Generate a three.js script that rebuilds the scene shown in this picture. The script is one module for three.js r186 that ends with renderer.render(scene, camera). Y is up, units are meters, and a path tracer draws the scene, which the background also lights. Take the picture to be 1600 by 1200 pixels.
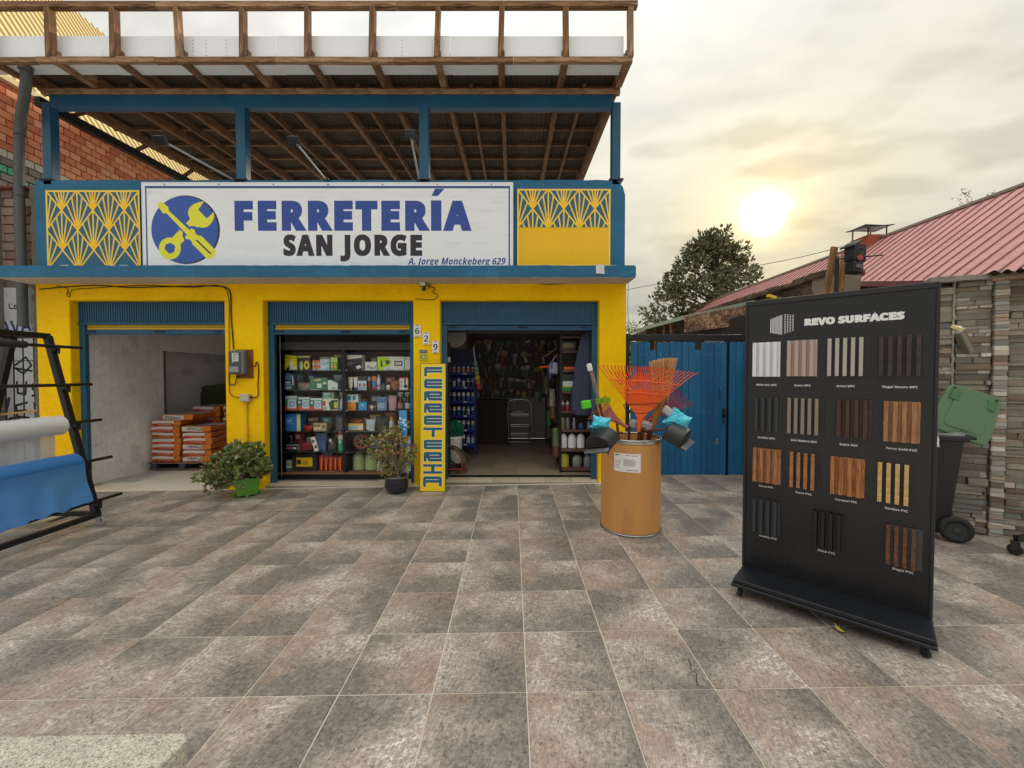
import * as THREE from 'three';
import { RoundedBoxGeometry } from 'three/addons/geometries/RoundedBoxGeometry.js';
import { mergeGeometries } from 'three/addons/utils/BufferGeometryUtils.js';

// ---------------------------------------------------------------- camera, sky, sun, exposure
const scene = new THREE.Scene();
const EYE = 1.55, PITCH = -0.0238, FOCAL = 630;
const camera = new THREE.PerspectiveCamera(2 * Math.atan(600 / FOCAL) * 180 / Math.PI, 4 / 3, 0.05, 600);
camera.position.set(0, EYE, 0);
camera.rotation.x = PITCH;
const renderer = new THREE.WebGLRenderer({ antialias: true });
renderer.setSize(1024, 768);
renderer.toneMapping = THREE.LinearToneMapping;
renderer.toneMappingExposure = 2.42;
renderer.shadowMap.enabled = true;
// a survey point: where the line of sight through a point of the 1600 x 1200 survey picture meets the plane `d` metres ahead
function at(px, py, d) {
  const x = (px - 800) / FOCAL, y = (600 - py) / FOCAL, c = Math.cos(PITCH), s = Math.sin(PITCH);
  const Y = y * c + s, Z = y * s - c, t = d / -Z;
  return new THREE.Vector3(x * t, EYE + Y * t, -d);
}
const SUN = at(1192, 338, 100).sub(camera.position).normalize();

function hash(x, y, s) { let h = Math.imul(x, 374761393) ^ Math.imul(y, 668265263) ^ Math.imul(s, 1274126177); h = Math.imul(h ^ (h >>> 13), 1103515245); h ^= h >>> 16; return (h >>> 0) / 4294967295; }
// value noise that repeats every `per` cells
function vnoise(x, y, per, s) {
  const xi = Math.floor(x), yi = Math.floor(y), fx = x - xi, fy = y - yi, m = (a) => ((a % per) + per) % per;
  const u = fx * fx * (3 - 2 * fx), v = fy * fy * (3 - 2 * fy);
  const a = hash(m(xi), m(yi), s), b = hash(m(xi + 1), m(yi), s), c = hash(m(xi), m(yi + 1), s), d = hash(m(xi + 1), m(yi + 1), s);
  return a + (b - a) * u + (c - a) * v + (a - b - c + d) * u * v;
}
function fbm(x, y, per, s, oct = 4, gain = 0.5) { let a = 1, t = 0, n = 0; for (let i = 0; i < oct; i++) { t += a * vnoise(x, y, per, s + i * 17); n += a; a *= gain; x *= 2; y *= 2; per *= 2; } return t / n; }
const sst = (a, b, x) => { const t = Math.min(1, Math.max(0, (x - a) / (b - a))); return t * t * (3 - 2 * t); };
const lerp = (a, b, t) => a + (b - a) * t;
function rng(seed) { let a = seed >>> 0; return () => { a = (a + 0x6D2B79F5) | 0; let t = Math.imul(a ^ (a >>> 15), 1 | a); t = (t + Math.imul(t ^ (t >>> 7), 61 | t)) ^ t; return ((t ^ (t >>> 14)) >>> 0) / 4294967296; }; }

{ // high thin overcast with the sun showing through it
  const W = 1536, H = 768, data = new Float32Array(W * H * 4), d = new THREE.Vector3();
  for (let j = 0; j < H; j++) for (let i = 0; i < W; i++) {
    const lat = ((j + 0.5) / H - 0.5) * Math.PI, lon = ((i + 0.5) / W - 0.5) * 2 * Math.PI;
    d.set(Math.cos(lat) * Math.cos(lon), Math.sin(lat), Math.cos(lat) * Math.sin(lon));
    const up = Math.max(0, d.y), k = 1 / (up + 0.22), cx = d.x * k, cz = d.z * k;
    const big = fbm(cx * 0.9 + 40, cz * 1.5 + 40, 512, 3, 5, 0.55), fine = fbm(cx * 3.1 + cz * 1.4 + 90, cz * 6.5 - cx * 2.2 + 90, 512, 9, 5, 0.55);
    const cover = sst(0.3, 0.7, big * 0.62 + fine * 0.38), wisps = sst(0.46, 0.72, fine) * 0.5;
    const ang = Math.acos(Math.min(1, Math.max(-1, d.dot(SUN)))) * 57.2958 * (0.62 + 0.5 * fine + 0.35 * fbm(cx * 9 + 20, cz * 14 + 60, 512, 77, 4));
    const warm = Math.exp(-ang / 24), halo = Math.exp(-Math.pow(ang / 6.5, 2)), core = 1 / (1 + Math.pow(ang / 1.25, 4.6));
    // pale grey-blue gaps, cream cloud
    const L = 0.395 * (1 + 3.2 * Math.pow(up, 3)), dark = wisps * 0.34;
    const col = [lerp(0.50, 0.77, cover) - dark, lerp(0.515, 0.75, cover) - dark, lerp(0.515, 0.695, cover) - dark * 0.9];
    const wv = 0.75 + 0.5 * (cover - wisps * 0.6);
    const o = (j * W + i) * 4, g = [0.06, 0.035, -0.035], hc = [0.12, 0.08, 0.01], cc = [6, 5.2, 3.8];
    for (let c = 0; c < 3; c++) data[o + c] = Math.max(0.02, col[c] * L + g[c] * warm * wv + hc[c] * halo * wv + cc[c] * core * (0.45 + 0.55 * sst(0.25, 0.6, big)));
    data[o + 3] = 1;
  }
  const t = new THREE.DataTexture(data, W, H, THREE.RGBAFormat, THREE.FloatType);
  t.mapping = THREE.EquirectangularReflectionMapping; t.magFilter = THREE.LinearFilter; t.minFilter = THREE.LinearFilter; t.wrapS = THREE.RepeatWrapping; t.needsUpdate = true;
  scene.background = t; scene.environment = t;
}
const sun = new THREE.DirectionalLight(new THREE.Color().setRGB(1, 0.86, 0.62), 1.1);
sun.position.copy(SUN).multiplyScalar(40);
sun.castShadow = true; sun.shadow.radius = 22; sun.shadow.mapSize.set(2048, 2048);
Object.assign(sun.shadow.camera, { left: -16, right: 16, top: 16, bottom: -16, near: 1, far: 90 });
scene.add(sun, sun.target);

// ---------------------------------------------------------------- helpers
const SLOPE = 0.016, gy = (x) => SLOPE * x;          // the yard falls gently to one side
const names = {};
const numbered = (n) => { const k = (names[n] = (names[n] ?? -1) + 1); return k ? `${n}_${String(k).padStart(3, '0')}` : n; };
function mesh(name, geo, mat, parent) {
  const m = new THREE.Mesh(geo, mat); m.castShadow = m.receiveShadow = true;
  m.name = parent ? name : numbered(name); (parent ?? scene).add(m); return m;
}
function tag(o, label, category, group) { o.userData.label = label; o.userData.category = category; if (group) o.userData.group = group; return o; }
function thing(name, label, category, pos = [0, 0, 0], turn = 0, group) {
  const o = new THREE.Group(); o.name = numbered(name); scene.add(o);
  if (pos.isVector3) o.position.copy(pos); else o.position.set(...pos);
  o.rotation.y = turn; return tag(o, label, category, group);
}
function struct(name, geo, mat) { const m = mesh(name, geo, mat); m.userData.kind = 'structure'; return m; }
const C = (h) => new THREE.Color(h);
const std = (color, roughness = 0.7, o = {}) => new THREE.MeshStandardMaterial({ color, roughness, ...o });
const phys = (color, roughness = 0.7, o = {}) => new THREE.MeshPhysicalMaterial({ color, roughness, ...o });
const M4 = new THREE.Matrix4(), EU = new THREE.Euler(), QU = new THREE.Quaternion();
function place(g, x = 0, y = 0, z = 0, rx = 0, ry = 0, rz = 0) { return g.applyMatrix4(M4.compose(new THREE.Vector3(x, y, z), QU.setFromEuler(EU.set(rx, ry, rz)), new THREE.Vector3(1, 1, 1))); }
const bx = (w, h, d, x, y, z, rx, ry, rz) => place(new THREE.BoxGeometry(w, h, d), x, y, z, rx, ry, rz);
const span = (x0, x1, y0, y1, z0, z1) => bx(x1 - x0, y1 - y0, Math.abs(z1 - z0), (x0 + x1) / 2, (y0 + y1) / 2, (z0 + z1) / 2);
const rb = (w, h, d, r = 0.004, x, y, z, rx, ry, rz) => place(new RoundedBoxGeometry(w, h, d, 1, Math.min(r, w / 2.01, h / 2.01, d / 2.01)), x, y, z, rx, ry, rz);
const cy = (r0, r1, h, x, y, z, seg = 16, rx, ry, rz) => place(new THREE.CylinderGeometry(r0, r1, h, seg), x, y, z, rx, ry, rz);
const v3 = (p) => (p.isVector3 ? p : new THREE.Vector3(...p));
const tube = (pts, r, seg = 24, rs = 6, closed = false) => new THREE.TubeGeometry(new THREE.CatmullRomCurve3(pts.map(v3), closed, 'centripetal'), seg, r, rs, closed);
function rod(a, b, r0, r1 = r0, seg = 8) {           // a straight tapered bar between two points
  a = v3(a); b = v3(b); const d = b.clone().sub(a), g = new THREE.CylinderGeometry(r1, r0, d.length(), seg);
  QU.setFromUnitVectors(new THREE.Vector3(0, 1, 0), d.clone().normalize());
  return g.applyMatrix4(M4.compose(a.clone().add(b).multiplyScalar(0.5), QU, new THREE.Vector3(1, 1, 1)));
}
function beam(a, b, w, h, up = [0, 1, 0], bev = 0.003) {  // a squared timber or bar between two points, h measured along `up`
  a = v3(a); b = v3(b); const z = b.clone().sub(a), L = z.length(); z.normalize();
  const x = new THREE.Vector3().crossVectors(v3(up), z).normalize(), y = new THREE.Vector3().crossVectors(z, x), m = new THREE.Matrix4().makeBasis(x, y, z).setPosition(a.clone().add(b).multiplyScalar(0.5));
  return muv(new RoundedBoxGeometry(w, h, L, 1, Math.min(bev, w / 3, h / 3)), true).applyMatrix4(m);
}
// texture coordinates in metres, from the way each face points; `along` runs the grain down z
function muv(g, along = false) {
  if (g.index) g = g.toNonIndexed();
  const p = g.attributes.position, n = g.attributes.normal, uv = new Float32Array(p.count * 2), off = along ? hash(Math.round(p.getZ(0) * 977), p.count, 5) * 3 : 0;
  for (let i = 0; i < p.count; i += 3) {
    let ax = 0, ay = 0, az = 0; for (let k = 0; k < 3; k++) { ax += Math.abs(n.getX(i + k)); ay += Math.abs(n.getY(i + k)); az += Math.abs(n.getZ(i + k)); }
    for (let k = i; k < i + 3; k++) {
      const x = p.getX(k), y = p.getY(k), z = p.getZ(k); let u, v;
      if (ax >= ay && ax >= az) [u, v] = along ? [z, y] : [z, y]; else if (ay >= az) [u, v] = along ? [z, x] : [x, z]; else [u, v] = [x, y];
      uv[k * 2] = u + off; uv[k * 2 + 1] = v + off * 0.37;
    }
  }
  g.setAttribute('uv', new THREE.BufferAttribute(uv, 2)); return g;
}
function mg(list) {
  list = list.map((g) => { g = g.index ? g.toNonIndexed() : g; for (const k of Object.keys(g.attributes)) if (!['position', 'normal', 'uv', 'color'].includes(k)) g.deleteAttribute(k); return g; });
  if (list.some((g) => !g.attributes.color)) list.forEach((g) => g.deleteAttribute('color'));
  list.forEach((g) => { g.morphAttributes = {}; g.clearGroups?.(); });
  return mergeGeometries(list);
}
function paint(g, c) { const k = new THREE.Color(c), n = g.attributes.position.count, a = new Float32Array(n * 3); for (let i = 0; i < n; i++) k.toArray(a, i * 3); g.setAttribute('color', new THREE.BufferAttribute(a, 3)); return g; }
// turned shape: rows of [radius, height, colour of the band up to the next row]
function turned(rows, seg = 20) {
  const g = new THREE.LatheGeometry(rows.map(([r, y]) => new THREE.Vector2(Math.max(r, 1e-4), y)), seg).toNonIndexed(), p = g.attributes.position, a = new Float32Array(p.count * 3), k = new THREE.Color();
  for (let i = 0; i < p.count; i += 3) {
    const y = (p.getY(i) + p.getY(i + 1) + p.getY(i + 2)) / 3; let c = rows[0][2];
    for (const r of rows) { if (r[1] > y + 1e-6) break; if (r[2] !== undefined) c = r[2]; }
    k.set(c); for (let q = 0; q < 3; q++) k.toArray(a, (i + q) * 3);
  }
  g.setAttribute('color', new THREE.BufferAttribute(a, 3)); return g;
}
function jitter(g, amp, seed, f = 9) {               // an uneven surface: every vertex moved by a noise of its place
  const p = g.attributes.position;
  for (let i = 0; i < p.count; i++) {
    const x = p.getX(i), y = p.getY(i), z = p.getZ(i), q = (s) => (fbm(x * f + z * f * 0.7 + 50, y * f + z * f * 0.6 + 50, 4096, seed + s, 2) - 0.5) * 2 * amp;
    p.setXYZ(i, x + q(0), y + q(40), z + q(80));
  }
  g.computeVertexNormals(); return g;
}
// ---------------------------------------------------------------- computed surfaces
function tex(W, H, fn, srgb = true, rep = true) {
  const a = new Uint8Array(W * H * 4);
  for (let j = 0; j < H; j++) for (let i = 0; i < W; i++) {
    const c = fn(i / W, j / H, i, j), o = (j * W + i) * 4;
    if (typeof c === 'number') a[o] = a[o + 1] = a[o + 2] = Math.max(0, Math.min(255, c * 255)); else for (let k = 0; k < 3; k++) a[o + k] = Math.max(0, Math.min(255, c[k] * 255));
    a[o + 3] = 255;
  }
  const t = new THREE.DataTexture(a, W, H); t.magFilter = THREE.LinearFilter; t.minFilter = THREE.LinearMipmapLinearFilter; t.generateMipmaps = true;
  if (rep) t.wrapS = t.wrapT = THREE.RepeatWrapping; if (srgb) t.colorSpace = THREE.SRGBColorSpace; t.needsUpdate = true; return t;
}
const scaled = (t, sx, sy = sx) => { const c = t.clone(); c.repeat.set(sx, sy); c.needsUpdate = true; return c; };
function printed(W, H, draw) {
  const c = document.createElement('canvas'); c.width = W; c.height = H; draw(c.getContext('2d'), W, H);
  const t = new THREE.CanvasTexture(c); t.colorSpace = THREE.SRGBColorSpace; t.magFilter = THREE.LinearFilter; t.anisotropy = 8; return t;
}
const mix3 = (a, b, t) => [lerp(a[0], b[0], t), lerp(a[1], b[1], t), lerp(a[2], b[2], t)];
const grit = tex(512, 512, (u, v, i, j) => 0.35 + 0.4 * fbm(u * 24, v * 24, 24, 5, 4) + 0.25 * hash(i, j, 3), false);
const gritFine = scaled(grit, 2.2), gritWide = scaled(grit, 0.6);
// painted render: trowel waves, scuffs, thin rain streaks
const plasterBump = tex(512, 512, (u, v, i, j) => 0.5 * fbm(u * 6, v * 6, 6, 21, 4) + 0.35 * fbm(u * 40, v * 40, 40, 22, 2) + 0.15 * hash(i, j, 8), false);
function paintMap(base, scuff, seed, amount = 1) {
  return tex(1024, 1024, (u, v) => {
    const blot = fbm(u * 5, v * 5, 5, seed, 5) - 0.5, fine = fbm(u * 60, v * 60, 60, seed + 3, 2) - 0.5, st = fbm(u * 70, v * 3, 70, seed + 5, 3);
    const worn = sst(0.66, 0.78, fbm(u * 9, v * 9, 9, seed + 7, 5)) * 0.5 + sst(0.62, 0.8, st) * 0.25;
    return mix3(base.map((c) => c * (1 + (blot * 0.22 + fine * 0.1) * amount)), scuff, worn * 0.5 * amount);
  });
}
const yellowMap = scaled(paintMap([0.995, 0.785, 0.005], [0.92, 0.68, 0.02], 31, 0.7), 0.42);
const M = {};
M.yellow = phys('#ffffff', 0.7, { specularIntensity: 0.35, map: yellowMap, bumpMap: scaled(plasterBump, 0.8), bumpScale: 0.006 });
M.blue = std('#ffffff', 0.55, { map: scaled(paintMap([0.05, 0.385, 0.53], [0.22, 0.46, 0.57], 51, 1.1), 0.5), bumpMap: scaled(plasterBump, 0.8), bumpScale: 0.005 });
M.blueMetal = std('#ffffff', 0.42, { map: scaled(paintMap([0.06, 0.32, 0.45], [0.15, 0.39, 0.5], 61, 0.8), 0.7) });
M.slatBlue = std('#ffffff', 0.45, { map: scaled(paintMap([0.10, 0.34, 0.46], [0.18, 0.41, 0.51], 63, 1), 0.7) });
M.soffit = std('#ffffff', 0.85, { map: scaled(paintMap([0.80, 0.77, 0.73], [0.6, 0.55, 0.5], 71, 1), 0.4), bumpMap: plasterBump, bumpScale: 0.004 });
M.white = std('#ffffff', 0.75, { map: scaled(paintMap([0.94, 0.935, 0.925], [0.62, 0.57, 0.52], 81, 0.8), 0.35), bumpMap: plasterBump, bumpScale: 0.004 });
M.concrete = std('#ffffff', 0.85, { map: scaled(paintMap([0.72, 0.705, 0.69], [0.52, 0.5, 0.47], 91, 1.5), 0.5), bumpMap: grit, bumpScale: 0.004 });
M.mortar = std('#8d857b', 0.95, { bumpMap: scaled(grit, 1.4), bumpScale: 0.03 });
function woodMap(a, b, seed, knots = 1) { // grain along u
  return tex(1024, 256, (u, v) => {
    const w = fbm(u * 3, v * 10, 3, seed, 3), g = fbm(u * 6, v * 64 + w * 6, 64, seed + 2, 4), f = fbm(u * 14, v * 200, 200, seed + 4, 2), kn = sst(0.72, 0.8, fbm(u * 6, v * 10, 6, seed + 6, 2));
    return mix3(mix3(a, b, sst(0.3, 0.7, g * 0.75 + f * 0.25)), [a[0] * 0.45, a[1] * 0.4, a[2] * 0.36], kn * 0.7 * knots + sst(0.6, 0.75, f) * 0.25);
  });
}
const woodGrain = woodMap([0.50, 0.375, 0.27], [0.70, 0.565, 0.43], 11), woodDark = woodMap([0.38, 0.275, 0.20], [0.56, 0.42, 0.31], 15);
const woodBump = tex(512, 256, (u, v) => fbm(u * 4, v * 60, 60, 19, 3), false);
M.wood = std('#ffffff', 0.85, { map: woodGrain, bumpMap: woodBump, bumpScale: 0.004 });
M.woodGrey = std('#d8cfc4', 0.9, { map: woodGrain, bumpMap: woodBump, bumpScale: 0.004 });
M.woodDark = std('#ffffff', 0.85, { map: woodDark, bumpMap: woodBump, bumpScale: 0.004 });
M.black = std('#1b1b1d', 0.5, { bumpMap: gritFine, bumpScale: 0.001 });
M.blackMetal = std('#161617', 0.42, { metalness: 0.1, bumpMap: gritFine, bumpScale: 0.0015 });
M.steel = std('#b9bbbd', 0.32, { metalness: 0.9, roughnessMap: grit });
M.darkSteel = std('#4a4c4f', 0.4, { metalness: 0.8 });
M.rubber = std('#202122', 0.75, { bumpMap: gritFine, bumpScale: 0.001 });
M.whitePlastic = std('#d9d8d2', 0.45);
M.painted = std('#ffffff', 0.5, { vertexColors: true });
M.glossy = phys(new THREE.Color().setRGB(1.25, 1.25, 1.25), 0.3, { vertexColors: true, clearcoat: 0.3, clearcoatRoughness: 0.25 });
M.cable = std('#2b211c', 0.6);
M.cableGrey = std('#5a5148', 0.7);
// ---------------------------------------------------------------- ground and tiled yard
const TILE = 0.46, GROUT = 0.006;
struct('ground', muv(new THREE.PlaneGeometry(500, 500, 8, 8).rotateX(-Math.PI / 2).translate(0, -0.42, 0)), std('#aaa59c', 0.95, { bumpMap: scaled(grit, 0.5), bumpScale: 0.02 }));
const yard = struct('floor', muv(bx(15, 0.24, 10.2, 0.2, -0.1235, -1.75)), std('#cfc5b4', 0.9, { bumpMap: scaled(grit, 3), bumpScale: 0.004 }));
yard.rotation.z = Math.atan(SLOPE);
{ // glazed stoneware: sixteen printed faces on one sheet, cloudy grey, cream and rust
  const N = 4, S = 512;
  const face = [];
  const r = rng(77);
  for (let k = 0; k < 16; k++) face.push({ a: 3.74 + (r() - 0.5) * 2.2, rust: r(), dark: 0.45 + 0.55 * r(), sx: r() * 40, sy: r() * 40, light: r(), ra: 3.9 + (r() - 0.5) * 2.6, chip: k === 15 });
  const sheet = tex(N * S, N * S, (u, v, i, j) => {
    const k = Math.floor(i / S) + N * Math.floor(j / S), f = face[k], x = (i % S) / S, y = (j % S) / S;
    const X = x * 3 + f.sx, Y = y * 3 + f.sy, warp = (fbm(X * 1.3, Y * 1.3, 512, k + 300, 4) - 0.5) * 1.3;
    const dir = (x - 0.5) * Math.cos(f.a) + (y - 0.5) * Math.sin(f.a), rdir = (x - 0.5) * Math.cos(f.ra) + (y - 0.5) * Math.sin(f.ra);
    const cloud = sst(0.18, 0.8, 0.5 + (fbm(X * 0.6 + 9, Y * 0.75, 512, k + 400, 6, 0.6) - 0.5) * 0.85 + dir * 0.85 * f.dark + warp * 0.12 + 0.02);
    const grainy = fbm(X * 9, Y * 15, 4096, 500, 5, 0.74), scr = fbm(X * 30 + Y * 8, Y * 5 - X * 2, 4096, 520, 2), pit = sst(0.60, 0.74, fbm(X * 16, Y * 16, 4096, 540 + k, 3, 0.6));
    let c = mix3([0.47, 0.44, 0.41], [0.665, 0.62, 0.575], cloud);
    c = mix3(c, [0.80, 0.775, 0.745], sst(0.56, 0.78, grainy * 0.6 + cloud * 0.3 + warp * 0.1) * (0.25 + 0.4 * f.light));
    const rust = sst(0.10, 0.5, rdir * 0.9 + warp * 0.75 + f.rust * 0.42 - 0.1) * sst(0.36, 0.58, grainy + warp * 0.12);
    c = mix3(c, mix3([0.44, 0.355, 0.295], [0.62, 0.53, 0.465], grainy), rust * 0.7);
    const m = 1 + (grainy - 0.5) * 0.62 + (scr - 0.5) * 0.3 - pit * 0.22 + (hash(i, j, 4) - 0.5) * 0.12;
    c = c.map((q) => q * m);
    if (f.chip) { // a broken corner: wandering crack lines
      const e = Math.abs(x - 0.94 + (y - 0.5) * 0.28 - (fbm(y * 9, 3, 512, 8, 3) - 0.5) * 0.16), e2 = Math.abs(x - 0.9 + (fbm(y * 13, 9, 512, 12, 3) - 0.5) * 0.3);
      const on = sst(0.5, 0.55, y) * (1 - sst(0.92, 0.97, y));
      const cr = Math.max(1 - sst(0.004, 0.010, e), (1 - sst(0.003, 0.007, e2)) * 0.8) * on; c = mix3(c, [0.16, 0.12, 0.1], cr * 0.85);
    }
    return c;
  }, true, false);
  const rough = tex(512, 512, (u, v) => 0.24 + 0.46 * fbm(u * 14, v * 14, 14, 601, 4), false), bump = scaled(grit, 3);
  const mats = std('#ffffff', 1, { map: sheet, roughnessMap: rough, bumpMap: grit, bumpScale: 0.0012 });
  const w = TILE - GROUT, geos = [];
  for (let k = 0; k < 16; k++) for (let q = 0; q < 2; q++) {
    const g = new RoundedBoxGeometry(w, 0.012, w, 1, 0.0022), p = g.attributes.position, uv = g.attributes.uv, cx = k % 4, cyy = Math.floor(k / 4);
    for (let i = 0; i < p.count; i++) {
      let a = p.getX(i) / w + 0.5, b = p.getZ(i) / w + 0.5; if (q && k !== 15 && k % 3 === 0) [a, b] = [1 - a, 1 - b];
      uv.setXY(i, (cx + 0.012 + a * 0.976) / 4, (cyy + 0.012 + b * 0.976) / 4);
    }
    geos.push(g);
  }
  const rt = rng(5), x00 = 0.072, z00 = -5.611;      // a joint runs through x00; the last course meets the building
  for (let row = 0; row < 12; row++) for (let col = -15; col < 14; col++) {
    const z = z00 + TILE * (row + 0.5), x = x00 + TILE * (col + 0.5);
    if (Math.abs(x) > (-z) * 1.36 + 0.6 || z > -0.15) continue;
    if (x > 4.5 && z > -3.4) continue;
    const k = row === 7 && col === 1 ? 30 : Math.floor(rt() * 30);
    const t = mesh('tile', geos[k], mats, yard);
    t.position.set(x, -0.006 + (rt() - 0.5) * 0.0016, z); t.rotation.set((rt() - 0.5) * 0.003, (rt() - 0.5) * 0.004, (rt() - 0.5) * 0.003);
  }
  // the strip along the gate, behind the last full course
  for (let col = 3; col < 9; col++) { const t = mesh('tile', geos[Math.floor(rt() * 30)], mats, yard); t.position.set(x00 + TILE * (col + 0.5), -0.006, z00 - TILE * 0.5); }
}

// ---------------------------------------------------------------- the shop building
const DF = 5.7, ZF = -DF;
const shop = thing('store_building', 'yellow two-storey hardware store with blue trim, three shutter openings and timber roof terrace', 'building', [0, 0, 0]);
const fx = (px) => at(px, 585, DF).x, fyy = (py) => at(800, py, DF).y;
const L0 = fx(60), L1 = fx(977);
const O = [[fx(110), fx(353)], [fx(411), fx(647)], [fx(687), fx(937)]], OTOP = 2.6, WTOP = 2.83;
{
  const s = new THREE.Shape(); s.moveTo(L0, -0.3); s.lineTo(L1, -0.3); s.lineTo(L1, WTOP); s.lineTo(L0, WTOP); s.closePath();
  for (const [a, b] of O) { const h = new THREE.Path(); h.moveTo(a, -0.29); h.lineTo(a, OTOP); h.lineTo(b, OTOP); h.lineTo(b, -0.29); h.closePath(); s.holes.push(h); }
  const g = new THREE.ExtrudeGeometry(s, { depth: 0.22, bevelEnabled: true, bevelThickness: 0.008, bevelSize: 0.008, bevelSegments: 1 });
  g.translate(0, 0, ZF - 0.228);
  mesh('wall', muv(g), M.yellow, shop).userData.label = 'bright yellow rendered front wall with three wide openings';
  // rounded foot of the pillar beside the green planter, bulging render
  const foot = jitter(rb(0.54, 0.17, 0.12, 0.03, (O[0][1] + O[1][0]) / 2 + 0.02, gy(-3.8) + 0.06, ZF + 0.01), 0.012, 5, 14);
  mesh('plinth', muv(foot), M.yellow, shop);
  // canopy slab: blue edge, grey underside
  const cz = ZF + 0.36;
  mesh('canopy', muv(jitter(rb(L1 + 6.82, 0.15, 0.62, 0.012, (L1 - 6.82) / 2 + 0.01, 2.895, cz - 0.31), 0.004, 8, 5)), M.soffit, shop).userData.label = 'thin concrete canopy slab with a blue painted edge';
  mesh('canopy_edge', muv(jitter(new THREE.BoxGeometry(L1 + 6.85, 0.145, 0.02, 90, 2, 1).translate((L1 - 6.82) / 2 + 0.01, 2.9, cz + 0.004), 0.004, 18, 7)), M.blue, shop);
  mesh('canopy_edge', muv(span(L1 + 0.012, L1 + 0.03, 2.83, 2.972, cz - 0.36, cz)), M.blue, shop);
  mesh('canopy_top', muv(jitter(new THREE.BoxGeometry(L1 + 6.82, 0.012, 0.36, 120, 1, 6).translate((L1 - 6.82) / 2 + 0.01, 2.978, cz - 0.18), 0.006, 22, 12)), M.blue, shop);
  // ragged strips of old render along the canopy
  const flake = rng(3), fm = std('#cfd2d0', 0.9);
  for (let k = 0; k < 26; k++) { const x = -6.5 + flake() * 8, w = 0.03 + flake() * 0.09; mesh('render_flake', jitter(rb(w, 0.012 + flake() * 0.02, 0.012, 0.004, x, 2.978, cz - 0.012), 0.005, k, 30), fm, shop); }
  mesh('torn_paper', jitter(new THREE.BoxGeometry(0.115, 0.12, 0.004, 4, 4, 1).translate(fx(936) * 0.94, 2.93, cz + 0.022), 0.008, 4, 12), fm, shop);
  // parapet
  const px0 = fx(62), px1 = fx(972), pt = 4.26;
  const par = new THREE.Shape(); par.moveTo(px0, 2.9); par.lineTo(px1 + 0.02, 2.9); par.lineTo(px1 + 0.02, 4.06);
  par.lineTo(px1 - 0.01, 4.17); par.lineTo(px1 - 0.12, pt + 0.03); const pr = rng(9); for (let x = px1 - 0.2; x > px0 + 0.1; x -= 0.17) par.lineTo(x, pt + (pr() - 0.5) * 0.012); par.lineTo(px0, pt - 0.01); par.closePath();
  mesh('parapet', muv(new THREE.ExtrudeGeometry(par, { depth: 0.16, bevelEnabled: true, bevelThickness: 0.01, bevelSize: 0.01, bevelSegments: 1 }).translate(0, 0, ZF - 0.17)), M.blue, shop).userData.label = 'blue painted parapet with rough broken edges';
  // fan lattices stencilled in yellow paint
  const fan = (W, H, cols, rows, rest) => printed(W, H, (c) => {
    c.fillStyle = '#2a6480'; c.fillRect(0, 0, W, H);
    for (let k = 0; k < 900; k++) { c.fillStyle = `rgba(${k % 2 ? '90,140,165' : '8,50,80'},0.06)`; c.fillRect(hash(k, 1, 1) * W, hash(k, 2, 1) * H, 6 + 50 * hash(k, 3, 1), 2 + 10 * hash(k, 4, 1)); }
    c.strokeStyle = '#ffcf33'; c.lineCap = 'round'; const cw = W / cols, ch = H / rows;
    c.save(); c.beginPath(); c.rect(0, 0, W, rest ? H * rest : H); c.clip();
    for (let rI = -1; rI <= rows; rI++) for (let k = -1; k <= cols; k++) {
      const odd = ((rI % 2) + 2) % 2, ox = (k + (odd ? 0 : 0.5)) * cw, oy = (rI + 1) * ch;      // each fan springs from its lower tip
      c.lineWidth = W * 0.0155;
      for (let a = -3; a <= 3; a++) {
        const t = a / 3, ex = ox + t * cw * 0.5, ey = oy - ch * (2 - Math.abs(t)) + (Math.abs(t) === 1 ? 0 : Math.abs(t) * 0.0);
        c.beginPath(); c.moveTo(ox, oy); c.lineTo(ex, ey); c.stroke();
      }
      c.fillStyle = '#ffc814'; c.beginPath(); c.moveTo(ox, oy + ch * 0.03); c.lineTo(ox - cw * 0.13, oy - ch * 0.3); c.lineTo(ox + cw * 0.13, oy - ch * 0.3); c.fill();
    }
    c.restore();
    if (rest) { // sprayed over in plain yellow below
      const n = 260; for (let k = 0; k < n; k++) { const x = W * k / n; const gr = c.createRadialGradient(x, H * rest + 16 + 7 * hash(k, 5, 5), 2, x, H * rest + 16, 26); gr.addColorStop(0, 'rgba(243,191,4,0.5)'); gr.addColorStop(1, 'rgba(243,191,4,0)'); c.fillStyle = gr; c.fillRect(x - 30, H * rest - 14, 60, 60); }
      c.fillStyle = '#f3bf04'; c.fillRect(0, H * rest + 14, W, H);
      for (let k = 0; k < 500; k++) { c.fillStyle = `rgba(${k % 2 ? '240,195,40' : '170,120,0'},0.05)`; c.fillRect(hash(k, 1, 7) * W, H * (rest + 0.05 + 0.6 * hash(k, 2, 7)), 6 + 40 * hash(k, 3, 7), 2 + 14 * hash(k, 4, 7)); }
    }
    c.strokeStyle = '#ffd64a'; c.lineWidth = W * 0.02; c.strokeRect(W * 0.008, H * 0.01, W * 0.984, H * 0.985);
  });
  const panel = (p0, p1, q0, q1, t, label) => { const a = at(p0, q0, DF), b = at(p1, q1, DF); const m = mesh('painted_panel', bx(b.x - a.x, a.y - b.y, 0.006, (a.x + b.x) / 2, (a.y + b.y) / 2, ZF + 0.014), [M.blue, M.blue, M.blue, M.blue, std('#ffffff', 0.6, { map: t, bumpMap: plasterBump, bumpScale: 0.003 }), M.blue], shop); m.userData.label = label; };
  panel(73, 222, 298, 419, fan(1024, 832, 3, 3.9), 'yellow fan lattice stencilled over blue paint');
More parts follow.
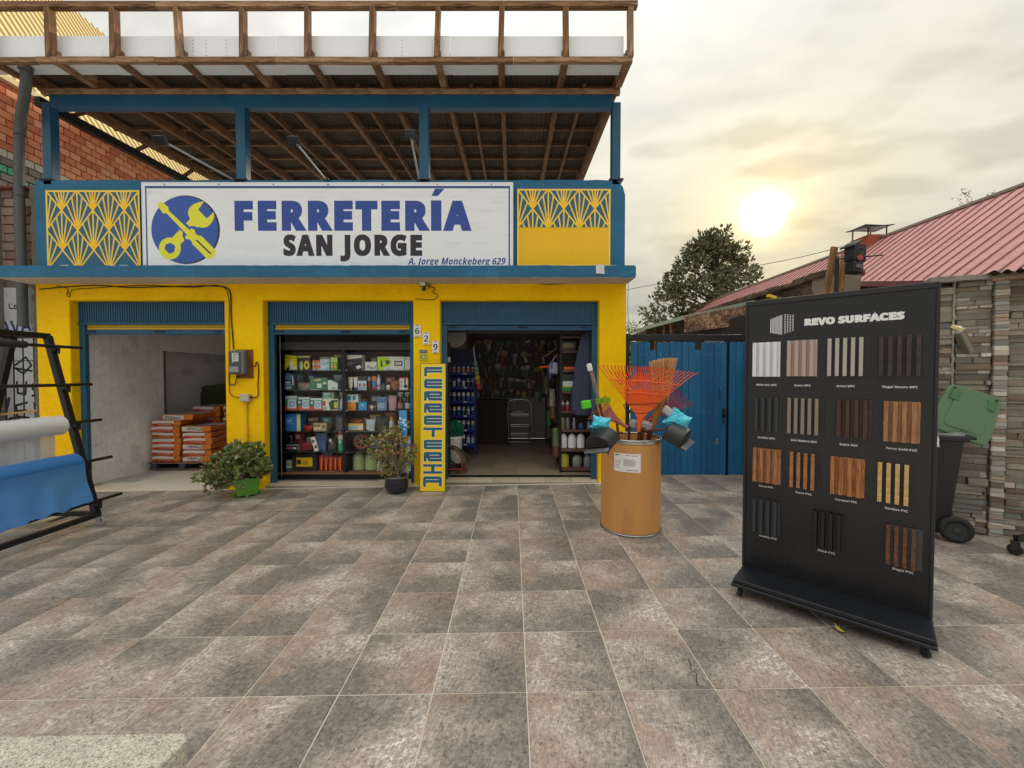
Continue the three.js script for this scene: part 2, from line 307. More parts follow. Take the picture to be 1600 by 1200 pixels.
  panel(808, 953, 296, 416, fan(1024, 848, 3, 3.9, 0.5), 'yellow fan lattice half sprayed over with plain yellow');

  // roll shutters: ribbed housing, a little of the yellow curtain, blue bottom bar, side rails
  const zs = ZF - 0.13;
  O.forEach(([a, b], i) => {
    const sh = new THREE.Group(); sh.name = 'roll_shutter'; shop.add(sh);
    const n = Math.round((b - a) / 0.034), w = (b - a) / n, ribs = [];
    for (let k = 0; k < n; k++) ribs.push(rb(w * 0.72, 0.315, 0.018, 0.006, a + w * (k + 0.5), 2.432, zs + 0.006));
    const hood = mesh('housing', muv(mg([span(a + 0.003, b - 0.003, 2.27, 2.597, zs - 0.3, zs), ...ribs, rb(b - a - 0.008, 0.03, 0.03, 0.004, (a + b) / 2, 2.278, zs + 0.012)])), M.slatBlue, sh);
    const rail = (x) => mesh('guide_rail', muv(rb(0.085, 2.5, 0.06, 0.006, x, 1.02, zs - 0.02)), M.slatBlue, sh);
    rail(a + 0.045); rail(b - 0.045);
    for (let k = 0; k < (i === 2 ? 0 : 2); k++) mesh('curtain_slat', rb(b - a - 0.18, 0.033, 0.018, 0.008, (a + b) / 2, 2.25 - k * 0.036, zs - 0.03), std('#d9ab12', 0.5), sh);
    const by = i === 2 ? 2.225 : 2.165;
    const bar = mesh('bottom_bar', muv(mg([rb(b - a - 0.17, 0.062, 0.03, 0.004, (a + b) / 2, by, zs - 0.03), rb(b - a - 0.17, 0.012, 0.05, 0.004, (a + b) / 2, by - 0.034, zs - 0.02)])), M.blueMetal, sh);
    mesh('pull_handle', rb(0.14, 0.02, 0.02, 0.004, (a + b) / 2 + 0.05, by + 0.005, zs - 0.008), M.blackMetal, sh);
    for (const q of [a + 0.17, b - 0.2]) mesh('lock_plate', rb(0.1, 0.02, 0.006, 0.002, q, by + 0.004, zs - 0.011), M.black, sh);
  });

  // thresholds of cream tiles
  const cream = std('#cdbfa8', 0.4, { bumpMap: grit, bumpScale: 0.0008 }), cream2 = std('#c4b59c', 0.4, { bumpMap: grit, bumpScale: 0.0008 }), beige = std('#a8967f', 0.35, { bumpMap: grit, bumpScale: 0.0006 }), beige2 = std('#9f8d77', 0.35), dk = std('#2b2624', 0.35, { bumpMap: grit, bumpScale: 0.001 });
  O.forEach(([a, b], i) => {
    const y = [gy(-5.1) - 0.012, gy(-2.4) + 0.012, 0.028][i], st = new THREE.Group(); st.name = 'threshold'; shop.add(st);
    mesh('bed', muv(span(a + 0.012, b - 0.012, y - 0.2, y - 0.009, ZF - 0.40, ZF + 0.03)), M.mortar, st);
    const n = 6, w = (b - a - 0.03) / n;
    for (let k = 0; k < n; k++) mesh('tile', rb(w - 0.005, 0.012, 0.25, 0.003, a + 0.015 + w * (k + 0.5), y - 0.004, ZF - 0.10), k % 2 ? cream : cream2, st);
    if (i === 2) for (let k = 0; k < n; k++) mesh('tile', rb(w - 0.005, 0.012, 0.14, 0.003, a + 0.015 + w * (k + 0.5), y - 0.002, ZF - 0.30), dk, st);
  });
  // ---- rooms behind the openings
  const zi = ZF - 0.23, back = -9.6, dim = std('#b8b1a6', 0.9), dimWall = std('#bdb6ab', 0.9, { bumpMap: plasterBump, bumpScale: 0.004 });
  const x1 = (O[0][1] + O[1][0]) / 2, x2 = (O[1][1] + O[2][0]) / 2;
  // store room: white side wall with a dark doorway through to the back store
  const f1 = gy(-5.1) - 0.014, wl = O[0][0] - 0.005;
  mesh('store_room_floor', muv(span(-8.6, x1, f1 - 0.2, f1, back, ZF - 0.40)), M.concrete, shop);
  const wA = new THREE.Shape(); wA.moveTo(5.93, f1); wA.lineTo(7.24, f1); wA.lineTo(7.24, 1.97); wA.lineTo(9.6, 1.97); wA.lineTo(9.6, 2.84); wA.lineTo(5.93, 2.84); wA.closePath();
  mesh('store_room_wall', muv(new THREE.ExtrudeGeometry(wA, { depth: 0.14, bevelEnabled: false }).rotateY(Math.PI / 2).translate(wl - 0.15, 0, 0)), M.white, shop).userData.label = 'scuffed white plaster wall inside the open store room';
  mesh('store_room_ceiling', span(-8.6, x1 + 0.05, 2.85, 2.95, back, zi), M.white, shop);
  mesh('partition_face', muv(span(x1 - 0.062, x1 - 0.052, f1, 2.845, back, zi - 0.004)), M.white, shop);
  mesh('store_room_wall', muv(span(-8.7, x1 + 0.05, f1, 2.86, back - 0.1, back)), dim, shop);
  mesh('store_room_wall', muv(span(-8.7, -8.6, f1, 2.86, back, zi - 0.02)), dim, shop);
  mesh('partition', muv(span(x1 - 0.05, x1 + 0.05, f1 - 0.1, 2.845, back, zi - 0.002)), dim, shop);
  mesh('doorway_edge', span(wl - 0.006, wl + 0.012, f1 + 0.6, 1.97, -7.262, -7.24), M.cableGrey, shop);
  // sales room: tiled floor, dark ceiling
  const f3 = 0.026;
  mesh('sales_floor_bed', span(x1 + 0.05, 2.0, f3 - 0.2, f3 - 0.006, back, ZF - 0.40), M.mortar, shop);
  for (let i = 0; i < 9; i++) for (let j = 0; j < 9; j++) {
    const x = O[2][0] - 0.1 + 0.4 * (i - 0.5), z = ZF - 0.395 - 0.4 * (j + 0.5); if (x < -1.5 || x > 1.9 || z < back + 0.2) continue;
    mesh('sales_floor_tile', rb(0.396, 0.012, 0.396, 0.002, x, f3 - 0.004, z), (i + j) % 3 ? beige : beige2, shop);
  }
  mesh('sales_room_ceiling', span(x1 + 0.06, L1, 2.85, 2.95, back, zi), dim, shop);
  mesh('sales_room_wall', muv(span(x1, L1, f3, 2.845, back - 0.1, back)), dim, shop);
  mesh('sales_room_wall', muv(span(L1 - 0.1, L1 - 0.01, f3 - 0.2, 2.845, back, zi - 0.01)), dimWall, shop);
  mesh('side_wall', muv(span(L0, L0 + 0.12, -0.2, 2.84, back, zi - 0.01)), M.white, shop);

  // ---- roof terrace: posts, tie beam, rafters, purlins, dark sheeting
  const zp = ZF - 0.06;
  for (const p of [80, 380, 663.5, 961.5]) { const x = at(p, 230, -zp).x; mesh('post', muv(rb(p > 900 || p < 100 ? 0.12 : 0.135, 1.14, 0.12, 0.008, x, 4.77, zp)), M.blueMetal, shop); mesh('base_plate', rb(0.2, 0.02, 0.16, 0.004, x, 4.275, zp), M.darkSteel, shop); }
  const xl = at(75, 165, DF).x, xr = at(958, 165, DF).x;
  mesh('tie_beam', muv(rb(xr - xl, 0.185, 0.1, 0.01, (xl + xr) / 2, 5.36, zp)), M.blueMetal, shop);
  const rise = (d) => 5.50 + (d - 5.2) * 0.085;       // underside of the rafters
  const xs = []; for (let k = 0; k < 11; k++) xs.push(1.47 - k * 0.803);
  for (const [k, x] of xs.entries()) {
    mesh('rafter', beam([x, rise(5.16) + 0.06, -5.16], [x, rise(10.4) + 0.06, -10.4], 0.07, 0.14), M.woodDark, shop);
    mesh('rafter_tail', beam([x, rise(5.16) + 0.045, -5.165], [x, rise(5.66) + 0.045, -5.66], 0.085, 0.15), k % 3 ? M.woodDark : M.wood, shop);
    if (k && k < 10 && k % 2) mesh('rafter', beam([x + 0.36, rise(5.8) + 0.07, -5.8], [x + 0.36, rise(10.4) + 0.07, -10.4], 0.045, 0.1), M.woodDark, shop);
  }
  mesh('wall_plate', muv(rb(xr - xl + 0.2, 0.075, 0.06, 0.004, (xl + xr) / 2, 5.49, zp + 0.03)), M.wood, shop);
  for (let k = 0; k < 9; k++) { const d = 5.42 + k * 0.56; mesh('purlin', beam([-6.9, rise(d) + 0.145, -d], [1.56, rise(d) + 0.145, -d], 0.05, 0.05), M.woodDark, shop); }
  { // corrugated sheets
    const cm = std('#4d3f36', 0.95, { side: THREE.DoubleSide }), n = 14;
    for (let k = 0; k < n; k++) {
      const w = 8.5 / n, g = new THREE.PlaneGeometry(w + 0.03, 5.2, 48, 1); const p = g.attributes.position;
      for (let i = 0; i < p.count; i++) p.setZ(i, Math.sin((p.getX(i) / w) * Math.PI * 16) * 0.011 + k % 2 * 0.006);
      g.rotateX(-Math.PI / 2); g.rotateX(Math.atan(0.085)); g.computeVertexNormals(); g.translate(-6.95 + w * (k + 0.5), rise(7.9) + 0.187, -7.9);
      mesh('roof_sheet', g, cm, shop);
    }
  }
  // open timber fascia in front of the gutter
  const zf = -5.12, gx0 = -7.4, gx1 = 1.50, rb0 = at(700, 95, 5.12).y, rb1 = at(700, 8.5, 5.12).y;
  for (let k = 0; k < 6; k++) { const w = (gx1 - gx0) / 6, a = gx0 + w * k; mesh('bottom_rail', beam([a + 0.002, rb0 + (k % 2 ? 0.004 : -0.003), zf], [a + w - 0.002, rb0 + (k % 3 ? 0.003 : -0.004), zf], 0.05, 0.068), k % 2 ? M.wood : M.woodGrey, shop); }
  for (let k = 0; k < 3; k++) { const w = (gx1 + 0.06 - gx0) / 3, a = gx0 + w * k; mesh('top_rail', beam([a + 0.002, rb1 + 0.004 * k - 0.004, zf - 0.01], [a + w - 0.002, rb1 + 0.004 * k, zf - 0.01], 0.075, 0.07), k % 2 ? M.wood : M.woodGrey, shop); }
  const sr = rng(41);
  for (const x of [...xs, xs[10] - 0.8]) mesh('stud', beam([x + (sr() - 0.5) * 0.02, rb0 + 0.032, zf - 0.012], [x + (sr() - 0.5) * 0.05, rb1 - 0.036, zf - 0.012], 0.05 + sr() * 0.02, 0.09, [0, 0, 1]), sr() > 0.5 ? M.wood : M.woodGrey, shop);
  const gut = new THREE.Shape(); gut.moveTo(0, 0.31); gut.lineTo(0, 0); gut.lineTo(0.24, 0); gut.lineTo(0.24, 0.05); gut.lineTo(0.23, 0.05); gut.lineTo(0.23, 0.008); gut.lineTo(0.008, 0.008); gut.lineTo(0.008, 0.31); gut.closePath();
  const zinc = std('#f0f4f8', 0.5, { metalness: 0.05, roughnessMap: grit });
  for (let k = 0; k < 4; k++) { const w = (1.42 - gx0) / 4; mesh('gutter', new THREE.ExtrudeGeometry(gut, { depth: w - 0.004, bevelEnabled: false }).rotateY(Math.PI / 2).scale(1, 1, 1).translate(gx0 + w * k, 5.53 - (k % 2) * 0.004, -5.215), zinc, shop); }
  for (const p of [300, 321, 353, 628, 675]) for (let k = 0; k < 5; k++) mesh('rivet', cy(0.004, 0.004, 0.006, at(p, 80, 5.2).x, 5.6 + k * 0.045, -5.212, 6, Math.PI / 2), M.darkSteel, shop);
  // side trusses under the roof edges
  for (const x of [-6.72, 1.40]) {
    mesh('edge_beam', beam([x, 5.42, -5.8], [x, 5.62, -10.2], 0.09, 0.13), x < 0 ? M.black : M.woodDark, shop);
    for (let k = 0; k < 4; k++) mesh('strut', beam([x, 5.45 + k * 0.05, -6.2 - k * 1.05], [x, 5.72 + k * 0.07, -6.5 - k * 1.05], 0.05, 0.06, [1, 0, 0]), M.woodDark, shop);
  }
}
// ---------------------------------------------------------------- neighbour on the street side: brick, yellow metal roof, graffiti wall
{
  const nb = thing('brick_house', 'tall neighbouring brick house with steep cream-yellow metal roof, behind the grey downpipe', 'building');
  const bw = -7.3, r = rng(12);
  mesh('wall', muv(span(bw - 0.3, bw - 0.03, -0.3, 5.78, -14, -5.5)), M.mortar, nb);
  const tints = ['#ee9a70', '#f2a67c', '#e28d66', '#f4ae88', '#d67e5c', '#ee9f78'].map((c) => std(c, 0.9, { bumpMap: gritFine, bumpScale: 0.006 }));
  const grey = ['#8a8782', '#94918b', '#7e7b77'].map((c) => std(c, 0.85, { bumpMap: gritFine, bumpScale: 0.005 })), wht = std('#cfcac0', 0.8, { bumpMap: gritFine, bumpScale: 0.005 }), green = std('#4fa98c', 0.7);
  const bl = 0.168, bh = 0.112, bg = [0, 1, 2].map((k) => jitter(rb(0.06, bh - 0.014, bl - 0.014, 0.006), 0.003, k + 60, 20));
  for (let j = 0; j < 14; j++) for (let i = 0; i < 19; i++) {
    const y = 4.22 + bh * (j + 0.5), z = -5.56 - bl * (i + 0.5 + (j % 2) * 0.5); if (y > 5.77) continue;
    const m = j < 5 ? (j === 4 ? 6 : 7) : 0;
    let mat = m === 6 ? wht : m === 7 ? grey[Math.floor(r() * 3)] : tints[Math.floor(r() * 6)];
    if (m === 7 && ((i === 2 && j > 0 && j < 3) || (i === 1 && j === 2))) mat = green;
    if (m === 6 && r() < 0.25) mat = grey[0];
    const b = mesh('brick', bg[Math.floor(r() * 3)], mat, nb); b.position.set(bw - 0.018 + r() * 0.006, y, z); b.rotation.set((r() - 0.5) * 0.02, (r() - 0.5) * 0.03, 0);
  }
  // roof: standing seams running down to the eave
  const e = new THREE.Vector3(bw + 0.06, 5.83, 0), t = new THREE.Vector3(-9.6, 9.54, 0), ym = std('#ecd69c', 0.5, { metalness: 0.1, bumpMap: gritWide, bumpScale: 0.003 });
  for (let k = 0; k < 66; k++) {
    const z = -4.9 - k * 0.126;
    mesh('roof_panel', beam([e.x, e.y, z], [t.x, t.y, z], 0.118, 0.012, [1, 0.6, 0]), ym, nb);
    mesh('seam', beam([e.x + 0.012, e.y + 0.01, z + 0.063], [t.x + 0.012, t.y + 0.01, z + 0.063], 0.014, 0.03, [1, 0.6, 0]), std('#c2ab74', 0.6), nb);
  }
  mesh('roof_deck', beam([e.x - 0.03, e.y - 0.03, -9], [t.x - 0.03, t.y - 0.03, -9], 8.4, 0.02, [1, 0.6, 0]), M.mortar, nb);
  mesh('eave_trim', muv(span(bw - 0.02, bw + 0.1, 5.74, 5.82, -13.5, -4.9)), std('#cdb98c', 0.55), nb);

  const gw = thing('boundary_wall', 'old brick garden wall, whitewashed and scrawled with black graffiti below', 'wall');
  const z0 = -5.86, xr = -6.72;
  mesh('core', muv(span(-9, xr, -0.3, 4.18, z0 - 0.2, z0 - 0.02)), M.mortar, gw);
  const old = ['#9c7d73', '#aa8a7c', '#8d736b', '#b39a8c', '#a18c85'].map((c) => std(c, 0.95, { bumpMap: gritFine, bumpScale: 0.008 })), og = [0, 1, 2].map((k) => jitter(rb(0.235, 0.112, 0.06, 0.01), 0.006, k + 90, 14));
  for (let j = 0; j < 10; j++) for (let i = 0; i < 4; i++) { const x = xr - 0.2 - 0.25 * (i + (j % 2) * 0.5), b = mesh('brick', og[Math.floor(r() * 3)], r() < 0.06 ? wht : old[Math.floor(r() * 5)], gw); b.position.set(x, 2.95 + 0.126 * (j + 0.5), z0 - 0.02 + r() * 0.012); b.rotation.z = (r() - 0.5) * 0.03; }
  for (let i = 0; i < 4; i++) mesh('coping_tile', jitter(rb(0.3, 0.035, 0.34, 0.01, xr - 0.2 - i * 0.31, 4.205, z0 - 0.08), 0.006, i, 10), std('#7a4437', 0.9), gw);
  const graf = printed(640, 1400, (c, W, H) => {
    c.fillStyle = '#c3c5c6'; c.fillRect(0, 0, W, H);
    for (let k = 0; k < 1600; k++) { c.fillStyle = `rgba(${k % 3 ? '150,148,145' : '225,228,230'},0.09)`; c.fillRect(hash(k, 1, 2) * W, hash(k, 2, 2) * H, 4 + 40 * hash(k, 3, 2), 3 + 30 * hash(k, 4, 2)); }
    c.lineCap = 'round'; c.lineJoin = 'round';
    const st = (col, w, pts) => { c.strokeStyle = col; c.lineWidth = w; c.beginPath(); pts.forEach((p, i) => (i ? c.lineTo(...p) : c.moveTo(...p))); c.stroke(); };
    const bk = '#1c1c1f', nv = '#223a78', pu = '#3a2d6a';
    c.font = 'bold 120px sans-serif'; c.fillStyle = nv; c.save(); c.translate(300, 330); c.rotate(-0.08); c.fillText('AVA', 0, 0); c.restore();
    c.save(); c.translate(330, 410); c.rotate(-0.04); c.font = 'bold 90px sans-serif'; c.fillText('SA', 0, 0); c.restore();
    st(bk, 8, [[372, 118], [374, 150], [396, 150]]); st(bk, 8, [[408, 128], [426, 128], [426, 150], [408, 150], [408, 128]]); st(bk, 8, [[440, 128], [458, 126], [456, 150], [440, 150], [440, 128]]);
    st(bk, 13, [[400, 560], [480, 500], [520, 560], [460, 620], [400, 580], [520, 600]]);
    st(bk, 15, [[410, 680], [415, 760], [470, 770], [480, 680]]); st(bk, 15, [[570, 690], [520, 700], [525, 735], [575, 745], [565, 775], [520, 780]]);
    st(bk, 15, [[480, 830], [400, 850], [405, 930], [490, 940]]); st(bk, 13, [[405, 890], [470, 885]]);
    st(bk, 13, [[530, 830], [545, 940], [600, 850]]); st(pu, 22, [[300, 640], [280, 860], [310, 960], [350, 800]]); st(bk, 10, [[320, 500], [360, 450], [380, 520], [340, 560]]);
    st(bk, 12, [[410, 1080], [450, 1030], [530, 1030], [580, 1090], [500, 1120], [410, 1090]]); st(bk, 9, [[300, 1080], [340, 1000], [360, 1090]]);
  });
  mesh('whitewash', bx(1.28, 2.8, 0.02, -7.36, 1.4, z0 + 0.005), [M.white, M.white, M.white, M.white, std('#ffffff', 0.8, { map: graf, bumpMap: plasterBump, bumpScale: 0.004 }), M.white], gw);
  mesh('raw_edge', muv(jitter(new THREE.BoxGeometry(0.15, 4.3, 0.2, 4, 90, 4).translate(xr + 0.005, 2.05, z0 + 0.02), 0.022, 14, 16)), std('#7d7266', 0.95, { bumpMap: gritFine, bumpScale: 0.03 }), gw);
  for (const px of [9, 22, 37, 54]) mesh('window_bar', rod(at(px, 640, 5.78).setY(0.3), at(px - 1, 545, 5.78).setY(2.1), 0.008), M.blackMetal, gw);
  mesh('window_bar', rod(at(-20, 565, 5.77), at(60, 563, 5.77), 0.005), M.blackMetal, gw);
  mesh('wooden_strip', beam(at(-20, 650, 5.74), at(63, 641, 5.74), 0.012, 0.03), std('#b48a5c', 0.8), gw);
  mesh('window_bar', tube([at(10, 668, 5.76), at(14, 656, 5.76), at(23, 653, 5.76), at(32, 658, 5.76), at(35, 668, 5.76)], 0.018, 20), M.blackMetal, gw);

  // rain pipe
  const dp = thing('downpipe', 'grey plastic rain pipe dropping from the roof gutter beside the brick wall', 'pipe');
  const pm = std('#565a59', 0.55, { bumpMap: gritFine, bumpScale: 0.002 });
  const P = [at(40, 104, 5.3), at(41, 122, 5.34), at(38, 150, 5.5), at(31, 200, 5.72), at(30, 240, 5.74), at(31, 330, 5.74)];
  mesh('pipe', tube([...P, new THREE.Vector3(P[5].x, 3.0, -5.74), new THREE.Vector3(P[5].x + 0.0, at(35, 510, 5.74).y, -5.74)], 0.056, 90, 14), pm, dp);
  for (const [a, rr] of [[P[0], 0.07], [at(31, 205, 5.72), 0.062], [at(31, 300, 5.74), 0.062]]) mesh('collar', cy(rr, rr, 0.1, a.x, a.y, a.z, 16), pm, dp);
}
// ---------------------------------------------------------------- signs and fittings on the front
{
  const a = at(224, 288, 5.62), b = at(800, 421, 5.62), w = b.x - a.x, h = a.y - b.y;
  const art = printed(2048, Math.round(2048 * h / w), (c, W, H) => {
    const k = W / 576;                                // one unit is one survey pixel of the board
    c.fillStyle = '#eceff1'; c.fillRect(0, 0, W, H);
    for (let q = 0; q < 500; q++) { c.fillStyle = `rgba(${q % 2 ? '190,196,202' : '235,238,240'},0.10)`; c.fillRect(hash(q, 1, 9) * W, hash(q, 2, 9) * H, 10 + 120 * hash(q, 3, 9), 2 + 20 * hash(q, 4, 9)); }
    c.scale(k, k); const Hh = H / k;
    c.fillStyle = '#2d4a8c'; c.fillRect(3.4, 3.2, 569, 3.6); c.fillRect(3.6, 3.2, 2.2, Hh); c.fillRect(570.6, 3.2, 2.2, Hh);
    // badge
    const X = (v) => (v / 8) - 4, Y = (v) => (v / 8) - 8;
    const disc = (x, y, r, f) => { c.fillStyle = f; c.beginPath(); c.arc(x, y, r, 0, 7); c.fill(); };
    disc(X(562), Y(632), 53.2, '#2e2a3a'); disc(X(545), Y(630), 52, '#3358a8');
    const poly = (pts, f) => { c.fillStyle = f; c.beginPath(); pts.forEach((p, i) => (i ? c.lineTo(X(p[0]), Y(p[1])) : c.moveTo(X(p[0]), Y(p[1])))); c.closePath(); c.fill(); };
    const yl = '#e9e337', bl = '#3358a8', dk = '#2c2b45';
    poly([[212, 325], [245, 278], [290, 300], [350, 355], [352, 392], [612, 640], [570, 690], [322, 425], [280, 430], [262, 402]], yl);
    c.fillStyle = yl; c.beginPath(); c.moveTo(X(795), Y(280)); c.bezierCurveTo(X(690), Y(285), X(590), Y(340), X(592), Y(425)); c.bezierCurveTo(X(598), Y(470), X(612), Y(480), X(618), Y(495)); c.lineTo(X(566), Y(548)); c.lineTo(X(606), Y(592)); c.bezierCurveTo(X(640), Y(575), X(680), Y(590), X(700), Y(608)); c.lineTo(X(722), Y(594)); c.bezierCurveTo(X(790), Y(625), X(880), Y(600), X(918), Y(470)); c.lineTo(X(918), Y(408)); c.lineTo(X(824), Y(492)); c.lineTo(X(722), Y(382)); c.closePath(); c.fill();
    c.fillStyle = yl; c.beginPath(); c.moveTo(X(486), Y(628)); c.lineTo(X(528), Y(664)); c.lineTo(X(522), Y(706)); c.lineTo(X(543), Y(762)); c.lineTo(X(490), Y(812)); c.lineTo(X(490), Y(870)); c.arc(X(356), Y(864), 17, 0, Math.PI * 1.62); c.lineTo(X(388), Y(726)); c.closePath(); c.fill();
    disc(X(356), Y(864), 17.2, yl); poly([[290, 868], [306, 812], [370, 793], [424, 832], [410, 908], [348, 928]], bl);
    poly([[545, 720], [575, 690], [590, 650], [632, 612], [672, 632], [678, 672], [712, 704], [752, 704], [925, 880], [932, 922], [880, 990], [842, 998], [806, 980], [640, 810], [626, 770], [592, 744], [566, 752]], yl);
    c.strokeStyle = dk; c.lineWidth = 2.3; c.lineCap = 'round'; c.beginPath(); c.moveTo(X(696), Y(765)); c.lineTo(X(862), Y(925)); c.stroke();
    c.strokeStyle = bl; c.lineWidth = 2.2; c.beginPath(); c.moveTo(X(530), Y(668)); c.lineTo(X(526), Y(706)); c.lineTo(X(548), Y(760)); c.stroke(); c.beginPath(); c.moveTo(X(608), Y(606)); c.quadraticCurveTo(X(648), Y(578), X(702), Y(614)); c.stroke();
    // lettering
    const text = (s, x, y, wide, high, f, bold, italic) => {
      c.save(); c.font = 'bold 100px sans-serif'; const ws = [...s].map((q) => (q === 'Í' ? 33 : c.measureText(q).width) + bold * 0.95), tot = ws.reduce((p, q) => p + q, 0); c.translate(x, y); c.scale(wide / tot, high / (72 + bold)); c.fillStyle = c.strokeStyle = f; c.lineWidth = bold; c.lineJoin = 'miter'; c.miterLimit = 3; let ox = bold / 2; [...s].forEach((q, i) => { if (q === 'Í') { c.fillRect(ox + 8 - bold / 2, -72 - bold, 18 + bold, 72 + bold); c.beginPath(); c.moveTo(ox + 4, -84 - bold); c.lineTo(ox + 14, -104 - bold); c.lineTo(ox + 40, -104 - bold); c.lineTo(ox + 22, -84 - bold); c.closePath(); c.fill(); } else { c.strokeText(q, ox, -bold / 2); c.fillText(q, ox, -bold / 2); } ox += ws[i]; }); c.restore();
    };
    text('FERRETERÍA', 137.5, 72.5, 374, 47, '#2c4a9a', 11);
    text('SAN JORGE', 216.5, 111.5, 221, 33, '#2b2430', 9);
    c.save(); c.transform(1, 0, -0.22, 1, 26.5, 0); text('A. Jorge Monckeberg 629', 414, 125, 152, 10.4, '#2a3f7c', 1.5); c.restore();
  });
  const s = thing('store_sign', 'long white sign board reading Ferretería San Jorge with crossed tools badge', 'sign', [(a.x + b.x) / 2, (a.y + b.y) / 2, -5.62]);
  const edge = std('#e6e9ea', 0.5);
  mesh('panel', bx(w, h, 0.024), [edge, edge, edge, edge, std('#ffffff', 0.5, { map: art, roughnessMap: gritWide }), edge], s);
  mesh('frame', mg([bx(w + 0.03, 0.022, 0.04, 0, h / 2 + 0.012, -0.006), bx(0.016, h, 0.04, -w / 2 - 0.009, 0, -0.006), bx(0.016, h, 0.04, w / 2 + 0.009, 0, -0.006)]), edge, s);
  for (let k = 0; k < 7; k++) mesh('screw', cy(0.009, 0.009, 0.006, -w / 2 + 0.3 + k * 0.75, h / 2 - 0.008, 0.013, 8, Math.PI / 2), M.darkSteel, s);
  mesh('batten', span(-w / 2 + 0.1, w / 2 - 0.1, -h / 2 + 0.1, h / 2 - 0.1, -0.066, -0.013), M.woodDark, s);
}
{ // upright board of stacked letters, leaning on the pillar
  const a = at(656.5, 567, 5.45), b = at(697, 770, 5.36), w = 0.345, h = 1.715;
  const t = printed(410, 2048, (c, W, H) => {
    c.fillStyle = '#f3cb00'; c.fillRect(0, 0, W, H);
    for (let q = 0; q < 500; q++) { c.fillStyle = `rgba(${q % 2 ? '214,170,0' : '255,225,60'},0.07)`; c.fillRect(hash(q, 1, 19) * W, hash(q, 2, 19) * H, 6 + 40 * hash(q, 3, 19), 2 + 30 * hash(q, 4, 19)); }
    c.strokeStyle = '#2d5a3a'; c.lineWidth = 10; c.strokeRect(3, 3, W - 6, H - 6);
    const L = 62, R = 352, hh = 152, bar = 40;
    const draw = (ch, y) => {
      const p = new Path2D(), rr = (x, yy, ww, h2, r) => p.roundRect(x, yy, ww, h2, r);
      const w_ = R - L;
      if (ch === 'F') { rr(L, y, w_, 62, [34, 0, 0, 0]); rr(L, y + 55, w_, 38, 0); rr(L, y + 60, 44, 92, 0); }
      if (ch === 'E') { rr(L, y, w_, hh, [36, 0, 0, 36]); }
      if (ch === 'R') { rr(L, y, w_, 90, [34, 34, 0, 0]); rr(L, y + 60, 44, 92, 0); p.moveTo(L + 40, y + 86); p.lineTo(R - 14, y + 86); p.lineTo(R, y + 108); p.lineTo(R, y + 152); p.lineTo(L + 96, y + 152); p.quadraticCurveTo(L + 62, y + 146, L + 58, y + 112); p.closePath(); }
      if (ch === 'T') { rr(L - 8, y, w_ + 14, 42, 0); rr(L + 122, y + 38, 52, 114, 0); }
      if (ch === 'I') { rr(L - 8, y, w_ + 14, 40, 0); rr(L - 8, y + 112, w_ + 14, 40, 0); rr(L + 118, y + 36, 56, 80, 0); }
      if (ch === 'A') { rr(L - 8, y, w_ + 8, 100, [40, 40, 0, 0]); rr(L - 8, y + 60, 46, 104, 0); rr(R - 44, y + 60, 44, 98, 0); }
      c.lineWidth = 12; c.strokeStyle = '#efe9c4'; c.stroke(p); c.fillStyle = '#1f5a78'; c.fill(p);
      c.fillStyle = '#efe9c4';
      if (ch === 'F') c.fillRect(L + 44, y + 46, w_ - 44, 9);
      if (ch === 'E') { c.fillRect(L + 50, y + 46, w_ - 50, 9); c.fillRect(L + 50, y + 98, w_ - 50, 9); }
      if (ch === 'R') { c.fillRect(L + 88, y + 46, w_ - 130, 9); c.fillRect(L + 96, y + 98, w_ - 96, 8); }
      if (ch === 'A') { c.fillRect(L + 30, y + 46, w_ - 70, 9); c.fillStyle = '#f3cb00'; c.fillRect(L + 42, y + 104, w_ - 90, 70); }
    };
    [...'FERRETERIA'].forEach((ch, i) => draw(ch, 56 + i * 194.5));
  });
  const s = thing('upright_sign', 'tall narrow yellow board of stacked blue letters, leaning on the pillar', 'sign', [(a.x + b.x) / 2, gy(-1.1) + h / 2 + 0.001, -5.40]);
  s.rotation.x = -0.05;
  const e = std('#27503c', 0.6);
  mesh('board', bx(w, h, 0.022), [e, e, e, e, std('#ffffff', 0.45, { map: t }), e], s);
  mesh('back_batten', mg([bx(0.03, h - 0.1, 0.02, -w / 2 + 0.05, 0, -0.022), bx(0.03, h - 0.1, 0.02, w / 2 - 0.05, 0, -0.022)]), M.woodDark, s);
}
for (const [ch, px, py, w] of [['6', 652, 517, 'six'], ['2', 666, 529, 'two'], ['9', 680.5, 542, 'nine']]) {
  const p = at(px, py, DF - 0.012), t = printed(96, 180, (c) => {
    c.fillStyle = '#e4e3df'; c.fillRect(0, 0, 96, 180); c.fillStyle = '#5a4a44'; c.fillRect(24, 6, 48, 10); c.fillRect(24, 164, 48, 10); c.font = 'bold 128px sans-serif'; c.textAlign = 'center'; c.fillStyle = '#232630'; c.fillText(ch, 48, 136);
  }), e = std('#e4e3df', 0.35);
  tag(mesh('house_number', place(bx(0.094, 0.172, 0.012), p.x, p.y, p.z), [e, e, e, e, phys('#ffffff', 0.25, { map: t, clearcoat: 0.5 }), e]), `white enamel number plate with the digit ${w} on the yellow pillar`, 'number plate', 'house number plates');
}
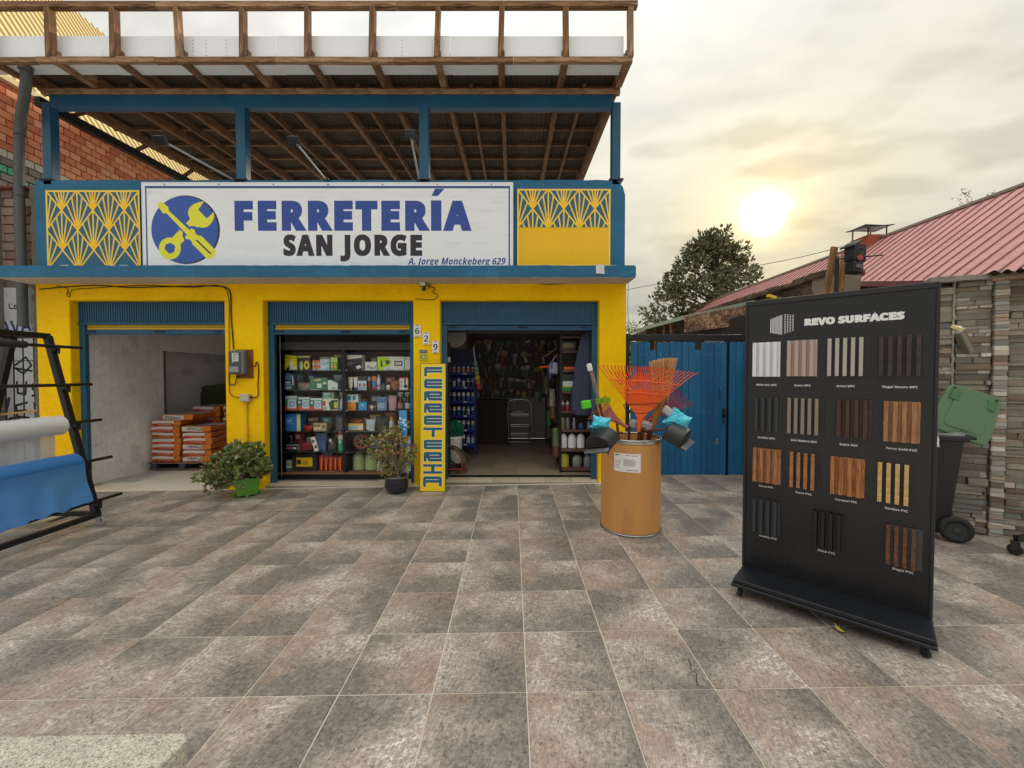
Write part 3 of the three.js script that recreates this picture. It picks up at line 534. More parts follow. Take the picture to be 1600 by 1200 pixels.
{
  const p = at(661.5, 555, DF - 0.01), t = printed(128, 170, (c) => { c.fillStyle = '#c8b93a'; c.fillRect(0, 0, 128, 170); c.fillStyle = '#28406e'; c.fillRect(0, 0, 128, 46); c.fillStyle = '#b6c0cc'; c.fillRect(8, 12, 112, 10); c.fillStyle = '#9fae4a'; c.fillRect(10, 60, 108, 96); c.fillStyle = '#6c7a2f'; c.beginPath(); c.arc(64, 105, 30, 0, 7); c.fill(); c.fillStyle = '#dcd36a'; c.fillRect(48, 84, 32, 44); });
  tag(mesh('sticker', place(bx(0.105, 0.145, 0.004), p.x, p.y, p.z), std('#ffffff', 0.5, { map: t })), 'small faded blue and green sticker above the upright letter board', 'sticker');
}
// lamps on arms above the sign
for (const [hx, hy, bxp, label] of [[250, 218, 366, 'first arm-mounted floodlight above the sign, nearest the brick house'], [459, 219, 510, 'middle one of three arm-mounted floodlights above the sign'], [641, 209, 655, 'arm-mounted floodlight above the sign beside the inner blue post']]) {
  const head = at(hx, hy, 4.75), base = at(bxp, 283, 5.68); base.y = 4.255;
  const o = thing('sign_floodlight', label, 'lamp', base, 0, 'floodlights above the sign'), v = head.clone().sub(base), dir = v.clone().normalize();
  mesh('arm', rod([0, 0, 0], v.clone().multiplyScalar(0.97), 0.0125, 0.0125, 10), std('#a9abac', 0.45, { metalness: 0.3 }), o);
  mesh('foot_plate', rb(0.07, 0.012, 0.07, 0.003, 0, 0.004, 0), M.darkSteel, o);
  const hd = new THREE.Group(); hd.name = 'head'; hd.position.copy(v); hd.rotation.set(0.5, 0, 0); o.add(hd);
  mesh('housing', mg([rb(0.125, 0.085, 0.035, 0.008), ...[-2, -1, 0, 1, 2].map((k) => rb(0.006, 0.075, 0.02, 0.002, k * 0.023, 0, 0.024))]), M.darkSteel, hd);
  mesh('glass', rb(0.105, 0.066, 0.006, 0.002, 0, 0, -0.02), std('#8d9094', 0.2), hd);
  mesh('bracket', mg([rb(0.008, 0.09, 0.03, 0.002, -0.068, -0.01, 0), rb(0.008, 0.09, 0.03, 0.002, 0.068, -0.01, 0), rb(0.14, 0.008, 0.03, 0.002, 0, -0.055, 0)]), M.blackMetal, hd);
}
{ // small floodlight under the canopy
  const p = at(661, 443, 5.6), o = thing('wall_floodlight', 'small square floodlight with cloudy lens tucked under the canopy', 'lamp', [p.x, p.y, p.z]); o.rotation.y = -0.25;
  mesh('housing', rb(0.105, 0.10, 0.035, 0.008, 0, 0.01, 0, 0.3), M.blackMetal, o); mesh('lens', rb(0.085, 0.08, 0.006, 0.002, 0, 0.005, 0.02, 0.3), phys('#c9c7c0', 0.2, { clearcoat: 0.6 }), o);
  mesh('bracket', mg([rb(0.03, 0.06, 0.03, 0.004, 0.01, -0.06, -0.02), rod([0, -0.03, -0.02], [0, 0.0, -0.085], 0.012)]), M.blackMetal, o); mesh('sensor', cy(0.022, 0.026, 0.035, 0.012, -0.078, 0.0, 12), M.black, o);
}
const wire = (pts, label, r = 0.006, mat = M.cable, d = DF - 0.012, seg = 120) => tag(mesh('cable', tube(pts.map((p) => at(p[0], p[1], p[2] ?? d)), r, seg, 5), mat), label, 'cable', 'cables on the front wall');
wire([[62, 452], [95, 449], [150, 446], [200, 449], [260, 448], [330, 447], [352, 449], [359, 455], [361, 490], [363, 520], [365, 546]], 'dark cable sagging along the wall top down to the electricity meter', 0.008);
wire([[88, 446], [106, 452], [104, 462], [109, 464], [110, 455], [150, 450], [230, 446], [300, 449], [345, 447], [355, 456], [358, 520], [358, 600], [360, 615], [366, 620], [375, 621]], 'thin looped cable running behind the meter to the junction box', 0.005);
wire([[670, 452], [671, 445], [678, 441], [720, 443], [790, 440], [860, 444], [900, 442], [976, 440]], 'brown cable strung beneath the canopy over the open shop entrance', 0.006);
wire([[648, 467], [680, 467], [684, 462], [676, 456], [680, 450], [672, 448], [670, 440]], 'curled cable end hanging below the small floodlight', 0.005);
wire([[136, 512, 6.05], [136, 560, 6.0], [137, 590, 6.0], [140, 600, 6.0]], 'loose grey wire on the store room wall edge', 0.006, M.cableGrey);
wire([[181, 517, 6.6], [178, 530, 6.55], [165, 542, 6.45], [148, 553, 6.2], [137, 557, 6.05]], 'loose wire drooping across the white store room wall', 0.007, M.cableGrey);
{ // electricity meter
  const p = at(379, 567, DF - 0.01), o = thing('electricity_meter', 'grey electricity meter on a wooden board on the yellow pillar', 'meter', [p.x, p.y, p.z]);
  mesh('backing_board', muv(rb(0.235, 0.405, 0.025, 0.003, 0.03, -0.015, -0.002)), std('#c79a63', 0.8, { map: woodGrain }), o);
  mesh('case', rb(0.215, 0.335, 0.10, 0.02, -0.02, 0.005, 0.06), std('#6f716f', 0.4), o);
  mesh('cover', rb(0.165, 0.30, 0.02, 0.012, -0.034, 0.005, 0.112), std('#4c4f52', 0.25), o);
  const t = printed(128, 160, (c) => { c.fillStyle = '#c9c9c4'; c.fillRect(0, 0, 128, 160); c.fillStyle = '#1c1c1e'; c.fillRect(28, 22, 72, 26); c.fillStyle = '#e8e8e4'; for (let k = 0; k < 5; k++) c.fillRect(33 + k * 13, 27, 7, 16); c.fillStyle = '#77777a'; for (let k = 0; k < 5; k++) c.fillRect(16, 66 + k * 14, 70 + 20 * hash(k, 1, 3), 5); });
  mesh('dial_plate', bx(0.09, 0.12, 0.004, -0.018, 0.075, 0.1235), std('#ffffff', 0.4, { map: t }), o);
  mesh('terminal_cover', rb(0.13, 0.08, 0.02, 0.006, -0.04, -0.095, 0.118), std('#8f9396', 0.4), o); mesh('seal', cy(0.01, 0.01, 0.012, -0.05, 0.0, 0.126, 10, Math.PI / 2), M.steel, o);
  wire([[393, 572, 5.62], [399, 572], [400, 566], [402, 566], [404, 576], [403, 600], [402, 620], [392, 621]], 'dark cable looping from the meter side to the junction box', 0.007);
  wire([[363, 576, 5.62], [358, 590], [359, 600], [366, 601], [370, 590, 5.64]], 'short black cable loop below the electricity meter', 0.007);
  const q = at(383.5, 621.5, DF - 0.03), j = thing('junction_box', 'small pale square junction box below the electricity meter', 'junction box', [q.x, q.y, q.z]);
  mesh('box', rb(0.135, 0.11, 0.06, 0.01), std('#b9ad97', 0.55), j); mesh('lid', rb(0.12, 0.095, 0.008, 0.004, 0, 0, 0.032), std('#c2b7a2', 0.5), j); mesh('gland', cy(0.014, 0.014, 0.03, 0.078, 0.01, 0, 10, 0, 0, Math.PI / 2), M.black, j);
  const c0 = at(386, 628, DF - 0.015), c1 = at(387, 740, DF - 0.015);
  const cd = thing('conduit', 'thin yellow painted conduit running down the pillar from the junction box', 'pipe', [c0.x, 0, c0.z]);
  mesh('pipe', rod([0, c0.y, 0], [0.0, c1.y, 0], 0.0105), std('#caa019', 0.5), cd); for (const y of [1.05, 0.7, 0.4]) mesh('clip', rb(0.04, 0.014, 0.02, 0.003, 0, y, 0.0), std('#caa019', 0.5), cd);
}
// ---------------------------------------------------------------- boundary gate and what stands behind it
{
  const D = 5.95, x0 = at(981, 640, D).x, gb = gy(2.6) + 0.03, o = thing('plank_gate', 'blue painted timber plank gate with a black steel frame beside the shop', 'gate', [0, 0, -D]);
  const planks = ['#0c5f8c', '#125f89', '#0a5883', '#15648f', '#0c527c'].map((c, k) => std('#ffffff', 0.6, { map: scaled(paintMap(C(c).convertLinearToSRGB().toArray(), [0.2, 0.42, 0.54], 200 + k * 10, 0.9), 0.8), bumpMap: woodBump, bumpScale: 0.003 }));
  const r = rng(8), pw = 0.094, tops = [0.012, 0.03];
  for (let k = 0; k < 26; k++) {
    const x = x0 + 0.03 + pw * (k + 0.5) + (k >= 15 ? 0.04 : 0);
    const h = 2.03 - gb - (r() * 0.014) - (k === 3 || k === 10 ? 0.12 : 0), s = new THREE.Shape(), w = pw - 0.0075; s.moveTo(-w / 2, 0); s.lineTo(w / 2, 0); s.lineTo(w / 2, h - 0.028); s.quadraticCurveTo(w / 2, h - 0.004, 0, h); s.quadraticCurveTo(-w / 2, h - 0.004, -w / 2, h - 0.028); s.closePath();
    const g = muv(new THREE.ExtrudeGeometry(s, { depth: 0.018, bevelEnabled: true, bevelSize: 0.0025, bevelThickness: 0.004, bevelSegments: 1, curveSegments: 5 }));
    const u = g.attributes.uv; for (let i = 0; i < u.count; i++) u.setXY(i, u.getY(i), u.getX(i) + k * 0.13);
    const m = mesh('plank', g, planks[Math.floor(r() * 5)], o); m.position.set(x, gb, 0.012 + r() * 0.004); m.rotation.z = (r() - 0.5) * 0.004;
  }
  const sc = std('#8fa0a8', 0.5, { metalness: 0.5 }); for (let k = 0; k < 25; k++) for (const y of [1.84, 1.0]) mesh('screw', cy(0.006, 0.006, 0.006, x0 + 0.03 + pw * (k + 0.5) + (k >= 15 ? 0.04 : 0), y, 0.036, 6, Math.PI / 2), sc, o);
  mesh('frame', mg([rb(2.9, 0.09, 0.05, 0.005, x0 + 1.4, 2.09, -0.02), rb(0.07, 2.2, 0.06, 0.005, x0 - 0.012, 1.05, -0.02), rb(0.06, 2.05, 0.05, 0.005, x0 + 0.03 + pw * 15.4, 1.05, -0.035), rb(2.8, 0.05, 0.03, 0.004, x0 + 1.4, 1.84, -0.03), rb(2.8, 0.05, 0.03, 0.004, x0 + 1.4, 1.0, -0.03)]), M.blackMetal, o);
  const px = x0 + 0.03 + pw * 15.0;
  mesh('latch', mg([rb(0.035, 0.14, 0.03, 0.006, px - 0.05, 0.98, 0.05), cy(0.02, 0.02, 0.05, px - 0.05, 0.95, 0.07, 12, Math.PI / 2), tube([[px - 0.06, 0.9, 0.07], [px - 0.09, 0.87, 0.08], [px - 0.05, 0.85, 0.08]], 0.008, 10)]), M.blackMetal, o);
  mesh('handle', tube([[px - 0.1, 1.36, 0.04], [px - 0.11, 1.33, 0.07], [px - 0.11, 1.24, 0.07], [px - 0.1, 1.2, 0.04]], 0.01, 16), M.blueMetal, o);
  mesh('keyhole_plate', rb(0.03, 0.09, 0.012, 0.006, px - 0.13, 0.56, 0.036), M.steel, o);
  const white = tag(mesh('white_sheet', mg([bx(0.36, 0.2, 0.01, at(1118, 533, 6.08).x, 2.01, -6.04), bx(0.1, 0.02, 0.01, at(1095, 533, 6.08).x, 2.14, -6.09)]), std('#d9d9d6', 0.6)), 'white sheet showing above the gate planks', 'sheet');
}
{ // weathered adobe wall running back behind the gate, with a green-edged lean-to
  const x = 5, o = thing('adobe_wall', 'old weathered mud wall with a stone coping, running back behind the blue gate', 'wall', [0, 0, 0]);
  const adobe = tex(1024, 512, (u, v) => { const n = fbm(u * 8, v * 8, 8, 131, 5, 0.6), f = fbm(u * 60, v * 50, 60, 135, 3); return mix3([0.30, 0.225, 0.175], [0.60, 0.50, 0.41], sst(0.25, 0.75, n * 0.6 + f * 0.4)); });
  const am = std('#ffffff', 0.95, { map: scaled(adobe, 0.35, 0.7), bumpMap: scaled(grit, 0.8), bumpScale: 0.06 });
  mesh('core', muv(jitter(new THREE.BoxGeometry(0.45, 3.4, 10, 4, 30, 90).translate(x + 0.25, 1.4, -11.4), 0.045, 31, 2.2)), am, o);
  const r = rng(61); for (let k = 0; k < 26; k++) mesh('coping_stone', muv(jitter(rb(0.62, 0.09 + r() * 0.04, 0.42, 0.03, x + 0.22, 3.14 + r() * 0.02, -6.55 - k * 0.385), 0.02, k, 5)), am, o);
  mesh('end_pier', muv(jitter(new THREE.BoxGeometry(0.5, 3.3, 0.34, 5, 24, 4).translate(x + 0.2, 1.45, -6.5), 0.03, 35, 4)), std('#8d8172', 0.95, { bumpMap: grit, bumpScale: 0.03 }), o);
  const l = thing('lean_to_shed', 'low shed of rough chipboard under a green roof edge behind the gate', 'shed', [0, 0, 0]), gm = std('#8f9c88', 0.6);
  const A = at(984, 519, 15), B = at(1066, 497, 10.8), E = at(1178, 473, 8.2);
  mesh('roof_edge', beam(B, E, 0.03, 0.1), gm, l); mesh('roof_edge', beam(A, B, 0.03, 0.1), gm, l);
  const rs = new THREE.BufferGeometry(); const up = (p, dx, dy) => [p.x + dx, p.y + dy, p.z];
  rs.setAttribute('position', new THREE.Float32BufferAttribute([...up(A, 0, 0.03), ...up(B, 0, 0.03), ...up(B, 0.5, 0.18), ...up(A, 0, 0.03), ...up(B, 0.5, 0.18), ...up(A, 0.5, 0.18), ...up(B, 0, 0.03), ...up(E, 0, 0.03), ...up(E, 0.5, 0.18), ...up(B, 0, 0.03), ...up(E, 0.5, 0.18), ...up(B, 0.5, 0.18)], 3)); rs.computeVertexNormals();
  mesh('roof_sheet', muv(rs), std('#6f6a60', 0.7, { side: THREE.DoubleSide }), l);
  const osb = tex(1024, 512, (u, v) => { const a = fbm(u * 40 + v * 9, v * 14 - u * 5, 64, 141, 2), b = fbm(u * 17 - v * 12, v * 30 + u * 9, 64, 147, 3), d = fbm(u * 5, v * 5, 5, 149, 3); return mix3(mix3([0.36, 0.24, 0.17], [0.70, 0.57, 0.44], sst(0.3, 0.7, a * 0.5 + b * 0.5)), [0.27, 0.17, 0.13], sst(0.45, 0.7, d) * 0.5); });
  const P0 = at(1070, 507, 10.5), P1 = at(1180, 490, 8.0), pl = P1.clone().sub(P0);
  const g = new THREE.BoxGeometry(pl.length(), 0.4, 0.02); mesh('chipboard_panel', muv(g), std('#ffffff', 0.9, { map: scaled(osb, 0.6, 1.2) }), l).position.copy(P0.clone().add(P1).multiplyScalar(0.5)); l.children[l.children.length - 1].rotation.set(0, Math.atan2(-pl.z, pl.x), Math.asin(pl.y / pl.length()));
  for (const [px, dd, w] of [[1012, 14, 0.09], [1026, 13, 0.12], [1040, 12.2, 0.1], [1052, 11.6, 0.16]]) { const p = at(px, 512, dd); mesh('shed_post', muv(rb(w, 2.6, 0.08, 0.006, p.x, p.y - 1.2, p.z)), M.woodDark, l); }
  mesh('shed_back', span(4.7, 4.76, 0, 2.75, -15, -8), std('#241c18', 0.95), l);
}
{ // red roofed house over the stone wall
  const o = thing('red_roof_house', 'low house with a faded red ribbed metal roof above the stone wall', 'house', [0, 0, 0]);
  const xr = 8, yr = EYE + 0.367 * xr, sl = 0.75, red = std('#c08a82', 0.55, { metalness: 0.05, bumpMap: gritWide, bumpScale: 0.004, map: scaled(paintMap([1, 1, 1], [0.8, 0.74, 0.7], 211, 1), 0.4) }), seam = std('#8f615c', 0.6);
  const eave = (d) => (d > 7.8 ? 6.45 : 6.45 - (7.8 - d) * (1.06 / 3.55)); const Y = (x) => yr - sl * (xr - x);
  const pw = 0.215;
  for (let d = 3.0, k = 0; d < 17; d += pw, k++) {
    const a = eave(d + pw / 2), lg = Math.hypot(xr - a, Y(xr) - Y(a));
    mesh('roof_panel', beam([a, Y(a), -d - pw / 2], [xr, yr, -d - pw / 2], pw - 0.012, 0.012, [-0.75, 1, 0]), red, o);
    mesh('roof_seam', beam([a, Y(a) + 0.01, -d], [xr, yr + 0.01, -d], 0.016, 0.034, [-0.75, 1, 0]), seam, o);
  }
  mesh('ridge_cap', beam([xr + 0.03, yr + 0.03, -2.9], [xr + 0.03, yr + 0.03, -17.1], 0.14, 0.05), std('#8c7f74', 0.7), o);
  mesh('roof_slope', beam([xr + 0.05, yr, -10], [11, yr - sl * 3, -10], 14, 0.02, [0.75, 1, 0]), red, o);
  mesh('roof_deck', beam([6.48, Y(6.45) - 0.05, -12.4], [xr, yr - 0.05, -12.4], 9.2, 0.02, [-0.75, 1, 0]), seam, o);
  for (const [d0, d1] of [[7.8, 17], [5.4, 7.8], [3, 5.4]]) mesh('eave_trim', beam([eave(d0) - 0.02, Y(eave(d0)) - 0.03, -d0], [eave(d1) - 0.02, Y(eave(d1)) - 0.03, -d1], 0.03, 0.09), std('#7d4540', 0.6), o);
  mesh('wall', muv(span(6.75, 6.9, -0.3, 3.5, -17, -3.2)), M.mortar, o); mesh('gable', muv(span(6.9, 9.3, -0.3, 3.7, -17, -16.8)), M.mortar, o);
  const c = at(1356, 380, 9.05), ch = new THREE.Group(); ch.name = 'chimney'; ch.position.set(xr - 0.05, yr - 0.25, c.z); o.add(ch);
  mesh('stack', muv(rb(0.46, 0.6, 0.5, 0.01, 0, 0.05, 0)), std('#a9543d', 0.85, { bumpMap: grit, bumpScale: 0.01 }), ch);
  mesh('cap', mg([rb(0.72, 0.02, 0.4, 0.003, -0.1, 0.52, 0.12, 0.1, 0, 0.1), rb(0.55, 0.02, 0.4, 0.003, 0.1, 0.6, -0.1, 0, 0, -0.04), ...[[-0.2, 0.2], [0.2, 0.2], [-0.2, -0.2], [0.2, -0.2]].map(([a, b]) => rb(0.02, 0.24, 0.02, 0.002, a, 0.43, b))]), M.darkSteel, ch);
}
{ // clutter leaning behind the display board
  const mk = (p0, p1, d, w, label) => { const a = at(...p0, d), b = at(...p1, d), dir = a.clone().sub(b).normalize(), foot = a.clone().addScaledVector(dir, (a.y - 0.06) / -dir.y); tag(mesh('leaning_plank', beam(foot, b, w, 0.03, [0, 0, 1]), std('#f3e6d2', 0.9, { map: woodGrain })), label, 'plank', 'planks behind the display board'); };
  mk([1291, 458], [1304, 386], 4.9, 0.075, 'tall grey plank rising behind the display board, highest of three'); mk([1311, 455], [1321, 400], 4.95, 0.09, 'wide weathered plank beside the black speaker box'); mk([1299, 456], [1309, 430], 4.85, 0.03, 'thin stick between the two planks behind the display board');
  const p = at(1336, 404, 4.7), l = thing('yard_speaker', 'black box fitting on a steel post rising above the display board', 'lamp', [p.x, 0, p.z]);
  mesh('post', rod([-0.21, 0.07, 0], [-0.21, p.y + 0.02, 0], 0.022), M.blackMetal, l);
  mesh('housing', mg([rb(0.19, 0.2, 0.12, 0.012, 0, p.y + 0.06, 0, 0, 0.3), rb(0.16, 0.02, 0.16, 0.006, -0.05, p.y + 0.16, 0, 0, 0.3, 0.5)]), M.black, l);
  mesh('lower_box', rb(0.15, 0.14, 0.12, 0.02, -0.02, p.y - 0.11, 0.01, 0, 0.3), M.black, l); mesh('red_cap', cy(0.035, 0.035, 0.03, -0.01, p.y - 0.01, 0.07, 14, Math.PI / 2), std('#9c3b34', 0.4), l); mesh('ring', new THREE.TorusGeometry(0.035, 0.006, 6, 20).translate(-0.005, p.y + 0.07, 0.075), M.darkSteel, l);
  mesh('cross_bar', rod([-0.27, p.y - 0.02, 0.05], [0.27, p.y + 0.025, 0.05], 0.008), M.blackMetal, l); mesh('lens', rb(0.09, 0.05, 0.02, 0.01, -0.02, p.y - 0.11, 0.08, 0, 0.3), std('#55595c', 0.15), l);
  const y = at(1212, 466, 4.3); tag(mesh('yellow_tipped_batten', place(mg([paint(rb(0.1, 0.03, 0.04, 0.003, -0.06, 0, 0), '#c9b02e'), paint(rb(0.5, 0.03, 0.04, 0.003, 0.24, 0, 0), '#4b4a46')]), y.x, y.y, y.z, 0, 0.3, -0.2), M.painted), 'dark batten with a yellow painted tip behind the display board', 'batten');
}
tag(mesh('overhead_cable', tube([at(978, 453, 14), at(1100, 430, 12.5), at(1240, 404, 11), at(1345, 378, 9.6), at(1700, 288, 7.5)], 0.009, 60, 5), M.cableGrey), 'thin overhead cable crossing the sky past the tree crown', 'cable');
tag(mesh('drop_wire', tube([at(982, 432, 5.72), at(981, 480, 5.74), at(983, 530, 5.76)], 0.004, 20, 5), M.cableGrey), 'thin wire hanging down the shop corner by the gate', 'cable');
// ---------------------------------------------------------------- trees
function leafCloud(n, spot, size, cols, seed, fold = 0.25, wide = 0.5) {
  const r = rng(seed), pos = [], nor = [], col = [], uv = [], k = new THREE.Color(), q = new THREE.Quaternion(), e = new THREE.Euler(), m = new THREE.Matrix4();
  const shape = [[0, 0, 0], [0.5, 0.45, 0.10], [0, 1, 0], [0, 0, 0], [0, 1, 0], [-0.5, 0.45, 0.10]];
  for (let i = 0; i < n; i++) {
    const s = spot(r, i); if (!s) continue; const [p, dir] = s, L = size * (0.7 + 0.6 * r());
    q.setFromUnitVectors(new THREE.Vector3(0, 1, 0), dir.clone().normalize()); m.compose(p, q.multiply(new THREE.Quaternion().setFromAxisAngle(new THREE.Vector3(0, 1, 0), r() * 6.28)), new THREE.Vector3(L * wide, L, L * fold * 4));
    k.set(cols[Math.floor(r() * cols.length)]).offsetHSL(0, 0, (r() - 0.5) * 0.03);
    const vs = shape.map((v) => new THREE.Vector3(...v).applyMatrix4(m));
    for (const t of [0, 3]) { const nn = vs[t + 1].clone().sub(vs[t]).cross(vs[t + 2].clone().sub(vs[t])).normalize(); for (let z = 0; z < 3; z++) { pos.push(...vs[t + z].toArray()); nor.push(...nn.toArray()); col.push(k.r, k.g, k.b); uv.push(z % 2, z / 2); } }
  }
  const g = new THREE.BufferGeometry(); g.setAttribute('position', new THREE.Float32BufferAttribute(pos, 3)); g.setAttribute('normal', new THREE.Float32BufferAttribute(nor, 3)); g.setAttribute('uv', new THREE.Float32BufferAttribute(uv, 2)); g.setAttribute('color', new THREE.Float32BufferAttribute(col, 3)); return g;
}
const rv = (r) => new THREE.Vector3(r() * 2 - 1, r() * 2 - 1, r() * 2 - 1).normalize();
M.leaf = phys('#ffffff', 0.5, { vertexColors: true, side: THREE.DoubleSide, transmission: 0.12, thickness: 0 });
M.bark = std('#4b3d31', 0.95, { bumpMap: gritFine, bumpScale: 0.02 });
{
  const D = 17, base = at(1108, 585, D); base.y = -0.4;
  const t = thing('broadleaf_tree', 'large dark broadleaf tree with a pointed crown behind the mud wall', 'tree', base);
  // outline of the crown read off in metres: height, left and right reach
  const w = (px) => (px - 1108) * D / FOCAL, hgt = (py) => EYE + (585 - py) * D / FOCAL - base.y;
  const prof = [[352, -5, 30], [372, -15, 28], [392, -48, 42], [412, -62, 60], [432, -80, 72], [452, -92, 82], [475, -104, 78], [500, -116, 60], [520, -110, 60]].map(([y, a, b]) => [hgt(y), (a + 6) * D / FOCAL, (b + 0) * D / FOCAL]).reverse();
  const reach = (y) => { if (y <= prof[0][0]) return [prof[0][1], prof[0][2]]; for (let i = 1; i < prof.length; i++) if (y <= prof[i][0]) { const f = (y - prof[i - 1][0]) / (prof[i][0] - prof[i - 1][0]); return [lerp(prof[i - 1][1], prof[i][1], f), lerp(prof[i - 1][2], prof[i][2], f)]; } return [0, 0]; };
  const limbs = [rod([0, 0, 0], [0.1, 3.2, 0], 0.24, 0.17, 10), rod([0.1, 3.2, 0], [0.35, hgt(384), 0], 0.17, 0.03, 8)], r = rng(91), clumps = [];
  for (let k = 0; k < 150; k++) {
    const y = 2.6 + Math.pow(r(), 0.85) * (hgt(372) - 2.6), [a, b] = reach(y), cx = (a + b) / 2, half = (b - a) / 2, an = r() * 6.283, rr = Math.sqrt(0.15 + 0.85 * r());
    const p = new THREE.Vector3(cx + Math.cos(an) * half * rr * 0.94, y + (r() - 0.5) * 0.2, Math.sin(an) * half * rr * 0.5); clumps.push([p, 0.2 + 0.22 * r()]);
    if (k % 2 === 0) limbs.push(rod([0.15, Math.max(1.8, y - 1.1 * rr), 0], p, 0.045, 0.012, 5));
  }
  mesh('trunk', mg(limbs), M.bark, t);
  const cr = mesh('crown', leafCloud(8600, (r2) => { const [p, s] = clumps[Math.floor(r2() * clumps.length)]; const d = rv(r2), q = p.clone().addScaledVector(d, s * Math.cbrt(r2())); return [q, d.add(new THREE.Vector3(0, 0.25, 0)).add(rv(r2).multiplyScalar(0.6))]; }, 0.19, ['#566039', '#646b42', '#475233', '#747650', '#807b58'], 92), M.leaf, t);
  const b2 = at(992, 585, 14); b2.y = -0.4;
  const s = thing('shrub', 'light green shrub showing between the shop corner and the mud wall', 'shrub', b2);
  const cl = []; for (let k = 0; k < 26; k++) cl.push([new THREE.Vector3((r() - 0.5) * 1.0, 1.9 + r() * 1.75, (r() - 0.5) * 0.8), 0.22]);
  mesh('stem', mg(cl.slice(0, 9).map(([p]) => rod([0, 0, 0], p, 0.025, 0.008, 5))), M.bark, s);
  mesh('foliage', leafCloud(2600, (r2) => { const [p, z] = cl[Math.floor(r2() * cl.length)], d = rv(r2); return [p.clone().addScaledVector(d, z * Math.cbrt(r2())), d]; }, 0.07, ['#71773f', '#86863f', '#5f6a38', '#9a9556'], 93), M.leaf, s);
  // bare twigs over the ridge
  const b3 = at(1545, 420, 16); const tw = thing('sparse_tree', 'thin twiggy treetop showing over the red roof ridge', 'tree', [b3.x, -0.4, b3.z]), rr = rng(97), tg = [rod([0, 0, 0], [0, 7.4, 0], 0.09, 0.03, 6)], tips = [];
  for (let k = 0; k < 26; k++) { const a = new THREE.Vector3((rr() - 0.5) * 0.3, 6.8 + rr() * 1.0, 0), e = new THREE.Vector3((rr() - 0.5) * 1.9, 8.0 + rr() * 1.3, (rr() - 0.5) * 1.2); tg.push(rod(a, e, 0.014, 0.006, 4)); tips.push(e, a.clone().lerp(e, 0.7)); }
  mesh('trunk', mg(tg), M.bark, tw); mesh('crown', leafCloud(420, (r2) => [tips[Math.floor(r2() * tips.length)].clone().addScaledVector(rv(r2), 0.12), rv(r2)], 0.10, ['#6b6a55', '#7d7a63'], 98), M.leaf, tw);
}
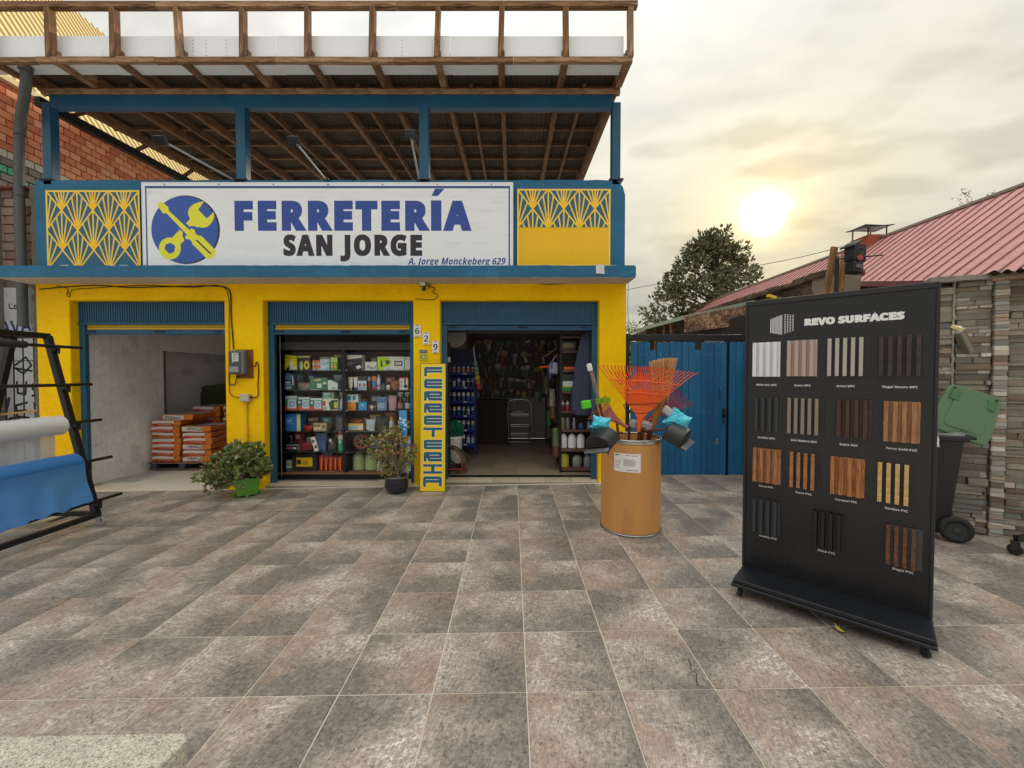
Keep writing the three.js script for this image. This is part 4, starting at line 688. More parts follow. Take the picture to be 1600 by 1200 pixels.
// ---------------------------------------------------------------- stone-clad wall at the side of the yard
{
  const o = thing('stone_wall', 'side wall clad in thin stacked slate strips of grey, buff and rust', 'wall', [0, 0, 0]);
  const P = new THREE.Vector3(4.23, 0, -3.854), u = new THREE.Vector3(0.865, 0, 0.50).normalize(), nrm = new THREE.Vector3(-u.z, 0, u.x), r = rng(33);
  const ang = Math.atan2(-u.z, u.x), top = 2.43, bot = 0.0;
  const pt = (s, off = 0) => P.clone().addScaledVector(u, s).addScaledVector(nrm, off);
  // nrm must look back at the yard
  if (nrm.x > 0) nrm.negate();
  const slab = (s0, s1, y0, y1, off, th, m, name = 'core') => { const c = pt((s0 + s1) / 2, off - th / 2); const k = mesh(name, muv(new THREE.BoxGeometry(s1 - s0, y1 - y0, th)), m, o); k.position.set(c.x, (y0 + y1) / 2, c.z); k.rotation.y = ang; return k; };
  slab(-0.6, 1.6, -0.3, top - 0.03, 0, 0.2, M.mortar);
  slab(0.22, 0.295, -0.3, top, 0.07, 0.12, M.mortar);
  const wb = mesh('core', muv(span(3.62, 3.8, -0.3, 2.15, -5.92, -4.05)), M.mortar, o);
  const stoneMap = tex(512, 512, (a, b, i, j) => { const n = fbm(a * 4, b * 22, 22, 151, 4), f = fbm(a * 40, b * 60, 60, 155, 2); const q = 0.62 + 0.5 * (n - 0.5) + 0.4 * (f - 0.5); return [q, q * 0.985, q * 0.96]; });
  const cols = ['#9d978d', '#8f8a82', '#a8a198', '#86817a', '#98928a', '#a0968a', '#998978', '#826f63', '#8c7b6f', '#8f908c', '#b0a9a0', '#7d7872'];
  const sm = cols.map((c, k) => std(C(c).multiplyScalar(2.9), 0.85, { map: scaled(stoneMap, 2.2, 2.2), bumpMap: gritFine, bumpScale: 0.01 }));
  const wts = [0, 0, 1, 1, 2, 2, 3, 4, 4, 5, 6, 7, 8, 9, 9, 10, 11];
  const shapes = []; for (let k = 0; k < 6; k++) shapes.push(jitter(jitter(new RoundedBoxGeometry(1, 1, 1, 2, 0.09), 0.07, 100 + k, 2.2), 0.03, 120 + k, 7));
  const stones = []; // [s, y, length, height, depth]
  const lay = (s0, s1, off, yTop) => { let y = bot + 0.02; while (y < yTop - 0.01) { const h = 0.024 + r() * 0.042; let s = s0 + r() * 0.02; while (s < s1 - 0.02) { const l = Math.min(s1 - s, 0.07 + r() * 0.24); stones.push([s + l / 2, y + h / 2, l, h, off + r() * r() * 0.04]); s += l; } y += h; } };
  lay(-0.22, -0.04, 0.02, top - 0.06); lay(-0.032, 0.205, 0.035, top); lay(0.312, 1.06, 0.0, top - 0.01);
  const pier = []; { let y = bot + 0.02; while (y < top + 0.02) { const h = 0.022 + r() * 0.03; pier.push([0.258, y + h / 2, 0.092, h, 0.07 + r() * 0.01]); y += h; } }
  stones.push(...pier);
  stones.sort((a, b) => b[2] * b[3] - a[2] * a[3]);
  const rest = [];
  stones.forEach(([s, y, l, h, off], k) => {
    const c = pt(s, off), m = sm[wts[Math.floor(r() * wts.length)]], g = shapes[k % 6];
    if (k < 300) { const b = mesh('stone', g, m, o); b.position.set(c.x, y, c.z); b.rotation.set(0, ang, (r() - 0.5) * 0.03); b.scale.set(l - 0.004, h - 0.003, 0.07); }
    else { const q = g.clone().scale(l - 0.004, h - 0.003, 0.07).rotateY(ang).translate(c.x, y, c.z); rest.push(paint(q, C(cols[Math.floor(r() * cols.length)]).multiplyScalar(2.0))); }
  });
  if (rest.length) { const m = mesh('small_stone', mg(rest), std('#ffffff', 0.85, { vertexColors: true, bumpMap: gritFine, bumpScale: 0.01 }), o); m.userData.kind = 'stuff'; }
  for (const s of [-0.037, 0.207, 0.308]) { const c = pt(s, s < 0 ? 0.045 : s < 0.2 ? 0.055 : 0.02); const k = mesh('mortar_joint', jitter(new THREE.BoxGeometry(0.016, top, 0.05, 2, 90, 2), 0.009, 7, 26), std('#9d9484', 0.95), o); k.position.set(c.x, top / 2, c.z); k.rotation.y = ang; }
  const cm = std('#8b857b', 0.95, { bumpMap: grit, bumpScale: 0.02 });
  const cp = pt(0.14, 0.0); const k = mesh('coping', muv(jitter(new THREE.BoxGeometry(0.72, 0.05, 0.3, 20, 2, 6), 0.016, 4, 9)), cm, o); k.position.set(cp.x, top + 0.01, cp.z); k.rotation.y = ang;
  // lamp
  const a = at(1496, 513, 3.63), b = at(1514, 548, 3.72), L = thing('wall_lamp', 'brushed steel cylinder spotlight with cream cap on the stone wall', 'lamp', a);
  const v = b.clone().sub(a); mesh('barrel', rod(v.clone().multiplyScalar(0.12), v, 0.042, 0.042, 20), std('#8f8a80', 0.35, { metalness: 0.7 }), L); mesh('collar', rod([0, 0, 0], v.clone().multiplyScalar(0.14), 0.03, 0.03, 16), M.whitePlastic, L);
  mesh('cap', cy(0.046, 0.046, 0.022, 0, 0.005, 0, 20, 0.5, 0, -0.15), std('#d9c98f', 0.4), L); mesh('mount', rod(v.clone().multiplyScalar(0.6), v.clone().multiplyScalar(0.7).addScaledVector(nrm, -0.09), 0.02), M.darkSteel, L);
  // dark corrugated awning
  const A = at(1550, 438, 3.58), aw = thing('corrugated_awning', 'dark corrugated sheet edge over the stone wall', 'awning', [A.x, A.y, A.z]); aw.rotation.y = ang;
  const sh = new THREE.PlaneGeometry(1.2, 0.7, 90, 1), sp = sh.attributes.position; for (let i = 0; i < sp.count; i++) sp.setZ(i, Math.sin(sp.getX(i) * 82) * 0.014); sh.rotateX(-Math.PI / 2).rotateX(-0.06).translate(0.6, 0.05, -0.33); sh.computeVertexNormals();
  mesh('sheet', sh, std('#332a28', 0.6, { side: THREE.DoubleSide }), aw); mesh('fascia', muv(rb(1.2, 0.03, 0.03, 0.004, 0.6, 0.005, 0.0)), M.woodDark, aw);
}
// ---------------------------------------------------------------- sample display board
{
  const th = -42.7 * Math.PI / 180, y0 = gy(2.06), o = thing('display_board', 'tall black rolling display board of slatted wall panel samples', 'display board', [2.0635, y0, -2.62], th);
  const W = 0.95, top = 2.065 - y0, bot = 0.112;
  const plastic = std('#1a1a1d', 0.5, { bumpMap: gritFine, bumpScale: 0.0006 });
  const art = printed(1000, 2040, (c, w, h) => {
    const S = 1000 / W, X = (s) => (s + W / 2) * S, Y = (y) => (2.065 - y) * S;
    c.fillStyle = '#17171a'; c.fillRect(0, 0, w, h);
    for (let k = 0; k < 900; k++) { c.fillStyle = `rgba(${k % 2 ? '60,60,66' : '0,0,0'},0.06)`; c.fillRect(hash(k, 1, 3) * w, hash(k, 2, 3) * h, 2 + 60 * hash(k, 3, 3), 1 + 2 * hash(k, 4, 3)); }
    c.strokeStyle = 'rgba(70,70,78,0.5)'; c.lineWidth = 1.2; for (const y of [1.64, 1.27, 0.9, 0.53]) { c.beginPath(); c.moveTo(0, Y(y)); c.lineTo(w, Y(y)); c.stroke(); }
    c.fillStyle = '#e4e4e4'; c.textAlign = 'center';
    const put = (t, s, y, wide, high, bold = 0) => { c.save(); c.translate(X(s), Y(y)); c.font = 'bold 100px sans-serif'; const m = c.measureText(t).width + bold; c.scale(wide * S / m, high * S / (72 + bold)); c.lineWidth = bold; c.strokeStyle = '#e4e4e4'; if (bold) c.strokeText(t, 0, 0); c.fillText(t, 0, 0); c.restore(); };
    put('REVO SURFACES', 0.102, 1.876, 0.488, 0.047, 12);
    for (const [t, s, y] of [['White Oak WPC', -0.35, 1.473], ['Arena WPC', -0.142, 1.473], ['Arena WPC', 0.082, 1.473], ['Nogal Oscuro WPC', 0.329, 1.473], ['Grafito WPC', -0.345, 1.094], ['Gris Madera WPC', -0.129, 1.096], ['Roble PVC', 0.102, 1.097], ['Terra Gold PVC', 0.342, 1.1], ['Terra PVC', -0.343, 0.744], ['Terra PVC', -0.126, 0.74], ['Caramel PVC', 0.095, 0.736], ['Bamboo PVC', 0.326, 0.734], ['Grafito PVC', -0.326, 0.383], ['Black PVC', 0.001, 0.377], ['Nogal PVC', 0.36, 0.373]]) put(t, s, y - 0.009, 0.0088 * t.length + 0.012, 0.0135);
    // emblem: a corner of ribbed cladding
    const q = (s, y) => [X(s), Y(y)], face = (s0, s1, t0, b0, t1, b1, n, dash) => { for (let k = 0; k < n; k++) { const a = k / n, b = (k + 0.62) / n, sa = lerp(s0, s1, a), sb = lerp(s0, s1, b); const yy = (p, f) => lerp(lerp(t0, t1, f), lerp(b0, b1, f), p); if (!dash) { c.fillStyle = k % 2 ? '#c9c9cd' : '#e2e2e5'; c.beginPath(); c.moveTo(...q(sa, yy(0, a))); c.lineTo(...q(sb, yy(0, b))); c.lineTo(...q(sb, yy(1, b))); c.lineTo(...q(sa, yy(1, a))); c.fill(); } else { c.fillStyle = '#cfcfd3'; for (let d = 0; d < 12; d++) { const p0 = d / 12, p1 = (d + 0.55) / 12; c.beginPath(); c.moveTo(...q(sa, yy(p0, a))); c.lineTo(...q(sb, yy(p0, b))); c.lineTo(...q(sb, yy(p1, b))); c.lineTo(...q(sa, yy(p1, a))); c.fill(); } } } };
    face(-0.331, -0.258, 1.935, 1.838, 1.962, 1.82, 8, false); face(-0.25, -0.19, 1.962, 1.822, 1.95, 1.842, 4, true);
  });
  mesh('panel', bx(W, top - bot, 0.03, 0, (top + bot) / 2, 0), [plastic, plastic, plastic, plastic, std('#ffffff', 0.42, { map: art, roughnessMap: gritWide }), plastic], o);
  mesh('rim', mg([rb(W + 0.014, 0.035, 0.05, 0.004, 0, top - 0.008, 0), rb(0.018, top - bot, 0.05, 0.004, -W / 2 - 0.003, (top + bot) / 2, 0), rb(0.018, top - bot, 0.05, 0.004, W / 2 + 0.003, (top + bot) / 2, 0)]), plastic, o);
  mesh('base', mg([rb(W + 0.015, 0.03, 0.56, 0.006, 0, 0.1, 0.0), rb(W + 0.035, 0.022, 0.585, 0.006, 0, 0.075, 0.0)]), std('#14171d', 0.4, { bumpMap: gritFine, bumpScale: 0.0008 }), o);
  for (const [x, z] of [[-0.44, 0.25], [0.44, 0.25], [-0.44, -0.25], [0.44, -0.25]]) {
    const c = new THREE.Group(); c.name = 'caster'; c.position.set(x, 0, z); c.rotation.y = x + z; o.add(c);
    mesh('wheel', cy(0.024, 0.024, 0.018, 0, 0.025, 0.012, 16, 0, 0, Math.PI / 2), M.rubber, c); mesh('fork', mg([rb(0.003, 0.04, 0.024, 0.001, -0.012, 0.04, 0.004), rb(0.003, 0.04, 0.024, 0.001, 0.012, 0.04, 0.004), rb(0.034, 0.006, 0.034, 0.002, 0, 0.061, 0)]), M.darkSteel, c);
  }
  const grainOf = (a, b, s) => woodMap(C(a).convertLinearToSRGB().toArray(), C(b).convertLinearToSRGB().toArray(), s, 0.15);
  const wd = (a, b, s) => std('#ffffff', 0.5, { map: scaled(grainOf(a, b, s), 3, 3) });
  const kinds = { white: std('#d8d9dc', 0.45), arena: std('#ad9a90', 0.5), greige: std('#a8a59a', 0.5), dark: wd('#2c2320', '#453732', 301), graph: std('#2e2f33', 0.5), grey: std('#85796f', 0.55), roble: wd('#341e18', '#4f3026', 305), gold: wd('#8c603f', '#a87b52', 309), terra: wd('#8c5836', '#b07d50', 313), caramel: wd('#854f2e', '#b57b48', 317), bamboo: wd('#b8935c', '#d3b276', 321), nogal: wd('#4f2f1d', '#744a2c', 325), black: std('#0f0f12', 0.4) };
  const samples = [['white', 'f', -0.434, 1.775, 0.166, 4, 'white fluted panel sample'], ['arena', 'f', -0.229, 1.778, 0.165, 4, 'pinkish sand fluted panel sample'], ['greige', 's', -0.012, 1.78, 0.206, 5, 'pale grey slats on black backing'], ['dark', 's', 0.233, 1.778, 0.212, 5, 'very dark brown slatted sample'], ['graph', 'f', -0.417, 1.388, 0.162, 4, 'charcoal fluted sample in the second row'], ['grey', 's', -0.222, 1.391, 0.2, 5, 'grey-brown slats on black backing'], ['roble', 'f', 0.039, 1.392, 0.169, 4, 'dark oak fluted sample'], ['gold', 'f', 0.26, 1.39, 0.158, 4, 'golden brown fluted sample'], ['terra', 'f', -0.423, 1.026, 0.167, 4, 'reddish timber fluted sample'], ['terra', 's', -0.204, 1.024, 0.168, 4, 'reddish timber slats on black backing'], ['caramel', 'f', 0.014, 1.024, 0.168, 4, 'caramel fluted sample'], ['bamboo', 's', 0.239, 1.02, 0.167, 4, 'pale bamboo slats on black backing'], ['graph', 'f', -0.422, 0.662, 0.167, 4, 'charcoal fluted sample in the bottom row'], ['black', 'f', -0.072, 0.655, 0.162, 4, 'glossy black fluted sample'], ['nogal', 's', 0.282, 0.649, 0.157, 4, 'walnut slats on grey backing']];
  for (const [k, type, s, yt, w, n, label] of samples) {
    const h = 0.241, g = new THREE.Group(); g.name = 'panel_sample'; g.userData.label = label; g.position.set(s + w / 2, yt - y0 - h / 2, 0.0155); o.add(g); const m = kinds[k];
    mesh('backing', bx(w, h, 0.006, 0, 0, 0.0035), type === 's' ? (k === 'nogal' ? std('#3b3b3c', 0.6) : plastic) : m, g);
    const wb = type === 's' ? w / (n + 0.35) : w / n;
    for (let i = 0; i < n; i++) {
      const x = -w / 2 + wb * (i + 0.5);
      if (type === 's') { mesh('slat', muv(rb(wb * 0.52, h - 0.001, 0.02, 0.002, 0, 0, 0)).rotateZ(0), m, g).position.set(x - wb * 0.2, 0, 0.0165); }
      else { const q = new THREE.Shape(); q.moveTo(-wb / 2, 0); q.lineTo(-wb / 2, 0.004); q.lineTo(-wb * 0.47, 0.02); q.quadraticCurveTo(-wb * 0.45, 0.025, -wb * 0.38, 0.025); q.lineTo(wb * 0.02, 0.025); q.quadraticCurveTo(wb * 0.09, 0.025, wb * 0.11, 0.018); q.lineTo(wb * 0.17, 0.003); q.lineTo(wb / 2, 0.003); q.lineTo(wb / 2, 0); q.closePath(); const e = muv(new THREE.ExtrudeGeometry(q, { depth: h - 0.001, bevelEnabled: false, curveSegments: 4 }).translate(0, 0, -h / 2).rotateX(Math.PI / 2)); const u = e.attributes.uv; for (let z = 0; z < u.count; z++) u.setXY(z, u.getY(z) * 0.6 + i * 0.21, u.getX(z) * 1.0 + i * 0.3); const f = mesh('slat', e, m, g); f.position.set(x, 0, 0.0066); }
    }
  }
}
// ---------------------------------------------------------------- wheeled bin, bench, trolley, leaf
{
  const y0 = gy(3.8), o = thing('wheelie_bin', 'black wheeled rubbish bin with its green lid flipped open', 'bin', [3.917, y0, -3.758], -Math.PI / 6), bk = std('#14161b', 0.5, { bumpMap: gritFine, bumpScale: 0.001 });
  const g = new THREE.BoxGeometry(0.42, 0.86, 0.42, 4, 8, 4), p = g.attributes.position; for (let i = 0; i < p.count; i++) { const f = 0.78 + 0.22 * (p.getY(i) / 0.86 + 0.5); p.setX(i, p.getX(i) * f - (1 - f) * 0.12); p.setZ(i, p.getZ(i) * f); } g.computeVertexNormals();
  mesh('body', muv(g.translate(-0.06, 0.49, 0)), bk, o);
  mesh('rim', mg([rb(0.47, 0.05, 0.46, 0.012, -0.05, 0.925, 0), rb(0.08, 0.03, 0.42, 0.01, 0.19, 0.935, 0)]), bk, o);
  mesh('liner', jitter(new THREE.BoxGeometry(0.42, 0.03, 0.42, 12, 1, 12).translate(-0.06, 0.955, 0), 0.02, 3, 14), std('#8d9090', 0.3), o);
  mesh('rag', jitter(new THREE.BoxGeometry(0.075, 0.1, 0.012, 4, 5, 1).translate(-0.06, 0.9, 0.24), 0.01, 8, 20), std('#d2cfc6', 0.8), o);
  for (const z of [0.19, -0.19]) { const w = new THREE.Group(); w.name = 'wheel'; w.position.set(0.12, 0.118, z); o.add(w); mesh('tyre', new THREE.TorusGeometry(0.088, 0.03, 10, 28), M.rubber, w); mesh('hub', cy(0.07, 0.07, 0.035, 0, 0, 0, 24, Math.PI / 2), std('#2a2b2c', 0.5), w); mesh('axle_cap', cy(0.022, 0.025, 0.05, 0, 0, 0, 14, Math.PI / 2), std('#37393a', 0.5), w); }
  const lid = new THREE.Group(); lid.name = 'lid'; o.updateMatrixWorld(true); lid.position.copy(o.worldToLocal(at(1494, 682, 3.62))); lid.scale.setScalar(0.9); lid.rotation.set(-0.16, 0.4, -0.36, 'ZYX'); o.add(lid); const gm = std('#5b7a59', 0.55, { bumpMap: gritWide, bumpScale: 0.002 }), gd = std('#47704a', 0.5);
  const s = new THREE.Shape(); s.moveTo(-0.23, 0.02); s.lineTo(0.21, 0.0); s.quadraticCurveTo(0.27, 0.02, 0.272, 0.09); s.lineTo(0.25, 0.40); s.quadraticCurveTo(0.24, 0.47, 0.16, 0.475); s.lineTo(-0.16, 0.475); s.quadraticCurveTo(-0.235, 0.47, -0.24, 0.40); s.lineTo(-0.27, 0.09); s.quadraticCurveTo(-0.27, 0.03, -0.23, 0.02);
  mesh('shell', new THREE.ExtrudeGeometry(s, { depth: 0.014, bevelEnabled: true, bevelSize: 0.012, bevelThickness: 0.012, bevelSegments: 3, curveSegments: 8 }), gm, lid);
  const r2 = new THREE.Shape(); r2.moveTo(-0.14, 0.08); r2.lineTo(0.14, 0.08); r2.quadraticCurveTo(0.18, 0.08, 0.18, 0.13); r2.lineTo(0.155, 0.40); r2.lineTo(-0.155, 0.40); r2.lineTo(-0.18, 0.13); r2.quadraticCurveTo(-0.18, 0.08, -0.14, 0.08);
  mesh('inner_panel', new THREE.ExtrudeGeometry(r2, { depth: 0.006, bevelEnabled: true, bevelSize: 0.006, bevelThickness: 0.004, bevelSegments: 2 }).translate(0, 0, 0.024), gm, lid);
  for (const x of [-0.17, 0.17]) mesh('handle_recess', rb(0.09, 0.1, 0.02, 0.01, x, 0.385, 0.032), gd, lid);
  for (const x of [-0.2, 0.2]) mesh('bolt', cy(0.012, 0.012, 0.01, x, 0.45, 0.028, 10, Math.PI / 2), M.black, lid);
}
{
  const A = at(295, 1147, 1.24), o = thing('stone_bench', 'corner of a rough pale stone bench slab close to the camera', 'bench', [A.x, 0, A.z]);
  const s = new THREE.Shape(); s.moveTo(-1.3, -0.5); s.lineTo(-0.02, -0.5); s.lineTo(-0.012, -0.1); s.lineTo(0.0, -0.05); s.quadraticCurveTo(0.004, 0.0, -0.035, 0.0); s.lineTo(-1.3, -0.03); s.closePath();
  const pm = tex(512, 512, (u, v, i, j) => { const f = fbm(u * 60, v * 60, 60, 161, 3), n = fbm(u * 7, v * 7, 7, 165, 4), d = sst(0.62, 0.74, fbm(u * 90, v * 90, 90, 169, 2)); const q = 0.80 + (f - 0.5) * 0.3 + (n - 0.5) * 0.14 - d * 0.3; return [q, q * 0.975, q * 0.92]; });
  const sm = std('#fbf8f0', 0.95, { map: scaled(pm, 3.2), bumpMap: scaled(grit, 4), bumpScale: 0.008 });
  const g = new THREE.ExtrudeGeometry(s, { depth: 0.075, bevelEnabled: true, bevelSize: 0.008, bevelThickness: 0.01, bevelSegments: 3, curveSegments: 8 }).rotateX(-Math.PI / 2);
  mesh('slab', muv(g.translate(0, A.y - 0.085, 0)), sm, o); mesh('leg', muv(rb(0.14, A.y - 0.08, 0.4, 0.01, -0.35, (A.y - 0.09) / 2, 0.3)), sm, o); mesh('leg', muv(rb(0.14, A.y - 0.08, 0.4, 0.01, -1.05, (A.y - 0.09) / 2, 0.3)), sm, o);
}
{
  const c = at(1586, 866, 3.28), o = thing('trolley', 'black trolley base on a swivel caster at the picture edge by the stone wall', 'trolley', [c.x, gy(c.x), -3.28]);
  const caster = (x, z) => { const k = new THREE.Group(); k.name = 'caster'; k.position.set(x, 0, z); k.rotation.y = 0.3; o.add(k); mesh('wheel', cy(0.045, 0.045, 0.026, 0, 0.046, 0, 20, 0, 0, Math.PI / 2), M.rubber, k); mesh('fork', mg([rb(0.004, 0.07, 0.04, 0.001, -0.018, 0.08, 0), rb(0.004, 0.07, 0.04, 0.001, 0.018, 0.08, 0), rb(0.05, 0.01, 0.05, 0.002, 0, 0.115, 0)]), M.darkSteel, k); };
  caster(0, 0); caster(0.5, 0.1); mesh('frame', mg([beam([0, 0.14, 0], [0.6, 0.16, 0.1], 0.04, 0.045), beam([0, 0.14, 0], [0.45, 0.2, -0.02], 0.03, 0.03)]), M.blackMetal, o);
}
{ const p = at(1309, 992, 2.35), g = new THREE.PlaneGeometry(0.03, 0.055, 4, 6), q = g.attributes.position; for (let i = 0; i < q.count; i++) { const t = q.getY(i) / 0.055 + 0.5; q.setX(i, q.getX(i) * Math.sin(Math.PI * Math.min(1, t * 0.9 + 0.08))); q.setZ(i, Math.pow(q.getX(i) * 40, 2) * 0.012 + (t - 0.5) * (t - 0.5) * 0.06); } g.computeVertexNormals(); tag(mesh('fallen_leaf', g.rotateX(-1.1).rotateY(0.5).translate(p.x, gy(p.x) + 0.014, p.z), phys('#b7a840', 0.6, { side: THREE.DoubleSide })), 'single yellow fallen leaf on the paving before the display board', 'leaf'); }
// ---------------------------------------------------------------- roll rack
{
  const z0 = -4.29, z1 = -2.2, y0 = gy(-4.5), o = thing('roll_rack', 'black steel rack on casters holding rolls of plastic sheet and netting', 'rack', [0, y0, 0]);
  const B = M.blackMetal, ft = 0.1, T = 2.03;
  for (const z of [z0, z1]) {
    mesh('upright', beam([-4.45, ft, z], [-4.93, T, z], 0.055, 0.055, [0, 0, 1]), B, o); mesh('upright', beam([-5.80, ft, z], [-5.30, T, z], 0.055, 0.055, [0, 0, 1]), B, o);
    mesh('crosspiece', beam([-4.93, T, z], [-5.30, T, z], 0.05, 0.05), B, o); mesh('crosspiece', beam([-4.48, ft + 0.03, z - 0.002], [-5.78, ft + 0.03, z - 0.002], 0.04, 0.05), B, o);
    mesh('gusset', rb(0.07, 0.006, 0.16, 0.002, -4.78, ft + 0.0, z + 0.09), M.darkSteel, o);
  }
  for (const x of [-4.45, -5.8]) mesh('bottom_rail', beam([x, ft + 0.02, z0], [x, ft + 0.02, z1], 0.05, 0.05), B, o); for (const x of [-4.94, -5.29]) mesh('top_rail', beam([x, T + 0.0, z0 - 0.02], [x, T + 0.0, z1], 0.05, 0.055), B, o);
  const X = (y) => -4.45 - 0.48 * (y - ft) / (T - ft) + 0.055;
  const ys = [1.92, 1.51, 1.11, 0.69, 0.27];
  for (const y of ys) { mesh('roll_bar', rod([X(y), y, z0 - 0.26], [X(y), y, z1 + 0.1], 0.0165, 0.0165, 12), B, o); for (const z of [z0, z1]) mesh('clamp', mg([rb(0.07, 0.05, 0.05, 0.004, X(y) - 0.01, y - 0.025, z), cy(0.012, 0.012, 0.05, X(y) + 0.03, y - 0.055, z, 8)]), B, o); }
  for (const x of [-4.45, -5.8]) for (const z of [z0 - 0.01, z1]) { const c = new THREE.Group(); c.name = 'caster'; c.position.set(x + 0.03, 0, z); o.add(c); mesh('wheel', mg([new THREE.TorusGeometry(0.036, 0.012, 8, 22).translate(0, 0.048, 0)]), std('#9a9a98', 0.4), c); mesh('hub', cy(0.028, 0.028, 0.016, 0, 0.048, 0, 16, Math.PI / 2), M.steel, c); mesh('fork', mg([rb(0.03, 0.05, 0.004, 0.001, -0.01, 0.07, 0.014), rb(0.03, 0.05, 0.004, 0.001, -0.01, 0.07, -0.014), rb(0.05, 0.008, 0.04, 0.002, -0.01, 0.098, 0)]), M.steel, c); }
  const Y = (y) => y + y0;
  tag(mesh('black_tube_roll', rod([X(1.92), Y(1.92), -4.02], [X(1.92), Y(1.92), -2.4], 0.036, 0.036, 16), M.rubber), 'thick black pipe sleeved on the rack top bar', 'pipe');
  // a roll with its loose end hanging: cross-section swept along the bar, with ripples
  const drape = (name, cx, cyy, R, zA, zB, drop, flare, mat, label, wob, seed, end, back) => {
    const t = thing(name, label, 'roll', [cx, cyy, 0]);
    const body = new THREE.CylinderGeometry(R, R, zA - zB > 0 ? zA - zB : zB - zA, 36, 24, false).rotateX(Math.PI / 2).translate(0, 0, (zA + zB) / 2); jitter(body, R * 0.035, seed, 16); mesh('roll', body, mat, t);
    const N = 60, K = 26, pos = [], idx = []; for (let i = 0; i <= N; i++) for (let j = 0; j <= K; j++) { const z = lerp(zA, zB, i / N), v = j / K, e = fbm(i * 0.35, seed, 512, seed, 3) - 0.5; const d = drop * (1 + e * 0.16) * v; const w = (fbm(z * 7 + 30, v * 1.2, 512, seed + 5, 3) - 0.5) * wob * (0.25 + v) + flare * v * v; pos.push((back ?? R + 0.003) + w, -d, z + (i === 0 ? -flare * v * 0.5 : 0)); if (i < N && j < K) { const a = i * (K + 1) + j; idx.push(a, a + K + 1, a + 1, a + 1, a + K + 1, a + K + 2); } }
    const g = new THREE.BufferGeometry(); g.setAttribute('position', new THREE.Float32BufferAttribute(pos, 3)); g.setIndex(idx); g.computeVertexNormals(); const uv = new Float32Array(pos.length / 3 * 2); for (let i = 0; i < pos.length / 3; i++) { uv[i * 2] = pos[i * 3 + 2]; uv[i * 2 + 1] = pos[i * 3 + 1]; } g.setAttribute('uv', new THREE.BufferAttribute(uv, 2)); mesh('loose_end', g, end ?? mat, t);
    mesh('core', mg([rod([0, 0, zA - 0.006], [0, 0, zB + 0.006], R * 0.36, R * 0.36, 18)]), std('#b09a76', 0.8), t);
  };
  drape('plastic_roll', X(1.11), Y(1.10), 0.1, -4.13, -2.4, 0.46, 0.0, phys('#e6e8e8', 0.16, { clearcoat: 0.5, clearcoatRoughness: 0.15, side: THREE.DoubleSide, bumpMap: scaled(grit, 2), bumpScale: 0.003, transmission: 0.25, thickness: 0 }), 'fat roll of milky white plastic sheet on the black rack', 0.02, 41, undefined, -0.05);
  const weave = tex(256, 256, (u, v, i, j) => { const q = 0.62 + 0.38 * (((i >> 2) + (j >> 2)) % 2) + (hash(i, j, 6) - 0.5) * 0.2; return [q, q, q]; });
  drape('netting_roll', X(0.69) + 0.005, Y(0.70), 0.105, -4.16, -2.4, 0.42, 0.05, phys('#3b92e6', 0.7, { side: THREE.DoubleSide, map: scaled(weave, 9), transmission: 0.22, thickness: 0 }), 'roll of bright blue shade netting hanging below the white plastic', 0.05, 51, phys('#62b0ff', 0.75, { side: THREE.DoubleSide, map: scaled(weave, 9), transmission: 0.3, thickness: 0 }));
}
